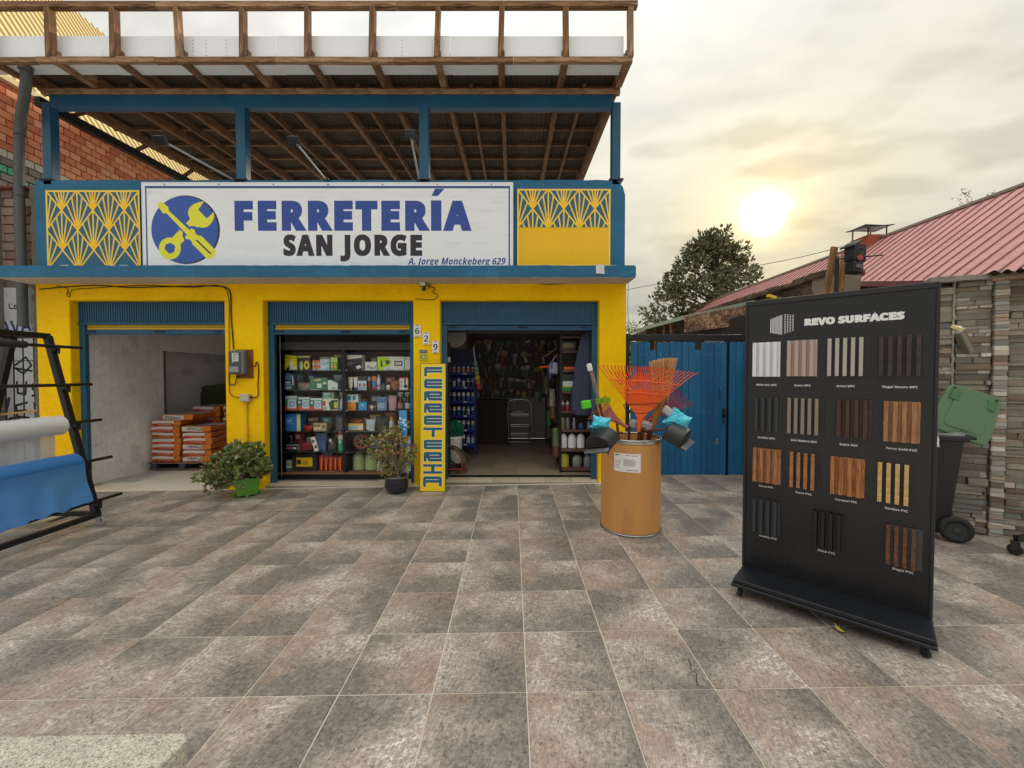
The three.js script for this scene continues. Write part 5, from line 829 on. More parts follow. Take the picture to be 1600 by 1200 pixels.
// ---------------------------------------------------------------- fibre drum of garden tools
const DX = 1.19, DZ = -4.03, DY = gy(1.19);
{
  const o = thing('fibre_drum', 'tall brown fibreboard drum with a white paper label and metal rims', 'drum', [DX, DY, DZ]), R = 0.288, H = 0.905;
  const kraft = tex(512, 512, (u, v, i, j) => { const n = fbm(u * 6, v * 6, 6, 171, 4), s = fbm(u * 90, v * 4, 90, 175, 3), q = sst(0.68, 0.76, fbm(u * 14, v * 11, 14, 179, 4)); return mix3([0.80 + (n - 0.5) * 0.08, 0.57 + (n - 0.5) * 0.07, 0.31 + (s - 0.5) * 0.05], [0.64, 0.44, 0.24], q * 0.25); });
  mesh('body', new THREE.LatheGeometry([[R - 0.012, 0.012], [R, 0.014], [R, H - 0.01], [R - 0.012, H - 0.01], [R - 0.012, 0.3]].map((q) => new THREE.Vector2(...q)), 64), std('#ffffff', 0.62, { map: scaled(kraft, 2, 1), side: THREE.DoubleSide }), o);
  mesh('bottom', cy(R - 0.01, R - 0.01, 0.012, 0, 0.02, 0, 48), M.darkSteel, o);
  const ring = std('#a5a6a4', 0.35, { metalness: 0.75, roughnessMap: grit });
  mesh('top_rim', mg([new THREE.TorusGeometry(R + 0.001, 0.011, 8, 64).rotateX(Math.PI / 2).translate(0, H, 0), new THREE.CylinderGeometry(R + 0.006, R + 0.006, 0.03, 64, 1, true).translate(0, H - 0.015, 0)]), ring, o); mesh('bottom_rim', mg([new THREE.TorusGeometry(R + 0.002, 0.008, 8, 64).rotateX(Math.PI / 2).translate(0, 0.009, 0), new THREE.CylinderGeometry(R + 0.004, R + 0.004, 0.02, 64, 1, true).translate(0, 0.014, 0)]), ring, o);
  const t = printed(512, 380, (c, w, h) => { c.fillStyle = '#e9e8e4'; c.fillRect(0, 0, w, h); c.strokeStyle = '#99a'; c.strokeRect(8, 8, w - 16, h - 16); c.fillStyle = '#4a4f58'; for (let k = 0; k < 9; k++) c.fillRect(190, 120 + k * 16, 250 - 60 * hash(k, 1, 4), 6); for (let k = 0; k < 4; k++) c.fillRect(24, 160 + k * 42, 120 - 30 * hash(k, 2, 4), 8); c.fillStyle = '#3a5a8a'; c.fillRect(24, 24, 60, 26); c.fillStyle = '#b03a3a'; c.fillRect(90, 30, 30, 16); c.fillStyle = '#333'; c.fillRect(240, 30, 60, 14); c.fillRect(330, 36, 120, 10); for (let k = 0; k < 11; k++) c.fillRect(250 + k * 19, 330, 12, 20); });
  const a0 = at(981, 725, 3.74), ang = Math.atan2(a0.x - DX, 0.288), g = new THREE.CylinderGeometry(R + 0.0025, R + 0.0025, 0.175, 16, 1, true, -0.44 + ang - 0.02, 0.86); mesh('paper_label', g.translate(0, 0.70, 0), std('#ffffff', 0.6, { map: t, side: THREE.DoubleSide }), o);
}
const wm = (a) => a.clone ? a : new THREE.Vector3(...a);
const plasticOrange = phys('#ff6a20', 0.4, { transmission: 0.12, thickness: 0, side: THREE.DoubleSide }), plasticRed = std('#a83a30', 0.45), stick = std('#b07c4c', 0.6, { map: woodGrain });
// handle runs from the head down into the drum
const toDrum = (p, k = 0) => { const t = p.clone(); const dx = DX - p.x, dz = DZ - p.z; return new THREE.Vector3(p.x + dx * 0.9 + k, DY + 0.1, p.z + dz * 0.9 - 0.02); };
function fanRake(neck, rot, lean, half, R, n, mat, label, r0 = 0.09) {
  const o = thing('leaf_rake', label, 'rake', neck, 0, 'leaf rakes in the fibre drum'), foot = toDrum(neck).sub(neck);
  const h = new THREE.Group(); h.name = 'head'; h.rotation.set(lean, 0, -rot); o.add(h);
  for (let k = 0; k < n; k++) { const a = lerp(-half, half, k / (n - 1)), s = Math.tan(a), q = 1 - Math.abs(a) * 0.06; mesh('tine', tube([[Math.sin(a) * r0, Math.cos(a) * r0 * 0.9, 0], [s * R * 0.55, R * 0.55, 0.004], [s * R * 0.95, R * 0.95 * q, 0.01], [s * R * 0.99, R * q, 0.05]], 0.0046, 9, 5), mat, h); }
  for (const f of [0.5, 0.72]) { const pts = []; for (let k = 0; k <= 14; k++) { const a = lerp(-half, half, k / 14); pts.push([Math.tan(a) * R * f, R * f * (1 - Math.abs(a) * 0.05), 0.007]); } mesh('cross_band', tube(pts, 0.005, 30, 5), mat, h); }
  const s = new THREE.Shape(); s.moveTo(-0.018, -0.05); s.lineTo(0.018, -0.05); s.lineTo(0.03, 0.02); s.lineTo(Math.sin(half) * (r0 + 0.05), Math.cos(half) * (r0 + 0.05)); for (let k = 6; k >= -6; k--) s.lineTo(Math.sin(half * k / 6) * (r0 + 0.06), Math.cos(half * k / 6) * (r0 + 0.06)); s.lineTo(-0.03, 0.02); s.closePath();
  mesh('neck_plate', new THREE.ExtrudeGeometry(s, { depth: 0.006, bevelEnabled: true, bevelSize: 0.003, bevelThickness: 0.003, bevelSegments: 1 }).translate(0, 0, -0.004), mat, h); mesh('socket', rod([0, -0.12, 0], [0, 0.02, 0], 0.018, 0.016, 12), mat, h); mesh('rivet', cy(0.01, 0.01, 0.008, 0, 0.01, 0.01, 10, Math.PI / 2), M.steel, h);
  mesh('handle', muv(rod([0, -0.03, 0], foot, 0.0125, 0.0125, 10)), stick, o);
}
fanRake(at(1000, 655, 3.82), 0.08, 0.12, 0.74, 0.51, 32, plasticOrange, 'largest orange fan rake, its wide head facing out over the drum');
fanRake(at(1021, 652, 3.96), 0.80, -0.1, 0.45, 0.36, 15, plasticRed, 'dull red fan rake spread towards the blue gate');
fanRake(at(964, 657, 3.88), -0.98, 0.15, 0.5, 0.26, 14, std('#b06a5c', 0.45), 'small pinkish rake fanned towards the shop doorway');
fanRake(at(1006, 645, 3.98), -0.08, -0.02, 0.6, 0.44, 21, phys('#f46a24', 0.45, { transmission: 0.12, thickness: 0, side: THREE.DoubleSide }), 'darker orange rake behind the straw broom');
{ // straw broom
  const b = at(1034, 603, 3.9), o = thing('straw_broom', 'straw broom standing head up in the drum', 'broom', b), r = rng(71), top = at(1037, 560, 3.9).sub(b), f = toDrum(b).sub(b), ax = top.clone().normalize(), sd = new THREE.Vector3(1, 0.12, 0).normalize();
  const st = []; for (let k = 0; k < 420; k++) { const a = (r() - 0.5) * 2, d = (r() - 0.5) * 2, p0 = sd.clone().multiplyScalar(a * 0.062).add(new THREE.Vector3(0, -0.05 - r() * 0.12, d * 0.028)), p1 = top.clone().multiplyScalar(0.93 + r() * 0.1 - Math.abs(a) * 0.05).add(sd.clone().multiplyScalar(a * 0.122 + (r() - 0.5) * 0.024)).add(new THREE.Vector3(0, 0, d * 0.045)); st.push(paint(rod(p0, p1, 0.0026, 0.0014, 4), ['#cfa06a', '#dcb07a', '#ba8a54', '#a87a48', '#e4bd8a'][k % 5])); }
  const br = mesh('bristles', mg(st), M.painted, o); br.userData.kind = 'stuff';
  for (const k of [-0.03, 0.0, 0.035]) mesh('stitching', rb(0.136, 0.006, 0.066, 0.003, k * 0.25, k, 0, 0, 0, 0.12), std('#cfc6b2', 0.7), o);
  mesh('wrapping', jitter(rb(0.12, 0.07, 0.062, 0.015, -0.002, 0.0, 0, 0, 0, 0.12), 0.003, 5, 40), phys('#cbbba0', 0.25, { transmission: 0.6, thickness: 0 }), o);
  mesh('neck', muv(jitter(rod([0.0, -0.06, 0], f.clone().multiplyScalar(0.3).add(new THREE.Vector3(0, -0.04, 0)), 0.055, 0.022, 14), 0.004, 9, 40)), std('#a8763f', 0.8), o); mesh('handle', muv(rod(f.clone().multiplyScalar(0.25), f, 0.0135, 0.0135, 10)), stick, o);
}
for (const [p, k, label] of [[[984, 655, 4.0], -0.05, 'bare wooden tool handle nearest the doorway side of the drum'], [[1006, 668, 3.84], 0.01, 'short pale wooden tool handle at the middle of the drum'], [[1016, 655, 4.12], 0.04, 'round wooden handle behind the right rake socket']]) { const a = at(...p), b = toDrum(a, k); tag(mesh('broomstick', muv(rod(a, b, 0.014, 0.014, 10)), stick), label, 'broomstick', 'loose handles in the drum'); }
{ // push broom in a clear sleeve, with a green head
  const a = at(920.5, 570, 3.78), b = at(936, 628, 3.85), o = thing('sleeved_brush', 'long brush wrapped in a clear sleeve, its white tip pointing up', 'brush', a), v = b.clone().sub(a);
  mesh('pole', rod([0, 0, 0], v, 0.012, 0.012, 12), std('#4d474a', 0.4), o); mesh('sleeve', rod([0, 0.01, 0], v.clone().multiplyScalar(1.05), 0.021, 0.021, 14), phys('#e6e6e6', 0.1, { transmission: 0.85, thickness: 0 }), o); mesh('tip', jitter(rb(0.045, 0.07, 0.04, 0.01, 0.004, -0.025, 0.0, 0, 0, 0.2), 0.004, 3, 40), M.whitePlastic, o); mesh('band', rod(v.clone().multiplyScalar(0.2), v.clone().multiplyScalar(0.45), 0.0135, 0.0135, 12), std('#a03a40', 0.4), o);
  mesh('tail', rod(v, toDrum(b).sub(a), 0.012, 0.012, 10), stick, o);
  const g = at(930, 632, 3.8), q = thing('push_broom', 'bright green and navy broom head poking from the drum', 'broom', g);
  mesh('block', rb(0.09, 0.075, 0.05, 0.008, -0.085, 0.0, 0, 0, 0.25, 0.12), std('#49c81c', 0.45), q); mesh('cap', rb(0.05, 0.08, 0.054, 0.008, -0.02, 0.008, -0.01, 0, 0.25, 0.12), std('#27305c', 0.45), q);
  const r = rng(5), bs = []; for (let k = 0; k < 150; k++) { const x = 0.005 + r() * 0.15, z = (r() - 0.5) * 0.05 - x * 0.2; bs.push(rod([x, 0.0 + x * 0.12, z], [x + (r() - 0.5) * 0.012, 0.05 + x * 0.12 + r() * 0.01, z], 0.0016, 0.001, 3)); } mesh('bristles', mg(bs), std('#a3c629', 0.5), q).userData.kind = 'stuff';
  mesh('handle', muv(rod([0.0, 0, -0.01], toDrum(g).sub(g), 0.012, 0.012, 10)), stick, q);
  tag(mesh('wire_hoop', tube([at(974, 632, 3.75), at(978, 640, 3.74), at(990, 645, 3.74), at(1003, 646, 3.74), at(1022, 642, 3.75), at(1032, 634, 3.76), at(1030, 631, 3.77), at(1000, 632, 3.78), at(974, 632, 3.75)], 0.004, 50, 6), M.black), 'thin black wire hoop hung across the rake necks', 'hoop');
}
function dustpan(p, turn, tilt, roll, label) {
  const o = thing('dustpan', label, 'dustpan', p, 0, 'dustpans clipped over the drum rim'); o.rotation.set(tilt, turn, roll, 'YXZ'); o.scale.setScalar(0.88); const m = std('#1a1b1d', 0.45, { bumpMap: gritFine, bumpScale: 0.0008 });
  const s = new THREE.Shape(); s.moveTo(-0.15, 0); s.lineTo(0.15, 0); s.lineTo(0.145, 0.03); s.bezierCurveTo(0.14, 0.1, 0.1, 0.125, 0.05, 0.13); s.lineTo(-0.05, 0.13); s.bezierCurveTo(-0.1, 0.125, -0.14, 0.1, -0.145, 0.03); s.closePath();
  mesh('pan', new THREE.ExtrudeGeometry(s, { depth: 0.16, bevelEnabled: true, bevelSize: 0.01, bevelThickness: 0.012, bevelSegments: 3, curveSegments: 8 }), m, o); mesh('lip', rb(0.33, 0.012, 0.075, 0.004, 0, -0.008, 0.2), m, o);
  for (let k = 0; k < 13; k++) mesh('tooth', rb(0.009, 0.02, 0.06, 0.003, -0.144 + k * 0.024, 0.006, 0.215), std('#7d7f80', 0.4), o);
  mesh('ridge', rb(0.3, 0.012, 0.012, 0.004, 0, 0.03, 0.172), std('#2b2d2f', 0.4), o);
  const e = new THREE.Vector3(DX, DY + 0.2, DZ).sub(p); o.updateMatrixWorld(true); const loc = o.worldToLocal(new THREE.Vector3(lerp(p.x, DX, 0.6), DY + 0.97, lerp(p.z, DZ, 0.6))); mesh('handle', rod([0, 0.1, 0.02], loc, 0.011, 0.011, 10), stick, o);
}
dustpan(at(950, 686, 3.62), -0.85, 0.5, 0.25, 'black dustpan with comb teeth hanging on the doorway side of the drum');
dustpan(at(1044, 679, 3.75), 0.95, 0.45, 0.15, 'black dustpan with pale teeth hanging on the gate side of the drum');
function cyanBag(p, s, rz, label, seed) { const g = new THREE.BoxGeometry(2, 2, 2, 14, 12, 4), bp = g.attributes.position; for (let i = 0; i < bp.count; i++) { const x = bp.getX(i), y = bp.getY(i); bp.setZ(i, bp.getZ(i) * (1.05 - 0.75 * Math.max(x * x, y * y))); bp.setX(i, x * (1 - 0.12 * y - 0.1 * (1 - y * y))); bp.setY(i, y * (1 - 0.12 * (1 - x * x))); } jitter(g, 0.16, seed, 2.4); jitter(g, 0.08, seed + 3, 6); g.scale(...s); place(g, p.x, p.y, p.z, 0, 0, rz); tag(mesh('plastic_bag', g, phys('#3cc3dc', 0.25, { clearcoat: 0.5, flatShading: true })), label, 'bag', 'cyan bags on the drum'); }
cyanBag(at(939, 661, 3.7), [0.085, 0.062, 0.06], -0.2, 'crumpled cyan plastic bag on the doorway side dustpan', 12); cyanBag(at(1060, 657, 3.78), [0.105, 0.085, 0.065], -0.5, 'larger cyan plastic bag over the gate side dustpan', 22);
tag(mesh('bag_header', place(jitter(rb(0.10, 0.075, 0.07, 0.02), 0.012, 9, 14), at(1043, 643, 3.8).x, at(1043, 643, 3.8).y, -3.8, 0, 0, -0.6), phys('#c9cdd2', 0.2, { transmission: 0.35, thickness: 0 })), 'clear crinkled wrapper next to the larger cyan bag', 'wrapper');
tag(mesh('clear_bag', place(jitter(rb(0.22, 0.09, 0.08, 0.03), 0.018, 14, 12), at(1003, 664, 3.86).x, at(1003, 664, 3.86).y, -3.9, 0, 0, -0.2), phys('#d5d8da', 0.15, { transmission: 0.6, thickness: 0 })), 'crinkled clear plastic sleeve between the handles in the drum', 'wrapper');
// ---------------------------------------------------------------- potted plants
function pottedLeaves(o, clumps, n, size, cols, seed, stems, wood) {
  mesh('stem', mg(stems.map(([a, b, r0, r1]) => { const m = v3(a).clone().lerp(v3(b), 0.5).add(new THREE.Vector3((hash(Math.round(b[0] * 99), 1, 1) - 0.5) * 0.06, 0.02, 0)); return tube([a, m, b], (r0 + r1) / 2, 8, 6); })), wood, o);
  const f = mesh('foliage', leafCloud(n, (r) => { const [p, s] = clumps[Math.floor(r() * clumps.length)], d = rv(r); return [v3(p).clone().addScaledVector(d, s * Math.cbrt(r()) * 0.8), d.add(new THREE.Vector3(0, 0.55, 0.1))]; }, size, cols, seed, 0.3, 0.72), phys('#ffffff', 0.35, { vertexColors: true, side: THREE.DoubleSide, clearcoat: 0.2 }), o); f.userData.kind = 'stuff';
}
{
  const D = 5.33, c = at(386, 771, D), o = thing('jade_plant', 'spreading jade plant in a square green plastic planter', 'plant', [c.x, gy(c.x), -D]), gm = std('#5b9436', 0.45), g = new THREE.CylinderGeometry(0.205, 0.155, 0.21, 4, 1).rotateY(Math.PI / 4 - 0.95);
  const pot = new THREE.Group(); pot.name = 'pot'; o.add(pot); g.computeVertexNormals(); const gf = g.toNonIndexed(); gf.computeVertexNormals();
  mesh('bowl', gf.translate(0, 0.13, 0), gm, pot); const rim = new THREE.CylinderGeometry(0.218, 0.214, 0.022, 4, 1).rotateY(Math.PI / 4 - 0.95).toNonIndexed(); rim.computeVertexNormals(); mesh('rim', rim.translate(0, 0.236, 0), gm, pot);
  for (let k = 0; k < 4; k++) { const a = k * Math.PI / 2 + 0.62; mesh('foot', rb(0.035, 0.04, 0.035, 0.004, Math.sin(a) * 0.135, 0.02, Math.cos(a) * 0.135), gm, pot); }
  mesh('soil', cy(0.19, 0.19, 0.01, 0, 0.242, 0, 4, 0, Math.PI / 4 - 0.95), std('#2c2119', 0.95), pot);
  const q = (px, py) => [(px - 386) * D / FOCAL, (771 - py) * D / FOCAL], r = rng(3), cl = [], st = [];
  for (const [px, py, z] of [[328, 728, 0.02], [334, 744, 0.1], [340, 712, -0.05], [345, 735, 0.15], [350, 700, 0.0], [352, 722, 0.12], [358, 748, 0.12], [360, 695, -0.1], [364, 712, 0.1], [368, 730, 0.16], [372, 702, 0], [378, 742, 0.1], [380, 718, 0.14], [384, 700, 0.05], [388, 732, 0.1], [392, 708, -0.08], [396, 693, 0.0], [400, 702, 0.08], [404, 714, 0.0], [408, 696, 0.02], [411, 706, 0.1], [418, 716, -0.02], [422, 730, 0.05], [428, 722, 0.1], [415, 738, 0.08], [346, 756, 0.12], [333, 736, 0.2], [356, 738, 0.2], [375, 722, -0.15], [398, 726, 0.16], [388, 748, 0.14], [370, 750, 0.15]]) for (let k = 0; k < 3; k++) { const [x, y] = q(378 + (px - 378) * 0.86 + (r() - 0.5) * 8, 722 + (py - 722) * 0.92 + (r() - 0.5) * 8), p = [x, y, z + (r() - 0.5) * 0.22]; cl.push([p, 0.036 + r() * 0.018]); if (k === 0) st.push([[(r() - 0.5) * 0.12, 0.24, (r() - 0.5) * 0.1], p, 0.02, 0.006]); }
  pottedLeaves(o, cl, 1900, 0.066, ['#6a7b42', '#7b8a4c', '#586a3a', '#8b965a', '#8a7756', '#667844'], 33, st, std('#7a6a55', 0.9));
}
{
  const D = 5.36, c = at(620, 770, D), o = thing('potted_shrub', 'leggy reddish-green shrub in a round dark blue glazed pot', 'plant', [c.x, gy(c.x), -D]);
  const pot = new THREE.Group(); pot.name = 'pot'; o.add(pot); mesh('bowl', turned([[0, 0, '#12142a'], [0.10, 0.0, '#12142a'], [0.135, 0.03, '#12142a'], [0.158, 0.1, '#12142a'], [0.158, 0.17, '#12142a'], [0.148, 0.2, '#4c4038'], [0.162, 0.212, '#5a4c42'], [0.16, 0.232, '#5a4c42'], [0.135, 0.232, '#4c4038'], [0.135, 0.205, '#2c2119']], 32), phys('#ffffff', 0.2, { vertexColors: true, clearcoat: 0.7, clearcoatRoughness: 0.12 }), pot); mesh('soil', cy(0.137, 0.137, 0.01, 0, 0.208, 0, 24), std('#33271d', 0.95), pot);
  const q = (px, py) => [(px - 620) * D / FOCAL, (770 - py) * D / FOCAL], r = rng(6), cl = [], st = [];
  for (const [px, py] of [[584, 690], [589, 700], [594, 682], [598, 693], [603, 675], [606, 686], [610, 699], [613, 672], [617, 682], [622, 674], [626, 690], [600, 706], [590, 712], [583, 704], [612, 710], [645, 702], [648, 712], [641, 716], [634, 690], [604, 722], [596, 728], [618, 728], [610, 736], [628, 722], [640, 726], [586, 722], [630, 705]]) for (let k = 0; k < 2; k++) { const [x, y] = q(px + (r() - 0.5) * 6, py + (r() - 0.5) * 6), p = [x, y, (r() - 0.5) * 0.26]; cl.push([p, 0.035 + r() * 0.02]); if (k === 0) st.push([[(r() - 0.5) * 0.12, 0.21, (r() - 0.5) * 0.1], p, 0.010, 0.004]); }
  pottedLeaves(o, cl, 800, 0.05, ['#858d47', '#989c55', '#6d773e', '#a7a467', '#a8704a', '#8f7d50'], 35, st, std('#85705c', 0.9));
  const a = at(630, 641, 5.52), b = at(635, 745, 5.46), t = printed(128, 1024, (c2, w, h) => { c2.fillStyle = '#4a94cf'; c2.fillRect(0, 0, w, h * 0.56); const rr = rng(4); for (let k = 0; k < 14; k++) { c2.fillStyle = k % 3 ? 'rgba(235,242,246,0.9)' : 'rgba(50,110,90,0.8)'; c2.beginPath(); const x = rr() * w, y = rr() * h * 0.55; c2.moveTo(x - 40, y); c2.lineTo(x + 20 * rr(), y - 30); c2.lineTo(x + 40, y + 10); c2.fill(); } c2.fillStyle = '#e3a91c'; c2.fillRect(0, h * 0.56, w, h * 0.12); c2.fillStyle = '#2a2a2a'; c2.fillRect(24, h * 0.59, 16, 34); c2.fillRect(52, h * 0.6, 40, 12); c2.fillRect(52, h * 0.615, 40, 12); c2.fillStyle = '#d5d3cd'; c2.fillRect(0, h * 0.68, w, h * 0.34); c2.fillStyle = '#6a3f30'; c2.fillRect(8, h * 0.73, 100, 20); c2.fillStyle = '#55565a'; for (let k = 0; k < 8; k++) c2.fillRect(16, h * (0.78 + k * 0.025), 40 + 50 * rr(), 9); });
  const h = a.y - b.y, m = tag(mesh('price_strip', bx(0.105, h, 0.006).translate(0, h / 2, 0), std('#ffffff', 0.4, { map: t })), 'narrow upright printed strip, blue above and white below, behind the potted shrub', 'sign'); m.position.set((a.x + b.x) / 2, b.y, -5.49); m.rotation.set(-0.03, 0, 0.035);
}
// ---------------------------------------------------------------- cement bags in the open store room
{
  const f1 = gy(-5.1) - 0.014, W = 0.49, H = 0.104, L = 0.62;
  const pal = thing('pallet', 'low dark timber pallet under the stacked cement bags', 'pallet', [-5.62, f1, -7.32]);
  for (let k = 0; k < 7; k++) mesh('deck_board', muv(rb(1.18, 0.02, 0.11, 0.003, 0, 0.13, -0.42 + k * 0.14)), M.woodDark, pal);
  for (const x of [-0.5, -0.02, 0.46]) { mesh('bearer', muv(rb(0.1, 0.09, 0.95, 0.004, x, 0.075, 0)), std('#3a4450', 0.8), pal); }
  mesh('bottom_board', muv(rb(1.18, 0.02, 0.1, 0.003, 0, 0.018, 0.42)), M.woodDark, pal); mesh('bottom_board', muv(rb(1.18, 0.02, 0.1, 0.003, 0, 0.018, -0.42)), M.woodDark, pal);
  const end = (kind) => printed(512, 110, (c, w, h) => {
    c.fillStyle = '#d97a1e'; c.fillRect(0, 0, w, h);
    if (kind < 2) { c.fillStyle = '#dcd8d2'; c.fillRect(8, 14, 350, 84); c.fillStyle = '#1e1d20'; c.save(); if (kind === 0) { c.translate(360, 96); c.rotate(Math.PI); c.translate(0, 78); } else c.translate(30, 92); c.font = 'bold italic 84px sans-serif'; c.fillText('Presec', 0, kind === 0 ? -4 : -4); c.restore(); c.fillStyle = '#b5371f'; c.fillRect(0, 98, w, 12); }
    else { c.fillStyle = '#dcd8d2'; c.fillRect(6, 6, 390, kind === 2 ? 52 : 44); c.fillStyle = '#c13c20'; c.fillRect(16, kind === 2 ? 62 : 54, 380, 44); c.fillStyle = '#eab9a6'; for (let k = 0; k < 9; k++) c.fillRect(120 + k * 26, kind === 2 ? 76 : 68, 18, 14); c.fillStyle = '#7a3a12'; c.fillRect(408, 20, 26, 22); }
  });
  const side = printed(512, 110, (c, w, h) => { c.fillStyle = '#c9761f'; c.fillRect(0, 0, w, h); c.fillStyle = '#b05a16'; for (let k = 0; k < 7; k++) c.fillRect(30 + k * 66, 30, 40, 40); c.fillStyle = '#a93a1e'; c.fillRect(0, 84, w, 26); });
  const topT = printed(512, 512, (c, w, h) => { c.fillStyle = '#c9c3ba'; c.fillRect(0, 0, w, h); c.fillStyle = '#b5482c'; c.fillRect(0, 330, w, 120); c.fillStyle = '#8f8a84'; for (let k = 0; k < 12; k++) c.fillRect(40, 30 + k * 22, 300 * hash(k, 1, 7), 9); });
  const paper = (t) => std('#ffffff', 0.6, { map: t, bumpMap: gritWide, bumpScale: 0.004 }), em = [0, 1, 2, 3].map((k) => paper(end(k))), sm = paper(side), tm = paper(topT);
  const geo = [0, 1, 2].map((v) => { const g = new THREE.BoxGeometry(W, H, L, 10, 5, 10), p = g.attributes.position; for (let i = 0; i < p.count; i++) { const x = p.getX(i) / W * 2, y = p.getY(i) / H * 2, z = p.getZ(i) / L * 2, e = Math.max(Math.pow(Math.abs(x), 5), Math.pow(Math.abs(z), 5)); p.setY(i, p.getY(i) * (1 - 0.12 * e) + 0.006 * Math.sin(x * 3 + v) * Math.cos(z * 2 + v * 2)); p.setX(i, p.getX(i) * (1 - 0.03 * y * y)); p.setZ(i, p.getZ(i) * (1 - 0.02 * y * y)); } jitter(g, 0.005, v + 5, 9); return g; });
  const r = rng(15); let cnt = 0;
  const nth = ['lowest', 'second', 'third', 'fourth', 'fifth', 'sixth', 'seventh', 'eighth', 'ninth'], up = (k) => (k ? `${nth[k]} from the floor` : 'lowest');
  const bag = (x, y, z, turn, kind, label) => { const b = tag(mesh('cement_bag', geo[cnt++ % 3], [sm, sm, tm, tm, em[kind], em[2]]), label, 'bag', 'cement bags on the pallet'); b.position.set(x + (r() - 0.5) * 0.025, y, z + (r() - 0.5) * 0.02); b.rotation.set((r() - 0.5) * 0.03, turn + (r() - 0.5) * 0.06, (r() - 0.5) * 0.03); };
  const step = 0.102, y0 = f1 + 0.14 + step / 2;
  for (let k = 0; k < 7; k++) bag(-5.945, y0 + k * step, -7.21, 0, k % 3 === 1 ? 3 : 2, `cement bag, ${up(k)}, front stack beside the white wall`);
  bag(-5.78, y0 + 7 * step - 0.005, -7.24, 0.05, 1, 'cement bag with upright black lettering, topmost of the front stack by the wall');
  for (let k = 0; k < 6; k++) bag(-5.42, y0 + k * step, -7.21, 0, [0, 2, 0, 3, 2, 0][k], `cement bag, ${up(k)}, front stack beside the yellow pillar`);
  for (let k = 0; k < 9; k++) bag(-5.72, y0 + k * step - 0.01, -7.84, 0, k === 8 ? 2 : 3, `cement bag, ${up(k)}, rear stack beside the dark doorway`);
  for (let k = 0; k < 9; k++) bag(-5.18, y0 + k * step - 0.01, -7.86, 0.04, k > 6 ? 3 : 2, `cement bag, ${up(k)}, rear stack nearest the yellow pillar`);
  for (const [x, z, h, s] of [[-5.3, -8.9, 1.25, 0.5], [-6.2, -8.8, 1.3, 0.45]]) { const o = thing('green_sack', x > -6 ? 'dim green sack heap in the store room behind the cement bags' : 'dim green sack heap in the dark doorway of the store room', 'sack', [x, f1, z]); mesh('stack', jitter(rb(0.9, h, 0.6, 0.08, 0, h / 2, 0), 0.03, 7, 5), std('#4b5230', 0.8), o); mesh('top_sack', jitter(rb(0.85, 0.16, 0.55, 0.07, 0.02, h + 0.06, 0.02, 0, 0, s * 0.25), 0.02, 9, 6), std('#59613a', 0.8), o); }
}
// ---------------------------------------------------------------- display window with stocked shelves
const packDraws = [];
const CELL = 128, PCOLS = 16;
const packCanvas = document.createElement('canvas'); packCanvas.width = CELL * PCOLS; packCanvas.height = CELL * 8; const pc = packCanvas.getContext('2d');
const packTex = new THREE.CanvasTexture(packCanvas); packTex.colorSpace = THREE.SRGBColorSpace; packTex.magFilter = THREE.LinearFilter;
M.pack = std('#ffffff', 0.4, { map: packTex });
let packN = 0;
const vivid = (c) => { const k = new THREE.Color(c), m = Math.max(k.r, k.g, k.b); return '#' + k.multiplyScalar(Math.min(1.75, 0.88 / Math.max(m, 0.01))).getHexString(); };
// a carton: its face printed on one cell of the sheet, the other sides in its board colour
function packFace(base, marks) {
  const n = packN++, cx = (n % PCOLS) * CELL, cyy = Math.floor(n / PCOLS) * CELL; pc.save(); pc.beginPath(); pc.rect(cx, cyy, CELL, CELL); pc.clip(); pc.translate(cx, cyy); pc.fillStyle = vivid(base); pc.fillRect(0, 0, CELL, CELL);
  for (const m of marks) {
    const [k, col, x, y, w, h] = m; pc.fillStyle = vivid(col); const X = x * CELL, Y = y * CELL, W = w * CELL, H = (h ?? w) * CELL;
    if (k === 'r') pc.fillRect(X, Y, W, H); if (k === 'o') { pc.beginPath(); pc.ellipse(X, Y, W, H, 0, 0, 7); pc.fill(); } if (k === 't') { pc.font = `bold ${Math.round(H)}px sans-serif`; pc.fillText(m[6], X, Y, W); } if (k === 'l') for (let q = 0; q < m[6]; q++) pc.fillRect(X, Y + q * H * 2, W * (0.5 + 0.5 * hash(q, n, 3)), H); if (k === 'p') { pc.beginPath(); m.slice(2).forEach((q, i) => (i ? pc.lineTo(q[0] * CELL, q[1] * CELL) : pc.moveTo(q[0] * CELL, q[1] * CELL))); pc.fill(); }
  }
  pc.restore(); return [cx, cyy];
}
function carton(w, h, d, base, marks) {
  const g = new THREE.BoxGeometry(w, h, d), [cx, cyy] = packFace(base, marks), uv = g.attributes.uv, S = CELL * PCOLS, T = CELL * 8;
  for (let i = 0; i < uv.count; i++) { const f = Math.floor(i / 4); const u = f === 4 ? 0.03 + uv.getX(i) * 0.94 : 0.02, v = f === 4 ? 0.03 + uv.getY(i) * 0.94 : 0.985; uv.setXY(i, (cx + u * CELL) / S, 1 - (cyy + (1 - v) * CELL) / T); }
  return g;
}
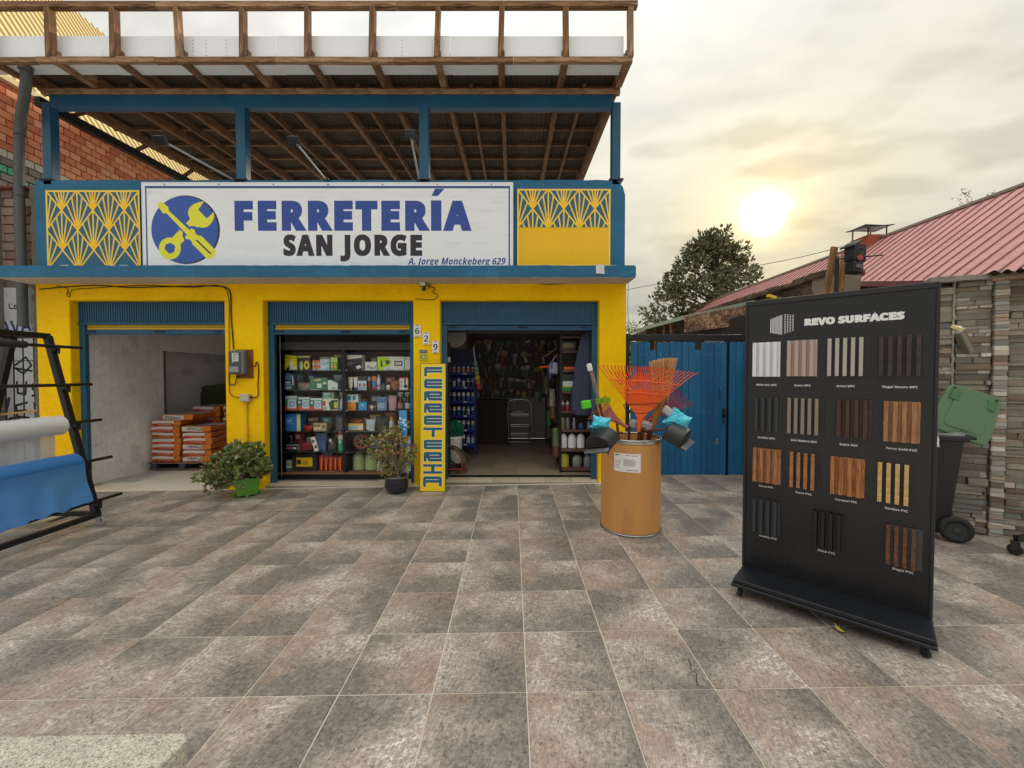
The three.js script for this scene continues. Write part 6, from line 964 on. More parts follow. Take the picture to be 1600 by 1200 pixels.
{
  const D = 6.05, sx0 = at(438, 640, D).x, sx1 = at(645, 640, D).x, mid = at(537, 640, D).x, yOf = (py) => at(800, py, D).y, floorY = gy(-2.4) + 0.01;
  const o = thing('display_cabinet', 'black framed display cabinet with glass shelves filling the middle shop opening', 'display cabinet', [0, 0, 0]), blk = std('#111112', 0.45), gl = phys('#cfd8d6', 0.05, { transmission: 0.92, thickness: 0, ior: 1.45 });
  const shelfY = [578.5, 609.5, 641.5, 674.5, 706.5, 738.5].map(yOf), zb = -(D + 0.42), topY = yOf(545);
  mesh('base', rb(sx1 - sx0 + 0.06, yOf(739) - floorY, 0.44, 0.005, (sx0 + sx1) / 2, (yOf(739) + floorY) / 2 - 0.006, -(D + 0.21)), blk, o);
  mesh('back_panel', span(sx0, sx1, floorY, topY, zb - 0.02, zb), std('#5b4438', 0.7), o);
  for (const x of [sx0 - 0.02, sx1 + 0.02]) mesh('side_panel', span(x - 0.02, x + 0.02, floorY, topY + 0.1, zb, -D), blk, o);
  mesh('divider', span(mid - 0.022, mid + 0.022, floorY, topY, -(D + 0.03), -D), blk, o); mesh('divider', span(mid - 0.01, mid + 0.01, shelfY[5], topY, zb, -(D + 0.032)), blk, o);
  mesh('header', rb(sx1 - sx0 + 0.04, 0.12, 0.03, 0.004, (sx0 + sx1) / 2, yOf(541), -(D - 0.01)), std('#2f2f31', 0.5), o);
  mesh('soffit', span(sx0, sx1, topY, topY + 0.02, zb, -D - 0.02), blk, o); mesh('plinth_strip', rb(sx1 - sx0, 0.022, 0.02, 0.003, (sx0 + sx1) / 2 - 0.2, yOf(739.5), -(D - 0.012)), std('#8a5f38', 0.6), o);
  shelfY.forEach((y, i) => { for (const [a, b] of [[sx0, mid - 0.022], [mid + 0.022, sx1]]) mesh(i === 5 ? 'floor_board' : 'shelf', span(a + 0.004, b - 0.004, y - 0.012, y - 0.002, zb + 0.004, -(D + 0.034)), i === 5 ? M.woodDark : phys('#30403c', 0.15, { transmission: 0.35, thickness: 0 }), o); });
  for (const [a, b] of [[sx0, mid - 0.02], [mid + 0.02, sx1]]) { mesh('pane', span(a, b, yOf(738.5), topY - 0.05, -(D - 0.004), -(D - 0.001)), phys('#ffffff', 0.02, { transmission: 1, thickness: 0, ior: 1.5, specularIntensity: 0.22 }), o); for (const y of shelfY) for (const x of [a + 0.03, b - 0.03]) mesh('clip', cy(0.009, 0.009, 0.012, x, y, -(D - 0.01), 8, Math.PI / 2), M.steel, o); }
  // side curtain wall of the shop front between cabinet and rails
  mesh('side_fill', span(O[1][0] + 0.1, sx0 - 0.042, floorY, 2.15, -(D + 0.02), -D), blk, o); mesh('side_fill', span(sx1 + 0.042, O[1][1] - 0.09, floorY, 2.15, -(D + 0.02), -D), blk, o);
  mesh('edge_trim', rb(0.014, 2.1, 0.014, 0.002, O[1][0] + 0.1, 1.08, -(D - 0.1)), M.steel, o);
  const k = (D + 0.12) / FOCAL, zf = -(D + 0.12);
  const spot = (x0, x1, row, lift = 0) => { const p = at((x0 + x1) / 2, 640, D + 0.12); return [p.x, shelfY[row] - 0.001 + lift, zf]; };
  const box = (x0, x1, h, row, base, marks, label, cat = 'box', dep = 0.14, lift = 0, turn = 0) => { const w = (x1 - x0) * k * 0.985, H = h * k; const m = tag(mesh(cat === 'box' ? 'carton' : cat.replace(/ /g, '_'), carton(w, H, dep, base, marks).translate(0, H / 2, -dep / 2), M.pack), label, cat); m.position.set(...spot(x0, x1, row, lift)); m.rotation.y = turn; return m; };
  const bottle = (x0, x1, h, row, rows, label, cat = 'bottle', sq = 1) => { const w = (x1 - x0) * k / 2, H = h * k; const m = tag(mesh(cat.replace(/ /g, '_'), turned(rows.map(([r, y, c]) => [r * w, y * H, c]), 18).scale(1, 1, sq), M.glossy), label, cat); const p = spot(x0, x1, row); m.position.set(p[0], p[1], p[2] - w * sq); return m; };
  const pouch = (x0, x1, h, row, col, label, cat = 'bag', dep = 0.09, opts = {}, rz = 0) => { const w = (x1 - x0) * k, H = h * k, g = new THREE.BoxGeometry(w, H, dep, 8, 8, 4), p = g.attributes.position; for (let i = 0; i < p.count; i++) { const u = p.getX(i) / w * 2, v = p.getY(i) / H * 2; p.setZ(i, p.getZ(i) * (1 - 0.85 * Math.pow(Math.max(0, v), 2)) * (1 - 0.5 * u * u)); p.setX(i, p.getX(i) * (0.9 + 0.1 * v)); } jitter(g, Math.min(w, H) * 0.07, Math.round(x0), 14); g.translate(0, H / 2, 0); g.rotateZ(rz); const m = tag(mesh(cat.replace(/ /g, '_'), paint(g, col), phys('#ffffff', 0.35, { vertexColors: true, ...opts })), label, cat); const q = spot(x0, x1, row); m.position.set(q[0], q[1] + 0.004, q[2] - dep / 2 - 0.01); return m; };
  const spray = (x0, x1, h, row, liquid, head, label) => { const w = (x1 - x0) * k / 2, H = h * k, p = spot(x0, x1, row), s = thing('spray_bottle', label, 'spray bottle', [p[0], p[1], p[2] - w], 0); mesh('body', turned([[0.0, 0, liquid], [0.85 * w, 0, liquid], [0.95 * w, 0.05 * H, liquid], [0.95 * w, 0.4 * H, liquid], [0.6 * w, 0.58 * H, liquid], [0.32 * w, 0.68 * H, liquid], [0.3 * w, 0.74 * H, liquid], [0, 0.74 * H, liquid]], 18), M.glossy, s); const hd = std(head, 0.4); mesh('trigger_head', mg([cy(w * 0.4, w * 0.45, H * 0.1, 0, H * 0.77, 0, 12), rb(w * 1.7, H * 0.1, w * 0.6, 0.004, -w * 0.05, H * 0.9, 0), rb(w * 0.25, H * 0.16, w * 0.3, 0.003, -w * 0.7, H * 0.82, 0, 0, 0, -0.5)]), hd, s); mesh('paper_label', new THREE.CylinderGeometry(w * 0.97, w * 0.97, H * 0.3, 16, 1, true, -1.2, 2.4).translate(0, H * 0.22, 0), std(label.includes('brown') ? '#a98a72' : '#c5d3dc', 0.5), s); };
  // --- a second row of stock behind the front one
  { const r = rng(29), tone = [['slate grey', '#5a6068'], ['tan', '#a88c62'], ['dull red', '#9a4036'], ['teal', '#3d7a7a'], ['off-white', '#c9c6bc'], ['navy', '#34456e'], ['mustard', '#b99a3a'], ['olive', '#6d7044'], ['orange', '#c06a30'], ['pale blue', '#8fa9bd']];
    for (let row = 0; row < 6; row++) for (const [a, b, side] of [[444, 532, 'planter'], [545, 638, 'letter board']]) { const w = (b - a) / 4; for (let i = 0; i < 4; i++) { const [nm, col] = tone[(row * 3 + i * 2 + (side === 'planter' ? 0 : 5)) % 10]; box(a + w * i + r() * 4, a + w * (i + 0.78) + r() * 3, 15 + r() * 11, row, col, [['r', '#d8d5cc', 0.1 + r() * 0.2, 0.15, 0.4, 0.25], ['l', '#3a3a3a', 0.15, 0.55, 0.6, 0.04, 4]], `${nm} carton in the rear row of the ${['top', 'second', 'third', 'fourth', 'fifth', 'bottom'][row]} shelf, ${side} side`, 'box', 0.09).position.z -= 0.235; } } }
  // --- shelf 1
  box(440, 453, 24, 0, '#d6c733', [['r', '#e9e7d8', 0.1, 0.45, 0.3, 0.5], ['r', '#8d8423', 0, 0.16, 1, 0.08], ['p', '#23211c', [0.5, 1], [1, 0.6], [1, 1]]], 'yellow boxed tool at the cabinet corner on the top shelf'); box(453.4, 464.6, 23, 0, '#e2d434', [['r', '#948a20', 0, 0.16, 1, 0.07], ['p', '#efece0', [0.1, 0.4], [0.35, 0.4], [0.4, 0.75], [0.95, 0.7], [0.9, 0.9], [0.1, 0.95]], ['r', '#26241f', 0, 0.94, 1, 0.06]], 'second yellow boxed tool, with a white grip printed on it');
  box(466, 487, 22.5, 0, '#23251f', [['r', '#a8a86a', 0.04, 0.0, 0.85, 0.14], ['o', '#9aa36a', 0.28, 0.66, 0.13, 0.3], ['o', '#b9a72a', 0.66, 0.62, 0.2, 0.3], ['o', '#3a3a22', 0.66, 0.62, 0.09, 0.12]], 'black blister pack holding a yellow-green tape measure', 'blister pack', 0.06);
  for (let q = 0; q < 4; q++) box(489, 500.4, 3.8, 0, q % 2 ? '#b86a35' : '#a8a090', [['r', '#6c3d22', 0.3, 0.3, 0.4, 0.4]], ['lowest', 'second lowest', 'second highest', 'topmost'][q] + ' of four small flat orange packs stacked on the top shelf', 'box', 0.1, q * 3.9 * k);
  box(501, 515.5, 17.5, 0, '#c6d3dc', [['p', '#7fb0c8', [0.2, 0.4], [0.9, 0.15], [1, 0.5], [0.4, 0.55]], ['p', '#88b5cb', [0.2, 0.95], [0.9, 0.62], [1, 1]], ['l', '#8d98a0', 0.1, 0.1, 0.5, 0.03, 3]], 'white and pale blue carton on the top shelf'); box(517, 528, 21, 0, '#5f8f2e', [['r', '#9fae6a', 0, 0.1, 1, 0.28], ['r', '#b3a05a', 0.15, 0.48, 0.6, 0.34], ['r', '#5a3d22', 0.35, 0.55, 0.2, 0.1], ['r', '#5a3d22', 0.35, 0.72, 0.2, 0.1]], 'tall green carton near the cabinet divider');
  box(541, 566.5, 24, 0, '#1d1715', [['p', '#d2cfc2', [0, 0], [1, 0], [1, 0.2], [0, 0.32]], ['p', '#dcd9d2', [0.6, 0.72], [0.85, 0.64], [0.95, 0.8], [0.68, 0.9]], ['l', '#7a746c', 0.12, 0.45, 0.4, 0.03, 4]], 'black carton with a white sloping top band'); box(571, 589, 13.4, 0, '#d6d5cf', [['l', '#8a8a86', 0.1, 0.14, 0.8, 0.05, 1], ['r', '#6d8a9a', 0.4, 0.6, 0.35, 0.25], ['l', '#55554f', 0.15, 0.42, 0.4, 0.05, 3], ['r', '#2e2e2c', 0.85, 0.45, 0.06, 0.3]], 'small white printed carton beside the lime green box'); box(590, 632, 21.5, 0, '#dcddd8', [['r', '#9ec31c', 0, 0, 0.24, 1], ['o', '#9ec31c', 0.24, 0.42, 0.3, 0.36], ['r', '#3a2e2c', 0.14, 0.3, 0.07, 0.42], ['p', '#4a3638', [0.3, 0.3], [0.44, 0.26], [0.48, 0.5], [0.34, 0.62]], ['r', '#30302e', 0.63, 0.32, 0.28, 0.34], ['r', '#dcddd8', 0.67, 0.4, 0.06, 0.18], ['r', '#dcddd8', 0.74, 0.4, 0.06, 0.18], ['r', '#dcddd8', 0.81, 0.4, 0.06, 0.18], ['l', '#7d7d79', 0.32, 0.84, 0.3, 0.04, 2]], 'long white and lime green carton on the top shelf'); box(632.6, 641, 21, 0, '#b9b9b2', [['l', '#6f6f6a', 0.2, 0.14, 0.6, 0.03, 2], ['r', '#8a8a84', 0, 0.9, 1, 0.05]], 'grey-white carton at the end of the top shelf');
  // --- shelf 2
  box(442, 461, 26, 1, '#26343f', [['o', '#4f6f82', 0.45, 0.2, 0.4, 0.2], ['o', '#5d7686', 0.4, 0.75, 0.34, 0.2], ['r', '#b9c2c6', 0.15, 0.5, 0.5, 0.08], ['r', '#aab4b8', 0.12, 0.84, 0.6, 0.06], ['r', '#9fb1bb', 0.78, 0.2, 0.1, 0.5]], 'dark blue blister pack of protective goggles', 'blister pack', 0.08);
  pouch(463, 486, 11, 1, '#97907c', 'folded beige cap on the second shelf', 'cap', 0.14); pouch(467, 484, 17, 1, '#4a443a', 'dark folded cap behind the beige one', 'cap', 0.1).position.z -= 0.14;
  box(485, 512, 19, 1, '#3f6a4c', [['p', '#b7a08a', [0.2, 0.2], [0.55, 0.12], [0.65, 0.24], [0.35, 0.3]], ['r', '#d5dbd8', 0.4, 0.48, 0.26, 0.34], ['r', '#7fa08a', 0.04, 0.92, 0.5, 0.05], ['o', '#a8b59a', 0.82, 0.45, 0.1, 0.1], ['r', '#1f3326', 0.76, 0.62, 0.12, 0.12]], 'wide dark green carton on the second shelf'); box(512.4, 528, 15, 1, '#b4c9bd', [['p', '#d7dedb', [0.4, 0.3], [0.9, 0.4], [0.95, 0.6], [0.5, 0.7]], ['p', '#3a3f3c', [0.3, 0], [1, 0], [1, 0.35]], ['r', '#cfd8d4', 0.02, 0.1, 0.26, 0.85], ['l', '#5f7268', 0.4, 0.74, 0.5, 0.03, 3]], 'pale green carton next to the dark green one');
  bottle(544, 551.5, 20, 1, [[0.55, 0, '#b9a62e'], [0.6, 0.15, '#d7d5c8'], [0.8, 0.3, '#d7d5c8'], [1, 0.98, '#dfddd2'], [1, 1, '#dfddd2'], [0, 1]], 'white glue tube standing on a yellow cap', 'tube', 0.35); bottle(552.3, 559, 20, 1, [[0.55, 0, '#1f3f8f'], [0.6, 0.18, '#d9dadb'], [0.8, 0.3, '#d9dadb'], [1, 0.98, '#e2e3e4'], [1, 1, '#e2e3e4'], [0, 1]], 'white glue tube standing on a blue cap', 'tube', 0.35);
  for (const [a, b, q] of [[559.5, 566, 'first'], [566.4, 573, 'second']]) box(a, b, 20.5, 1, '#b9ccd4', [['r', '#2f3338', 0, 0, 1, 0.32], ['o', '#8a3038', 0.5, 0.62, 0.24, 0.12], ['r', '#5f8ea8', 0.1, 0.78, 0.8, 0.12]], `${q} of two slim pale blue cartons beside the glue tubes`, 'box', 0.06);
  bottle(573.5, 580, 20.5, 1, [[0, 0, '#4a2018'], [0.95, 0, '#5a261c'], [0.95, 0.62, '#5a261c'], [0.9, 0.7, '#8d8d8a'], [0.9, 1, '#8d8d8a'], [0, 1]], 'dark red aerosol can with a grey cap', 'spray can'); bottle(580.5, 588, 22, 1, [[0, 0, '#a85060'], [0.98, 0, '#b05a68'], [0.98, 0.24, '#3f7fae'], [0.98, 0.64, '#d27a22'], [0.94, 0.68, '#d9822a'], [0.94, 0.98, '#d9822a'], [0, 1]], 'blue aerosol can with an orange cap', 'spray can'); bottle(588.2, 594.4, 24, 1, [[0, 0, '#c9d6e2'], [0.95, 0, '#c2d0e0'], [0.95, 0.2, '#b05560'], [0.95, 0.34, '#c2d0e0'], [0.9, 0.72, '#c9d6e2'], [0.4, 0.86, '#d9dcdc'], [0.42, 0.99, '#e2e4dd'], [0, 1]], 'white bottle with red mark beside the aerosol cans');
  bottle(594.6, 602.6, 11, 1, [[0, 0, '#b08c5e'], [0.95, 0, '#b08c5e'], [0.95, 0.18, '#33586b'], [0.95, 0.8, '#2e5064'], [0.6, 0.95, '#3a5f72'], [0, 1]], 'small dark blue paint tin on the second shelf', 'tin'); bottle(603, 609.6, 8, 1, [[0, 0, '#d4d2c8'], [0.95, 0, '#d4d2c8'], [0.95, 0.9, '#b9b7ac'], [0, 1]], 'tiny white tin beside the dark blue tin', 'tin'); pouch(610, 623.5, 13.5, 1, '#a5684e', 'red and orange parts in a clear bag', 'bag', 0.08, { transmission: 0.1, thickness: 0 }); box(624.5, 638, 19.5, 1, '#d2ccc4', [['r', '#a04a38', 0, 0, 1, 0.12], ['r', '#5c2d26', 0.56, 0.1, 0.16, 0.5], ['o', '#1c1a1a', 0.7, 0.7, 0.24, 0.12], ['l', '#6a6a68', 0.1, 0.3, 0.3, 0.05, 5]], 'white carton printed with a dark plunger');
  // --- shelf 3
  for (const [a, b, h, q] of [[441.5, 464.5, 22, 'largest'], [466, 484.4, 20, 'middle'], [485, 503.4, 18.5, 'smallest']]) box(a, b, h, 2, '#2f6a52', [['r', '#c4583a', 0, 0.7, 1, 0.3], ['r', '#b3c3ba', 0.02, 0.0, 0.96, 0.2], ['r', '#c4d2da', 0.36, 0.25, 0.54, 0.62], ['o', '#7590b0', 0.63, 0.56, 0.2, 0.2], ['o', '#dde7ee', 0.63, 0.56, 0.09, 0.09], ['r', '#d7e0da', 0.06, 0.32, 0.16, 0.18]], `${q} of three green and orange cartons with a white window`, 'box', 0.18);
  box(504, 528, 17, 2, '#d9d8c4', [['p', '#1f4032', [0.4, 0.35], [0.6, 0.12], [0.95, 0.1], [0.95, 0.9], [0.5, 0.95]], ['r', '#a83038', 0.05, 0.2, 0.15, 0.42], ['r', '#b0a83a', 0.74, 0.3, 0.2, 0.5], ['l', '#4a5a48', 0.05, 0.72, 0.3, 0.04, 3]], 'cream carton with a dark green drill printed on it'); box(504.5, 522, 10.5, 2, '#6aa58c', [['r', '#c3d8cc', 0.1, 0.1, 0.5, 0.3], ['p', '#4a7a66', [0.3, 0.5], [0.8, 0.35], [0.9, 0.9]], ['r', '#b07a62', 0.86, 0, 0.14, 1]], 'small mint green box lying on the cream carton', 'box', 0.12, 17.1 * k); spray(529, 538.6, 29, 2, '#a9c6dd', '#e4e6e6', 'clear blue spray bottle next to the cabinet divider');
  box(543, 556, 12, 2, '#d9922a', [['p', '#8a5a1c', [0.1, 0.9], [0.3, 0.55], [0.5, 0.8]], ['r', '#f0b85a', 0.5, 0.2, 0.4, 0.15]], 'orange carton under the white twin box'); box(542.4, 560, 12, 2, '#d5dcdc', [['r', '#2f6a80', 0.08, 0.24, 0.26, 0.5], ['r', '#2f6a80', 0.5, 0.18, 0.26, 0.5], ['r', '#a5b0b2', 0.44, 0, 0.03, 1]], 'white carton with two blue pictures, on top of the orange one', 'box', 0.13, 12.1 * k); box(560, 573, 13, 2, '#1f85b8', [['o', '#c3d3dc', 0.5, 0.45, 0.13, 0.13], ['o', '#b03a30', 0.5, 0.56, 0.1, 0.05], ['r', '#176a95', 0, 0, 1, 0.15]], 'bright blue plastic case on the third shelf', 'case'); box(575, 588, 9.5, 2, '#3c2a22', [['o', '#b5a68e', 0.45, 0.5, 0.2, 0.25], ['r', '#8f6d52', 0.7, 0.4, 0.2, 0.2], ['r', '#c3b69e', 0.42, 0.7, 0.1, 0.3]], 'small brown carton with a pale fitting on it'); box(589, 604, 20, 2, '#5d7387', [['r', '#3d5f95', 0.08, 0.12, 0.82, 0.3], ['l', '#9fb2c3', 0.12, 0.5, 0.7, 0.03, 6], ['r', '#8a8088', 0, 0, 1, 0.08]], 'steel blue pack standing on the third shelf', 'pack', 0.05); pouch(606, 619, 22, 2, '#c9a0ae', 'pink sponge in a clear wrapper', 'sponge', 0.07); spray(620, 630, 29, 2, '#43211b', '#dfe2e2', 'dark brown spray bottle with a white trigger'); spray(631.5, 641, 29, 2, '#20323c', '#d2d6d6', 'dark teal spray bottle at the shelf end');
  // --- shelf 4
  box(444, 470, 26, 3, '#1f5f9a', [['r', '#d5cf6e', 0.74, 0.03, 0.2, 0.94], ['l', '#4a86bd', 0.05, 0.25, 0.6, 0.05, 4], ['p', '#a9c6da', [0.2, 0.42], [0.5, 0.34], [0.46, 0.4], [0.24, 0.48]]], 'large blue carton with a pale yellow end strip'); pouch(474, 494, 13, 3, '#6a4638', 'brown packet behind the red pouch', 'bag', 0.07).position.z -= 0.1; pouch(471.5, 487, 7.5, 3, '#a8271c', 'small red pouch on the fourth shelf', 'pouch', 0.07); box(489, 509.5, 11.5, 3, '#9c8c6a', [['r', '#6b5c42', 0.06, 0.2, 0.5, 0.25], ['o', '#6e3a28', 0.78, 0.45, 0.1, 0.2], ['r', '#c3b692', 0.1, 0.6, 0.5, 0.2]], 'tan carton on the fourth shelf'); pouch(522, 539, 23, 3, '#5d5f66', 'grey mesh bag beside the divider', 'bag', 0.1);
  box(543.5, 567, 11, 3, '#b8a256', [['r', '#7fa9b4', 0.06, 0.35, 0.6, 0.4], ['r', '#d3d6cf', 0.7, 0.3, 0.25, 0.5], ['r', '#4a4432', 0, 0.9, 1, 0.1]], 'yellow and blue carton with a red packet lying on it'); pouch(545, 566, 7, 3, '#84402f', 'flat rust red packet lying on the yellow carton', 'packet', 0.12).position.y += 11 * k; pouch(570, 585, 17, 3, '#c5d2d2', 'white snowflake printed packet', 'packet', 0.08); pouch(585.5, 607, 22, 3, '#3c3c3e', 'plain dark grey plastic bag on the fourth shelf', 'bag', 0.1); bottle(606.5, 614.5, 21, 3, [[0, 0, '#b9bdb8'], [0.9, 0, '#c3c7c2'], [0.9, 0.66, '#d5d8d2'], [0.7, 0.72, '#c9a04a'], [0.75, 0.98, '#d9b25c'], [0, 1]], 'white bottle with an amber cap'); bottle(618, 640, 8, 3, [[0, 0, '#a9b3ac'], [0.95, 0, '#b3beb6'], [0.95, 0.5, '#d2d2ca'], [1, 0.9, '#c9c9c2'], [0, 1]], 'lower white tub at the end of the fourth shelf', 'tub'); { const m = bottle(618.5, 640, 7.5, 3, [[0, 0, '#c9c4bc'], [0.95, 0, '#d2cec6'], [1, 0.9, '#b3a79c'], [0, 1]], 'upper white tub stacked at the end of the fourth shelf', 'tub'); m.position.y += 8.1 * k; }
  // --- shelf 5
  box(443, 464.5, 9, 4, '#17171b', [['r', '#a03a5a', 0.14, 0.35, 0.6, 0.35], ['r', '#cfcad0', 0.66, 0.4, 0.22, 0.3], ['r', '#8b8f98', 0, 0, 1, 0.12]], 'flat black carton with a pink label'); { const m = bottle(450, 456, 15, 4, [[0, 0, '#15161f'], [0.9, 0, '#191b2a'], [0.9, 0.7, '#191b2a'], [0.5, 0.82, '#a8483c'], [0.5, 0.98, '#b05a4a'], [0, 1]], 'small black bottle with a red cap on the flat black carton'); m.position.y += 9 * k; } pouch(464, 487, 13.5, 4, '#8b3440', 'crimson and grey wrapped brush pack', 'pack', 0.08); pouch(491, 508.5, 27, 4, '#4a6a96', 'clear blue bag hanging on the fifth shelf', 'bag', 0.05, { transmission: 0.1, thickness: 0 }); { const m = box(489, 495.5, 23, 4, '#d2cfc8', [['p', '#2b2a2c', [0.1, 0.2], [0.8, 0.3], [0.2, 0.45]], ['p', '#2b2a2c', [0.8, 0.55], [0.15, 0.7], [0.9, 0.8]]], 'white and black patterned stick pack leaning on the blue bag', 'pack', 0.03); m.rotation.z = 0.26; m.position.x += 0.03; m.position.z += 0.03; } box(512, 524.5, 20, 4, '#26231f', [['o', '#cfcdc6', 0.3, 0.22, 0.16, 0.12], ['r', '#a9a69c', 0.42, 0.38, 0.26, 0.05], ['l', '#5a554a', 0.1, 0.5, 0.8, 0.02, 8]], 'black mesh pack with a white tag', 'pack', 0.05); box(528, 540, 28, 4, '#2f8a5c', [['r', '#a8383c', 0, 0, 1, 0.14], ['r', '#cfd2bb', 0, 0.14, 1, 0.22], ['r', '#1d6a45', 0.4, 0.45, 0.6, 0.3], ['o', '#9fc9b2', 0.25, 0.5, 0.14, 0.1]], 'tall emerald green carton with a red top edge', 'box', 0.1);
  { const p = spot(549, 577, 4), c = thing('hose_coil', 'coiled orange garden hose hung in its packing on the fifth shelf', 'hose', [p[0], p[1] + 0.135, p[2] - 0.05]); for (let q = 0; q < 5; q++) mesh('loop', new THREE.TorusGeometry(0.085 + q * 0.011, 0.0075, 7, 36).translate(0, 0, (q % 2) * 0.012), q > 2 ? std('#6f5a4a', 0.5) : std('#b0603c', 0.5), c); mesh('hub', cy(0.03, 0.03, 0.02, 0, 0, 0.01, 16, Math.PI / 2), std('#8a2838', 0.4), c); for (let q = 0; q < 3; q++) mesh('tie', rb(0.22, 0.006, 0.02, 0.002, 0, 0, 0.012, 0, 0, 0.3 + q * 2.09), std('#b9b5a8', 0.5), c); mesh('card', cy(0.055, 0.055, 0.006, 0, -0.01, 0, 20, Math.PI / 2), std('#3a6a4a', 0.6), c); }
  box(634.5, 641.5, 23, 4, '#cfd0c8', [['p', '#5a6a5a', [0.3, 0.6], [0.8, 0.4], [0.6, 0.7]], ['l', '#8a8a84', 0.2, 0.15, 0.6, 0.03, 3]], 'narrow white carton at the end of the fifth shelf', 'box', 0.08); pouch(590, 612, 16, 4, '#5a5248', 'dim brown packet behind the potted shrub', 'packet', 0.08);
  // --- bottom shelf
  for (let q = 0; q < 4; q++) box(443.5, 454, 3.6, 5, ['#5a5d5c', '#b3b8b4', '#8f9a68', '#a3a9a6'][q], [['r', '#2b2b2b', 0, 0.75, 1, 0.25]], ['lowest', 'second lowest', 'second highest', 'topmost'][q] + ' of four thin flat tins stacked in the bottom corner', 'tin', 0.12, q * 4.1 * k);
  { const m = box(455.5, 494.5, 27, 5, '#232527', [['r', '#d6b01c', 0.18, 0.24, 0.62, 0.5], ['r', '#2b2721', 0.2, 0.36, 0.16, 0.26], ['l', '#6f5f1c', 0.42, 0.42, 0.3, 0.03, 4]], 'big black tool case with a yellow label', 'tool case', 0.22); const hw = 39 * k, h = 27 * k; for (const x of [-0.1, 0.1]) mesh('latch', rb(0.035, 0.02, 0.02, 0.004, x, h + 0.004, -0.05), std('#b9a030', 0.4), m); mesh('handle', tube([[-0.06, h, -0.11], [-0.05, h + 0.025, -0.11], [0.05, h + 0.025, -0.11], [0.06, h, -0.11]], 0.008, 16), M.black, m); }
  for (let q = 0; q < 6; q++) pouch(496 + q * 7.3, 503 + q * 7.3, q === 0 || q === 5 ? 24 : 21.5, 5, q % 2 ? '#c42f26' : '#cf3b2a', 'red and yellow snack-sized packet in the row on the bottom shelf', 'packet', 0.07).userData.group = 'red packets on the bottom shelf'; for (let q = 0; q < 6; q++) { const p = spot(500.5 + q * 7.3, 502.5 + q * 7.3, 5); const s = scene.children[scene.children.length - 6 + q]; mesh('stripe', jitter(rb(0.012, 0.19, 0.01, 0.003, 0.02, 0.1, 0.045), 0.003, q, 20), std('#d9b43a', 0.4), s); }
  for (const [a, b, t] of [[548, 566.5, 'pale green plastic jug beside the red packets'], [567, 586, 'second pale green plastic jug, partly behind the potted shrub']]) bottle(a, b, 29, 5, [[0, 0, '#8f9f6c'], [0.95, 0, '#93a370'], [1, 0.05, '#97a774'], [1, 0.68, '#9bab79'], [0.85, 0.84, '#9bab79'], [0.4, 0.95, '#a3b184'], [0.36, 1, '#a3b184'], [0, 1]], t, 'jug', 0.8);
  bottle(586, 601, 11, 5, [[0, 0, '#d2d6d8'], [0.95, 0, '#d6dadc'], [1, 0.9, '#c3c9cc'], [0, 1]], 'lower white tub beside the green jugs', 'tub'); { const m = bottle(587, 601, 13, 5, [[0, 0, '#cfd5d8'], [0.95, 0, '#dadfe2'], [0.6, 0.9, '#e2e6e8'], [0, 1]], 'upper white tub beside the green jugs', 'tub'); m.position.y += 11.2 * k; } box(634, 642, 9, 5, '#d5d3cc', [['l', '#8a8a84', 0.2, 0.3, 0.6, 0.08, 3]], 'small white carton at the end of the bottom shelf'); bottle(606, 624, 14, 5, [[0, 0, '#b9b5a8'], [0.95, 0, '#c3bfb2'], [1, 0.92, '#aaa698'], [0, 1]], 'grey-white bucket half hidden by the pot', 'bucket');
}
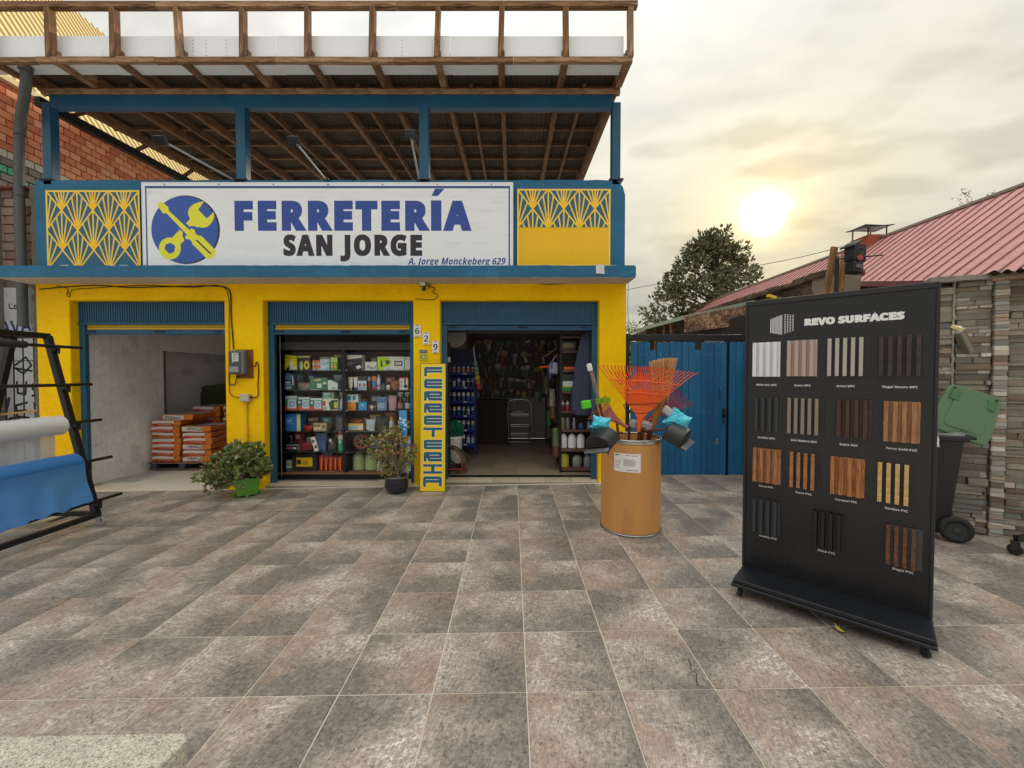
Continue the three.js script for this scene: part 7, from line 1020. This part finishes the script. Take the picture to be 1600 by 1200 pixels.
// ---------------------------------------------------------------- inside the sales room
{
  const f3 = 0.03;
  // blue wire rack of aerosol cans
  const D = 7.35, x0 = at(698, 640, D).x, x1 = at(742, 640, D).x, o = thing('spray_can_rack', 'royal blue steel rack of aerosol cans just inside the shop entrance', 'rack', [0, 0, 0]), bm = std('#1c2f86', 0.45), ys = [at(0, 562, D).y - 0.1, at(0, 608, D).y, at(0, 630, D).y, at(0, 655, D).y, at(0, 676, D).y, at(0, 700, D).y];
  const levels = [1.545, 1.29, 1.03, 0.77, 0.51, 0.25];
  levels.forEach((y) => { mesh('tray', mg([rb(x1 - x0, 0.012, 0.3, 0.003, (x0 + x1) / 2, y - 0.006, -D - 0.15), rb(x1 - x0, 0.05, 0.008, 0.003, (x0 + x1) / 2, y + 0.018, -D)]), bm, o); mesh('price_tag', rb(0.06, 0.025, 0.004, 0.001, (x0 + x1) / 2 + 0.08, y + 0.018, -D + 0.006), M.whitePlastic, o); });
  for (const x of [x0, x1]) for (const z of [-D, -D - 0.3]) mesh('upright', rb(0.02, 1.9, 0.02, 0.003, x, f3 + 0.95, z), bm, o); mesh('back_panel', span(x0, x1, f3 + 0.1, 1.95, -D - 0.32, -D - 0.312), std('#1c2f86', 0.6), o); mesh('header', rb(x1 - x0, 0.3, 0.012, 0.003, (x0 + x1) / 2, 1.86, -D - 0.02), std('#26294a', 0.5), o);
  const caps = [['#2f78b8', '#b5876c'], ['#8f9296', '#3c3a3c'], ['#c9c4b8', '#30324a'], ['#d0b23a', '#385a80'], ['#b83a30', '#2f4f7a'], ['#b0302a', '#6f8f9a'], ['#3d9a5c', '#8a8a86'], ['#6a4a90', '#b9bfc6'], ['#d9d6cc', '#2c5a8a']], r = rng(52);
  levels.forEach((y, j) => { for (let i = 0; i < 6; i++) { const [a, b] = j === 0 ? caps[0] : caps[1 + Math.floor(r() * 8)], x = x0 + (x1 - x0) * (i + 0.5) / 6, h = 0.19, g = turned([[0, 0, '#9a9a98'], [0.032, 0, '#9a9a98'], [0.032, 0.01, b], [0.032, h * 0.66, '#cfcfcc'], [0.027, h * 0.74, a], [0.029, h * 0.76, a], [0.028, h, a], [0, h]], 14); const m = tag(mesh('aerosol_can', g, M.glossy), `aerosol can on the ${['topmost', 'second', 'third', 'fourth', 'fifth', 'lowest'][j]} rack tray, ${['nearest', 'second from', 'third from', 'fourth from', 'fifth from', 'farthest from'][i]} the letter board`, 'spray can', 'aerosol cans on the blue rack'); m.position.set(x, y, -D - 0.05 - r() * 0.01); } });
  // round grey sign hung in the entrance
  const dsk = at(712, 526, 6.35); { const d = thing('round_sign', 'grey round plate hanging at the shop entrance beside the shutter rail', 'sign', dsk); mesh('disc', cy(0.165, 0.165, 0.012, 0, 0, 0, 40, Math.PI / 2), std('#8d8680', 0.6), d); mesh('dark_band', rb(0.27, 0.07, 0.004, 0.002, 0.0, 0.1, 0.009), std('#2b2b3a', 0.5), d); mesh('cord', rod([0, 0.15, 0], [0, 2.84 - dsk.y, 0], 0.003), M.black, d); }
  tag(mesh('wall_switch', rb(0.075, 0.075, 0.012, 0.005, at(700, 562, 6.1).x, at(700, 562, 6.1).y, -6.1), M.whitePlastic), 'small white switch plate by the entrance shutter rail', 'switch'); scene.children[scene.children.length - 1].position.z = 0;
  mesh('switch_post', rb(0.06, 2.0, 0.04, 0.004, at(700, 562, 6.13).x, 1.03, -6.14), std('#26221f', 0.8), shop);
  // feather duster
  { const a = at(740, 548, 6.9), d = thing('duster', 'rainbow coloured fluffy duster hanging over the aisle', 'duster', a), b = at(748, 605, 6.9).sub(a); const cols = ['#8a9a98', '#6f9a8a', '#8fa04a', '#c9a83a', '#c9702a', '#b03a24'], gs = []; for (let k = 0; k < 6; k++) { const f = 0.35 + k * 0.13; gs.push(paint(jitter(new THREE.SphereGeometry(0.042 + 0.004 * (k % 2), 14, 10).scale(1, 1.15, 1), 0.012, k, 30).translate(b.x * f, b.y * f, b.z * f), cols[k])); } mesh('fluff', mg(gs), M.painted, d); mesh('handle', rod([0, 0.05, 0], b.clone().multiplyScalar(0.35), 0.009), M.whitePlastic, d); mesh('hook', tube([[0, 0.05, 0], [0.02, 0.1, 0], [0.0, 0.13, 0]], 0.004, 10), M.steel, d); mesh('cord', rod([0, 0.12, 0], [0, 2.84 - a.y, 0], 0.002), M.black, d); }
  // dark counter and step stool at the back
  tag(mesh('counter', muv(rb(1.3, 0.95, 0.5, 0.01, -0.75, f3 + 0.475, -9.1)), std('#4a3a30', 0.7)), 'dark wooden sales counter deep inside the shop', 'counter');
  { const D2 = 8.75, s = thing('step_stool', 'folding silver step stool standing at the back of the sales room', 'step stool', [at(812, 690, D2).x, f3, -D2]), w = 0.235, H = 0.96; mesh('side_frame', tube([[-w, 0, 0], [-w, H - 0.06, 0], [-w + 0.06, H, 0], [w - 0.06, H, 0], [w, H - 0.06, 0], [w, 0, 0]], 0.013, 60, 8), M.steel, s); for (const y of [0.24, 0.43, 0.66]) mesh('step', mg([rb(2 * w - 0.06, 0.016, 0.02, 0.004, 0, y, 0.01), rb(2 * w - 0.08, 0.012, 0.16, 0.004, 0, y - 0.04, -0.08)]), M.steel, s); mesh('rear_frame', tube([[-w + 0.04, 0, -0.22], [-w + 0.03, 0.66, 0.0], [w - 0.03, 0.66, 0.0], [w - 0.04, 0, -0.22]], 0.010, 40, 8), M.steel, s); mesh('brace', rb(2 * w, 0.014, 0.014, 0.003, 0, 0.05, 0), M.steel, s); for (const x of [-w, w]) mesh('foot', cy(0.017, 0.019, 0.03, x, 0.012, 0, 10), M.black, s); }
  // pegboard of hanging tools on the back wall
  { const pb = thing('pegboard', 'dark pegboard wall at the back of the sales room', 'pegboard', [0.25, 1.75, -9.56]); mesh('board', rb(2.6, 1.5, 0.02, 0.003), std('#6d635a', 0.8), pb); for (let k = 0; k < 4; k++) mesh('rail', rb(2.5, 0.02, 0.03, 0.003, 0, 0.62 - k * 0.36, 0.02), M.darkSteel, pb); const rr = rng(64), pm = ['#b4b6b8', '#8d9296', '#bda878', '#6f8094', '#a3664c', '#d8d8d0', '#4f8a5c', '#c9a63a'].map((c) => std(c, 0.45)); for (let j = 0; j < 5; j++) for (let i = 0; i < 16; i++) { const x = -1.05 + i * 0.15 + (rr() - 0.5) * 0.09, y = 2.36 - j * 0.3 + (rr() - 0.5) * 0.09, w = 0.06 + rr() * 0.1, h = 0.14 + rr() * 0.2, m = pm[Math.floor(rr() * 8)]; const t = thing('hanging_tool', 'small tool hanging on the dim pegboard at the back of the shop', 'tool', [x + 0.25, y, -9.5], 0, 'tools hanging on the pegboard'); mesh('head', rr() > 0.5 ? rb(w, h * 0.35, 0.03, 0.006, 0, -h * 0.2, 0) : cy(w * 0.4, w * 0.45, 0.03, 0, -h * 0.2, 0, 12, Math.PI / 2), m, t); mesh('grip', rb(w * 0.4, h * 0.6, 0.02, 0.006, 0, -h * 0.68, 0), pm[Math.floor(rr() * 8)], t); mesh('hook', rod([0, 0.02, -0.05], [0, 0, 0.02], 0.004), M.steel, t); t.rotation.z = (rr() - 0.5) * 0.7; } }
  // gondola of cleaning goods facing the entrance
  const DG = 6.22, gx0 = at(876, 640, DG).x, gx1 = at(930, 640, DG).x, g = thing('goods_shelving', 'black steel shelving with brown boards of cleaning goods by the entrance', 'shelving', [0, 0, 0]), brown = std('#6b4a3c', 0.7, { bumpMap: woodBump, bumpScale: 0.002 }), lv = [732, 702, 671.5, 642, 611, 578, 548, 525].map((py) => at(800, py, DG).y), zb = -DG - 0.45;
  for (const z of [-DG, zb, -7.6, -8.9]) for (const x of [gx0, ...(z < -7 ? [] : [gx1])]) mesh('upright', rb(0.03, 2.2, 0.03, 0.003, x, f3 + 1.1, z), M.blackMetal, g);
  lv.forEach((y) => { mesh('shelf', muv(rb(gx1 - gx0, 0.035, 0.44, 0.003, (gx0 + gx1) / 2, y - 0.018, -DG - 0.22)), brown, g); }); mesh('back_panel', span(gx0, gx1, f3, 2.2, zb - 0.02, zb - 0.005), std('#5b4f48', 0.8), g);
  for (const y of [0.12, 0.45, 0.8, 1.15, 1.5, 1.85]) mesh('side_shelf', rb(0.3, 0.03, 2.3, 0.004, gx0 + 0.18, y, -7.85), brown, g);
  const kk = DG / FOCAL, put = (x0p, x1p, h, row, rows, label, cat, sq = 1, group) => { const w = (x1p - x0p) * kk / 2, H = h * kk, m = tag(mesh(cat.replace(/ /g, '_'), turned(rows.map(([a, b, c]) => [a * w, b * H, c]), 20).scale(1, 1, sq), M.glossy), label, cat, group); m.position.set(at((x0p + x1p) / 2, 640, DG).x, lv[row], -DG - 0.06 - w * sq); };
  for (const [a, b, t] of [[876.5, 888, 'white plastic drum bottle nearest the shelf post'], [889, 902, 'middle one of three white plastic bottles on the shelf'], [903, 916, 'white plastic bottle beside the hanging dustpan']]) put(a, b, 24, 1, [[0, 0, '#c9cccd'], [0.92, 0, '#d5d8d9'], [0.98, 0.06, '#d9dcdd'], [0.98, 0.66, '#dcdfe0'], [0.8, 0.86, '#dcdfe0'], [0.3, 0.97, '#dcdfe0'], [0, 1]], t, 'bottle', 0.8, 'white bottles on the entrance shelving');
  put(876, 891, 23, 0, [[0, 0, '#9a9a34'], [0.95, 0, '#a6a63c'], [1, 0.05, '#a9a93f'], [1, 0.8, '#b0b044'], [0.5, 0.95, '#9a9a3a'], [0, 1]], 'yellow-green canister on the bottom shelf', 'canister', 0.8); put(896, 912, 20, 0, [[0, 0, '#7d7f7c'], [0.95, 0, '#868885'], [1, 0.7, '#8b8d89'], [0.5, 0.95, '#6f716e'], [0, 1]], 'grey canister in the middle of the bottom shelf', 'canister', 0.8); put(914, 927, 20, 0, [[0, 0, '#74767a'], [0.95, 0, '#7d7f83'], [1, 0.7, '#808286'], [0.5, 0.95, '#6a6c70'], [0, 1]], 'grey canister at the rail end of the bottom shelf', 'canister', 0.8);
  put(877, 884, 19, 2, [[0, 0, '#7c6f52'], [1, 0, '#8a7c5c'], [1, 0.85, '#8a7c5c'], [0, 1]], 'tan jar on the shelf above the white bottles', 'jar'); put(885, 892, 19, 2, [[0, 0, '#5c5f58'], [1, 0, '#6d7068'], [1, 0.85, '#7a7d74'], [0, 1]], 'grey jar on the shelf above the white bottles', 'jar'); put(896, 901, 18, 2, [[0, 0, '#6f7376'], [1, 0, '#8a8e90'], [0.9, 0.6, '#9a9ea0'], [0.5, 0.8, '#c3c6c8'], [0.5, 1, '#c3c6c8'], [0, 1]], 'slim silver bottle above the white bottles', 'bottle'); put(904, 917, 10, 2, [[0, 0, '#2d4a80'], [1, 0, '#34568f'], [0.7, 0.8, '#6a7f9a'], [0, 1]], 'blue packet heap on the shelf above the white bottles', 'packet'); put(919, 926, 15, 2, [[0, 0, '#8a6a6a'], [1, 0, '#9aa4ac'], [1, 0.6, '#5a86a0'], [0.8, 0.9, '#8a3a3a'], [0, 1]], 'blue and red jar at the shelf end', 'jar');
  for (const [a, b, c, t] of [[877, 884, '#8a3040', 'pink'], [885, 891, '#9a4a5a', 'rose'], [892, 898, '#75404a', 'plum']]) put(a, b, 16, 3, [[0, 0, c], [0.95, 0, c], [0.95, 0.6, '#cfcac6'], [0.5, 0.85, c], [0.5, 1, c], [0, 1]], `${t} detergent bottle on the middle shelf`, 'bottle');
  const crt = (x0p, x1p, h, row, base, marks, label) => { const w = (x1p - x0p) * kk, H = h * kk; const m = tag(mesh('carton', carton(w, H, 0.2, base, marks).translate(0, H / 2, -0.1), M.pack), label, 'box'); m.position.set(at((x0p + x1p) / 2, 640, DG).x, lv[row] + 0.001, -DG - 0.03); };
  crt(877, 899, 26, 4, '#26332c', [['r', '#1f7a3c', 0, 0.72, 1, 0.28], ['r', '#b3bcc0', 0.12, 0.42, 0.8, 0.26], ['r', '#a9b03a', 0.12, 0.68, 0.8, 0.07]], 'black and green carton on the entrance shelving'); crt(881, 900, 5, 5, '#8a4a28', [['r', '#c9562a', 0, 0.2, 1, 0.4]], 'flat orange carton under the stacked cartons'); { const m = crt; } crt(902, 912, 12, 5, '#5f5348', [['l', '#a39a8c', 0.1, 0.2, 0.8, 0.06, 4]], 'small grey-brown carton beside the orange one'); crt(878, 900, 14, 6, '#2a2620', [['l', '#8f7f5c', 0.1, 0.2, 0.8, 0.06, 4]], 'dim dark carton on the upper shelf');
  // bags and tools hung along the side of the shelving
  const hr = rng(77), hung = [['#5c6a44', 'olive'], ['#7a5a3c', 'brown'], ['#3f7a46', 'green'], ['#8f8a80', 'grey'], ['#6a3a34', 'dark red'], ['#aaa596', 'cream'], ['#4a5a7a', 'blue grey'], ['#74694c', 'khaki']];
  hung.forEach(([c, t], i) => { const z = -6.35 - (i % 4) * 0.55, y = [0.55, 0.95, 0.75, 1.3, 0.4, 1.15, 1.6, 1.4][i], m = tag(mesh('hanging_bag', paint(jitter(rb(0.1, 0.32, 0.2, 0.04), 0.03, i, 9), c), phys('#ffffff', 0.4, { vertexColors: true })), `${t} packet hanging on the side of the entrance shelving`, 'packet', 'packets hung along the shelving side'); m.position.set(gx0 - 0.06, y, z); });
  { const p = at(865, 575, 6.3), b = thing('wrapped_bundle', 'clear wrapped blue and white bundle hanging from the shelving post', 'bundle', p); mesh('bag', jitter(rb(0.13, 0.2, 0.08, 0.03), 0.012, 4, 14), std('#8a8fa6', 0.35), b); mesh('stripe', rb(0.03, 0.19, 0.086, 0.01, -0.03, 0, 0), std('#39457e', 0.4), b); mesh('cord', tube([[-0.03, 0.1, 0], [0.02, 0.17, 0], [0.06, 0.2, -0.02]], 0.004, 12), M.whitePlastic, b); mesh('hook', rod([0.06, 0.2, -0.02], [0.12, 0.2, 0.05], 0.004), M.steel, b); }
  tag(mesh('orange_tray', rb(0.2, 0.03, 0.09, 0.008, at(853, 573, 6.4).x, at(853, 573, 6.4).y, -6.4, 0, 0, 0.08), std('#d9481c', 0.45)), 'bright orange tray edge sticking out of the shelving', 'tray');
  tag(mesh('open_flap', place(muv(rb(0.24, 0.02, 0.2, 0.004)), at(860, 551, 6.5).x, at(860, 551, 6.5).y, -6.5, 0, 0, 0.62), std('#6b5f48', 0.8)), 'slanted cardboard flap on the upper shelving', 'cardboard');
  // hanging jacket
  { const D3 = 6.04, c = at(914, 585, D3), j = thing('jacket', 'dark navy work jacket hanging by the entrance rail', 'jacket', c), prof = [[0.05, 0.62, 0.05], [0.1, 0.58, 0.07], [0.14, 0.4, 0.08], [0.19, 0.1, 0.09], [0.22, -0.2, 0.09], [0.23, -0.5, 0.08], [0.16, -0.62, 0.06]], pos = [], idx = [], N = 40; prof.forEach(([w, y, d], q) => { for (let i = 0; i <= N; i++) { const a = i / N * 6.283, f = 1 + 0.13 * Math.sin(a * 5 + q * 0.4) + 0.05 * Math.sin(a * 11 + q); pos.push(Math.cos(a) * w * 0.86 * f - (y < 0.5 ? 0.04 * (0.6 - y) : 0) + 0.03, y * 0.98, Math.sin(a) * d * f); if (q < prof.length - 1 && i < N) { const b = q * (N + 1) + i; idx.push(b, b + N + 1, b + 1, b + 1, b + N + 1, b + N + 2); } } }); const jg = new THREE.BufferGeometry(); jg.setAttribute('position', new THREE.Float32BufferAttribute(pos, 3)); jg.setIndex(idx); jg.computeVertexNormals(); const jm = phys('#394158', 0.85, { side: THREE.DoubleSide, sheen: 0.3, bumpMap: grit, bumpScale: 0.002 }); mesh('body', jg, jm, j); mesh('sleeve', jitter(tube([[0.1, 0.56, 0.02], [0.17, 0.3, 0.05], [0.15, 0.0, 0.08], [0.1, -0.28, 0.07]], 0.055, 24, 14), 0.008, 3, 12), jm, j); mesh('collar', jitter(rb(0.15, 0.1, 0.1, 0.03, 0.07, 0.6, 0.01, 0, 0, -0.4), 0.01, 5, 18), jm, j); mesh('neck_label', rb(0.012, 0.07, 0.004, 0.001, 0.1, 0.585, 0.066, 0, 0, -0.5), M.whitePlastic, j); mesh('hanger', tube([[0.03, 0.62, 0], [0.03, 0.7, 0], [0.06, 0.73, 0], [0.08, 0.7, 0]], 0.004, 16), M.steel, j); mesh('peg_bar', rod([-0.1, 0.73, 0], [0.2, 0.73, 0], 0.008), M.blackMetal, j); }
  // hoses, bucket and green netting beside the letter board
  { const p = at(712, 715, 6.22), h = thing('garden_hose_coils', 'black and red striped hoses coiled on the floor behind the letter board', 'hose', [p.x - 0.05, f3, -6.25]); const cols = ['#8a6a50', '#3f5a48', '#8f463a', '#4f463c', '#a5805f', '#2f3a34']; for (let q = 0; q < 13; q++) { const rr = 0.155 + hash(q, 1, 6) * 0.07; mesh('loop', new THREE.TorusGeometry(rr, 0.0105, 8, 44).rotateX(Math.PI / 2 - 1.15 + (hash(q, 2, 6) - 0.5) * 0.5).rotateY(-0.5 + (hash(q, 3, 6) - 0.5) * 0.5).translate(0.03 + 0.05 * (hash(q, 4, 6) - 0.5), 0.235 + (hash(q, 5, 6) - 0.5) * 0.08, -0.06 + q * 0.014), std(cols[q % 6], 0.45), h); } mesh('loop', new THREE.TorusGeometry(0.2, 0.013, 8, 40).rotateX(Math.PI / 2 - 0.2).translate(0.03, 0.05, 0.02), std('#8a3228', 0.5), h);
    const b = thing('white_bucket', 'white plastic bucket behind the hose coils', 'bucket', [at(706, 690, 6.35).x, f3, -6.5]); mesh('pail', turned([[0, 0, '#b9b6b0'], [0.12, 0, '#c9c6c0'], [0.15, 0.5, '#d2cfca'], [0.158, 0.5, '#d9d6d1'], [0.158, 0.53, '#d9d6d1'], [0.14, 0.53, '#8a8782'], [0.12, 0.1]], 28), M.glossy, b); mesh('bail', tube([[-0.155, 0.5, 0], [-0.1, 0.38, 0.14], [0.1, 0.38, 0.14], [0.155, 0.5, 0]], 0.004, 24), M.steel, b); mesh('stand', cy(0.13, 0.14, 0.05, 0, 0.0, 0, 20), M.black, b);
    const n = at(711, 666, 6.4), net = thing('green_netting', 'heap of green netting piled on the white bucket', 'netting', [n.x - 0.02, f3 + 0.53, -6.48]); const rr = rng(66), st = []; for (let q = 0; q < 160; q++) { const a = rr() * 6.28, R = 0.06 + rr() * 0.1; st.push(tube([[Math.cos(a) * R, rr() * 0.03, Math.sin(a) * R], [Math.cos(a + 0.6) * R * 0.9, 0.1 + rr() * 0.1, Math.sin(a + 0.6) * R * 0.9], [Math.cos(a + 1.2) * R * 0.4, 0.2 + rr() * 0.06, Math.sin(a + 1.2) * R * 0.4], [Math.cos(a + 2) * R, 0.12, Math.sin(a + 2) * R]], 0.0035, 8, 4)); } mesh('strands', mg(st), std('#0f7a5a', 0.5), net).userData.kind = 'stuff'; }
}
scene.updateMatrixWorld(true);
renderer.render(scene, camera);
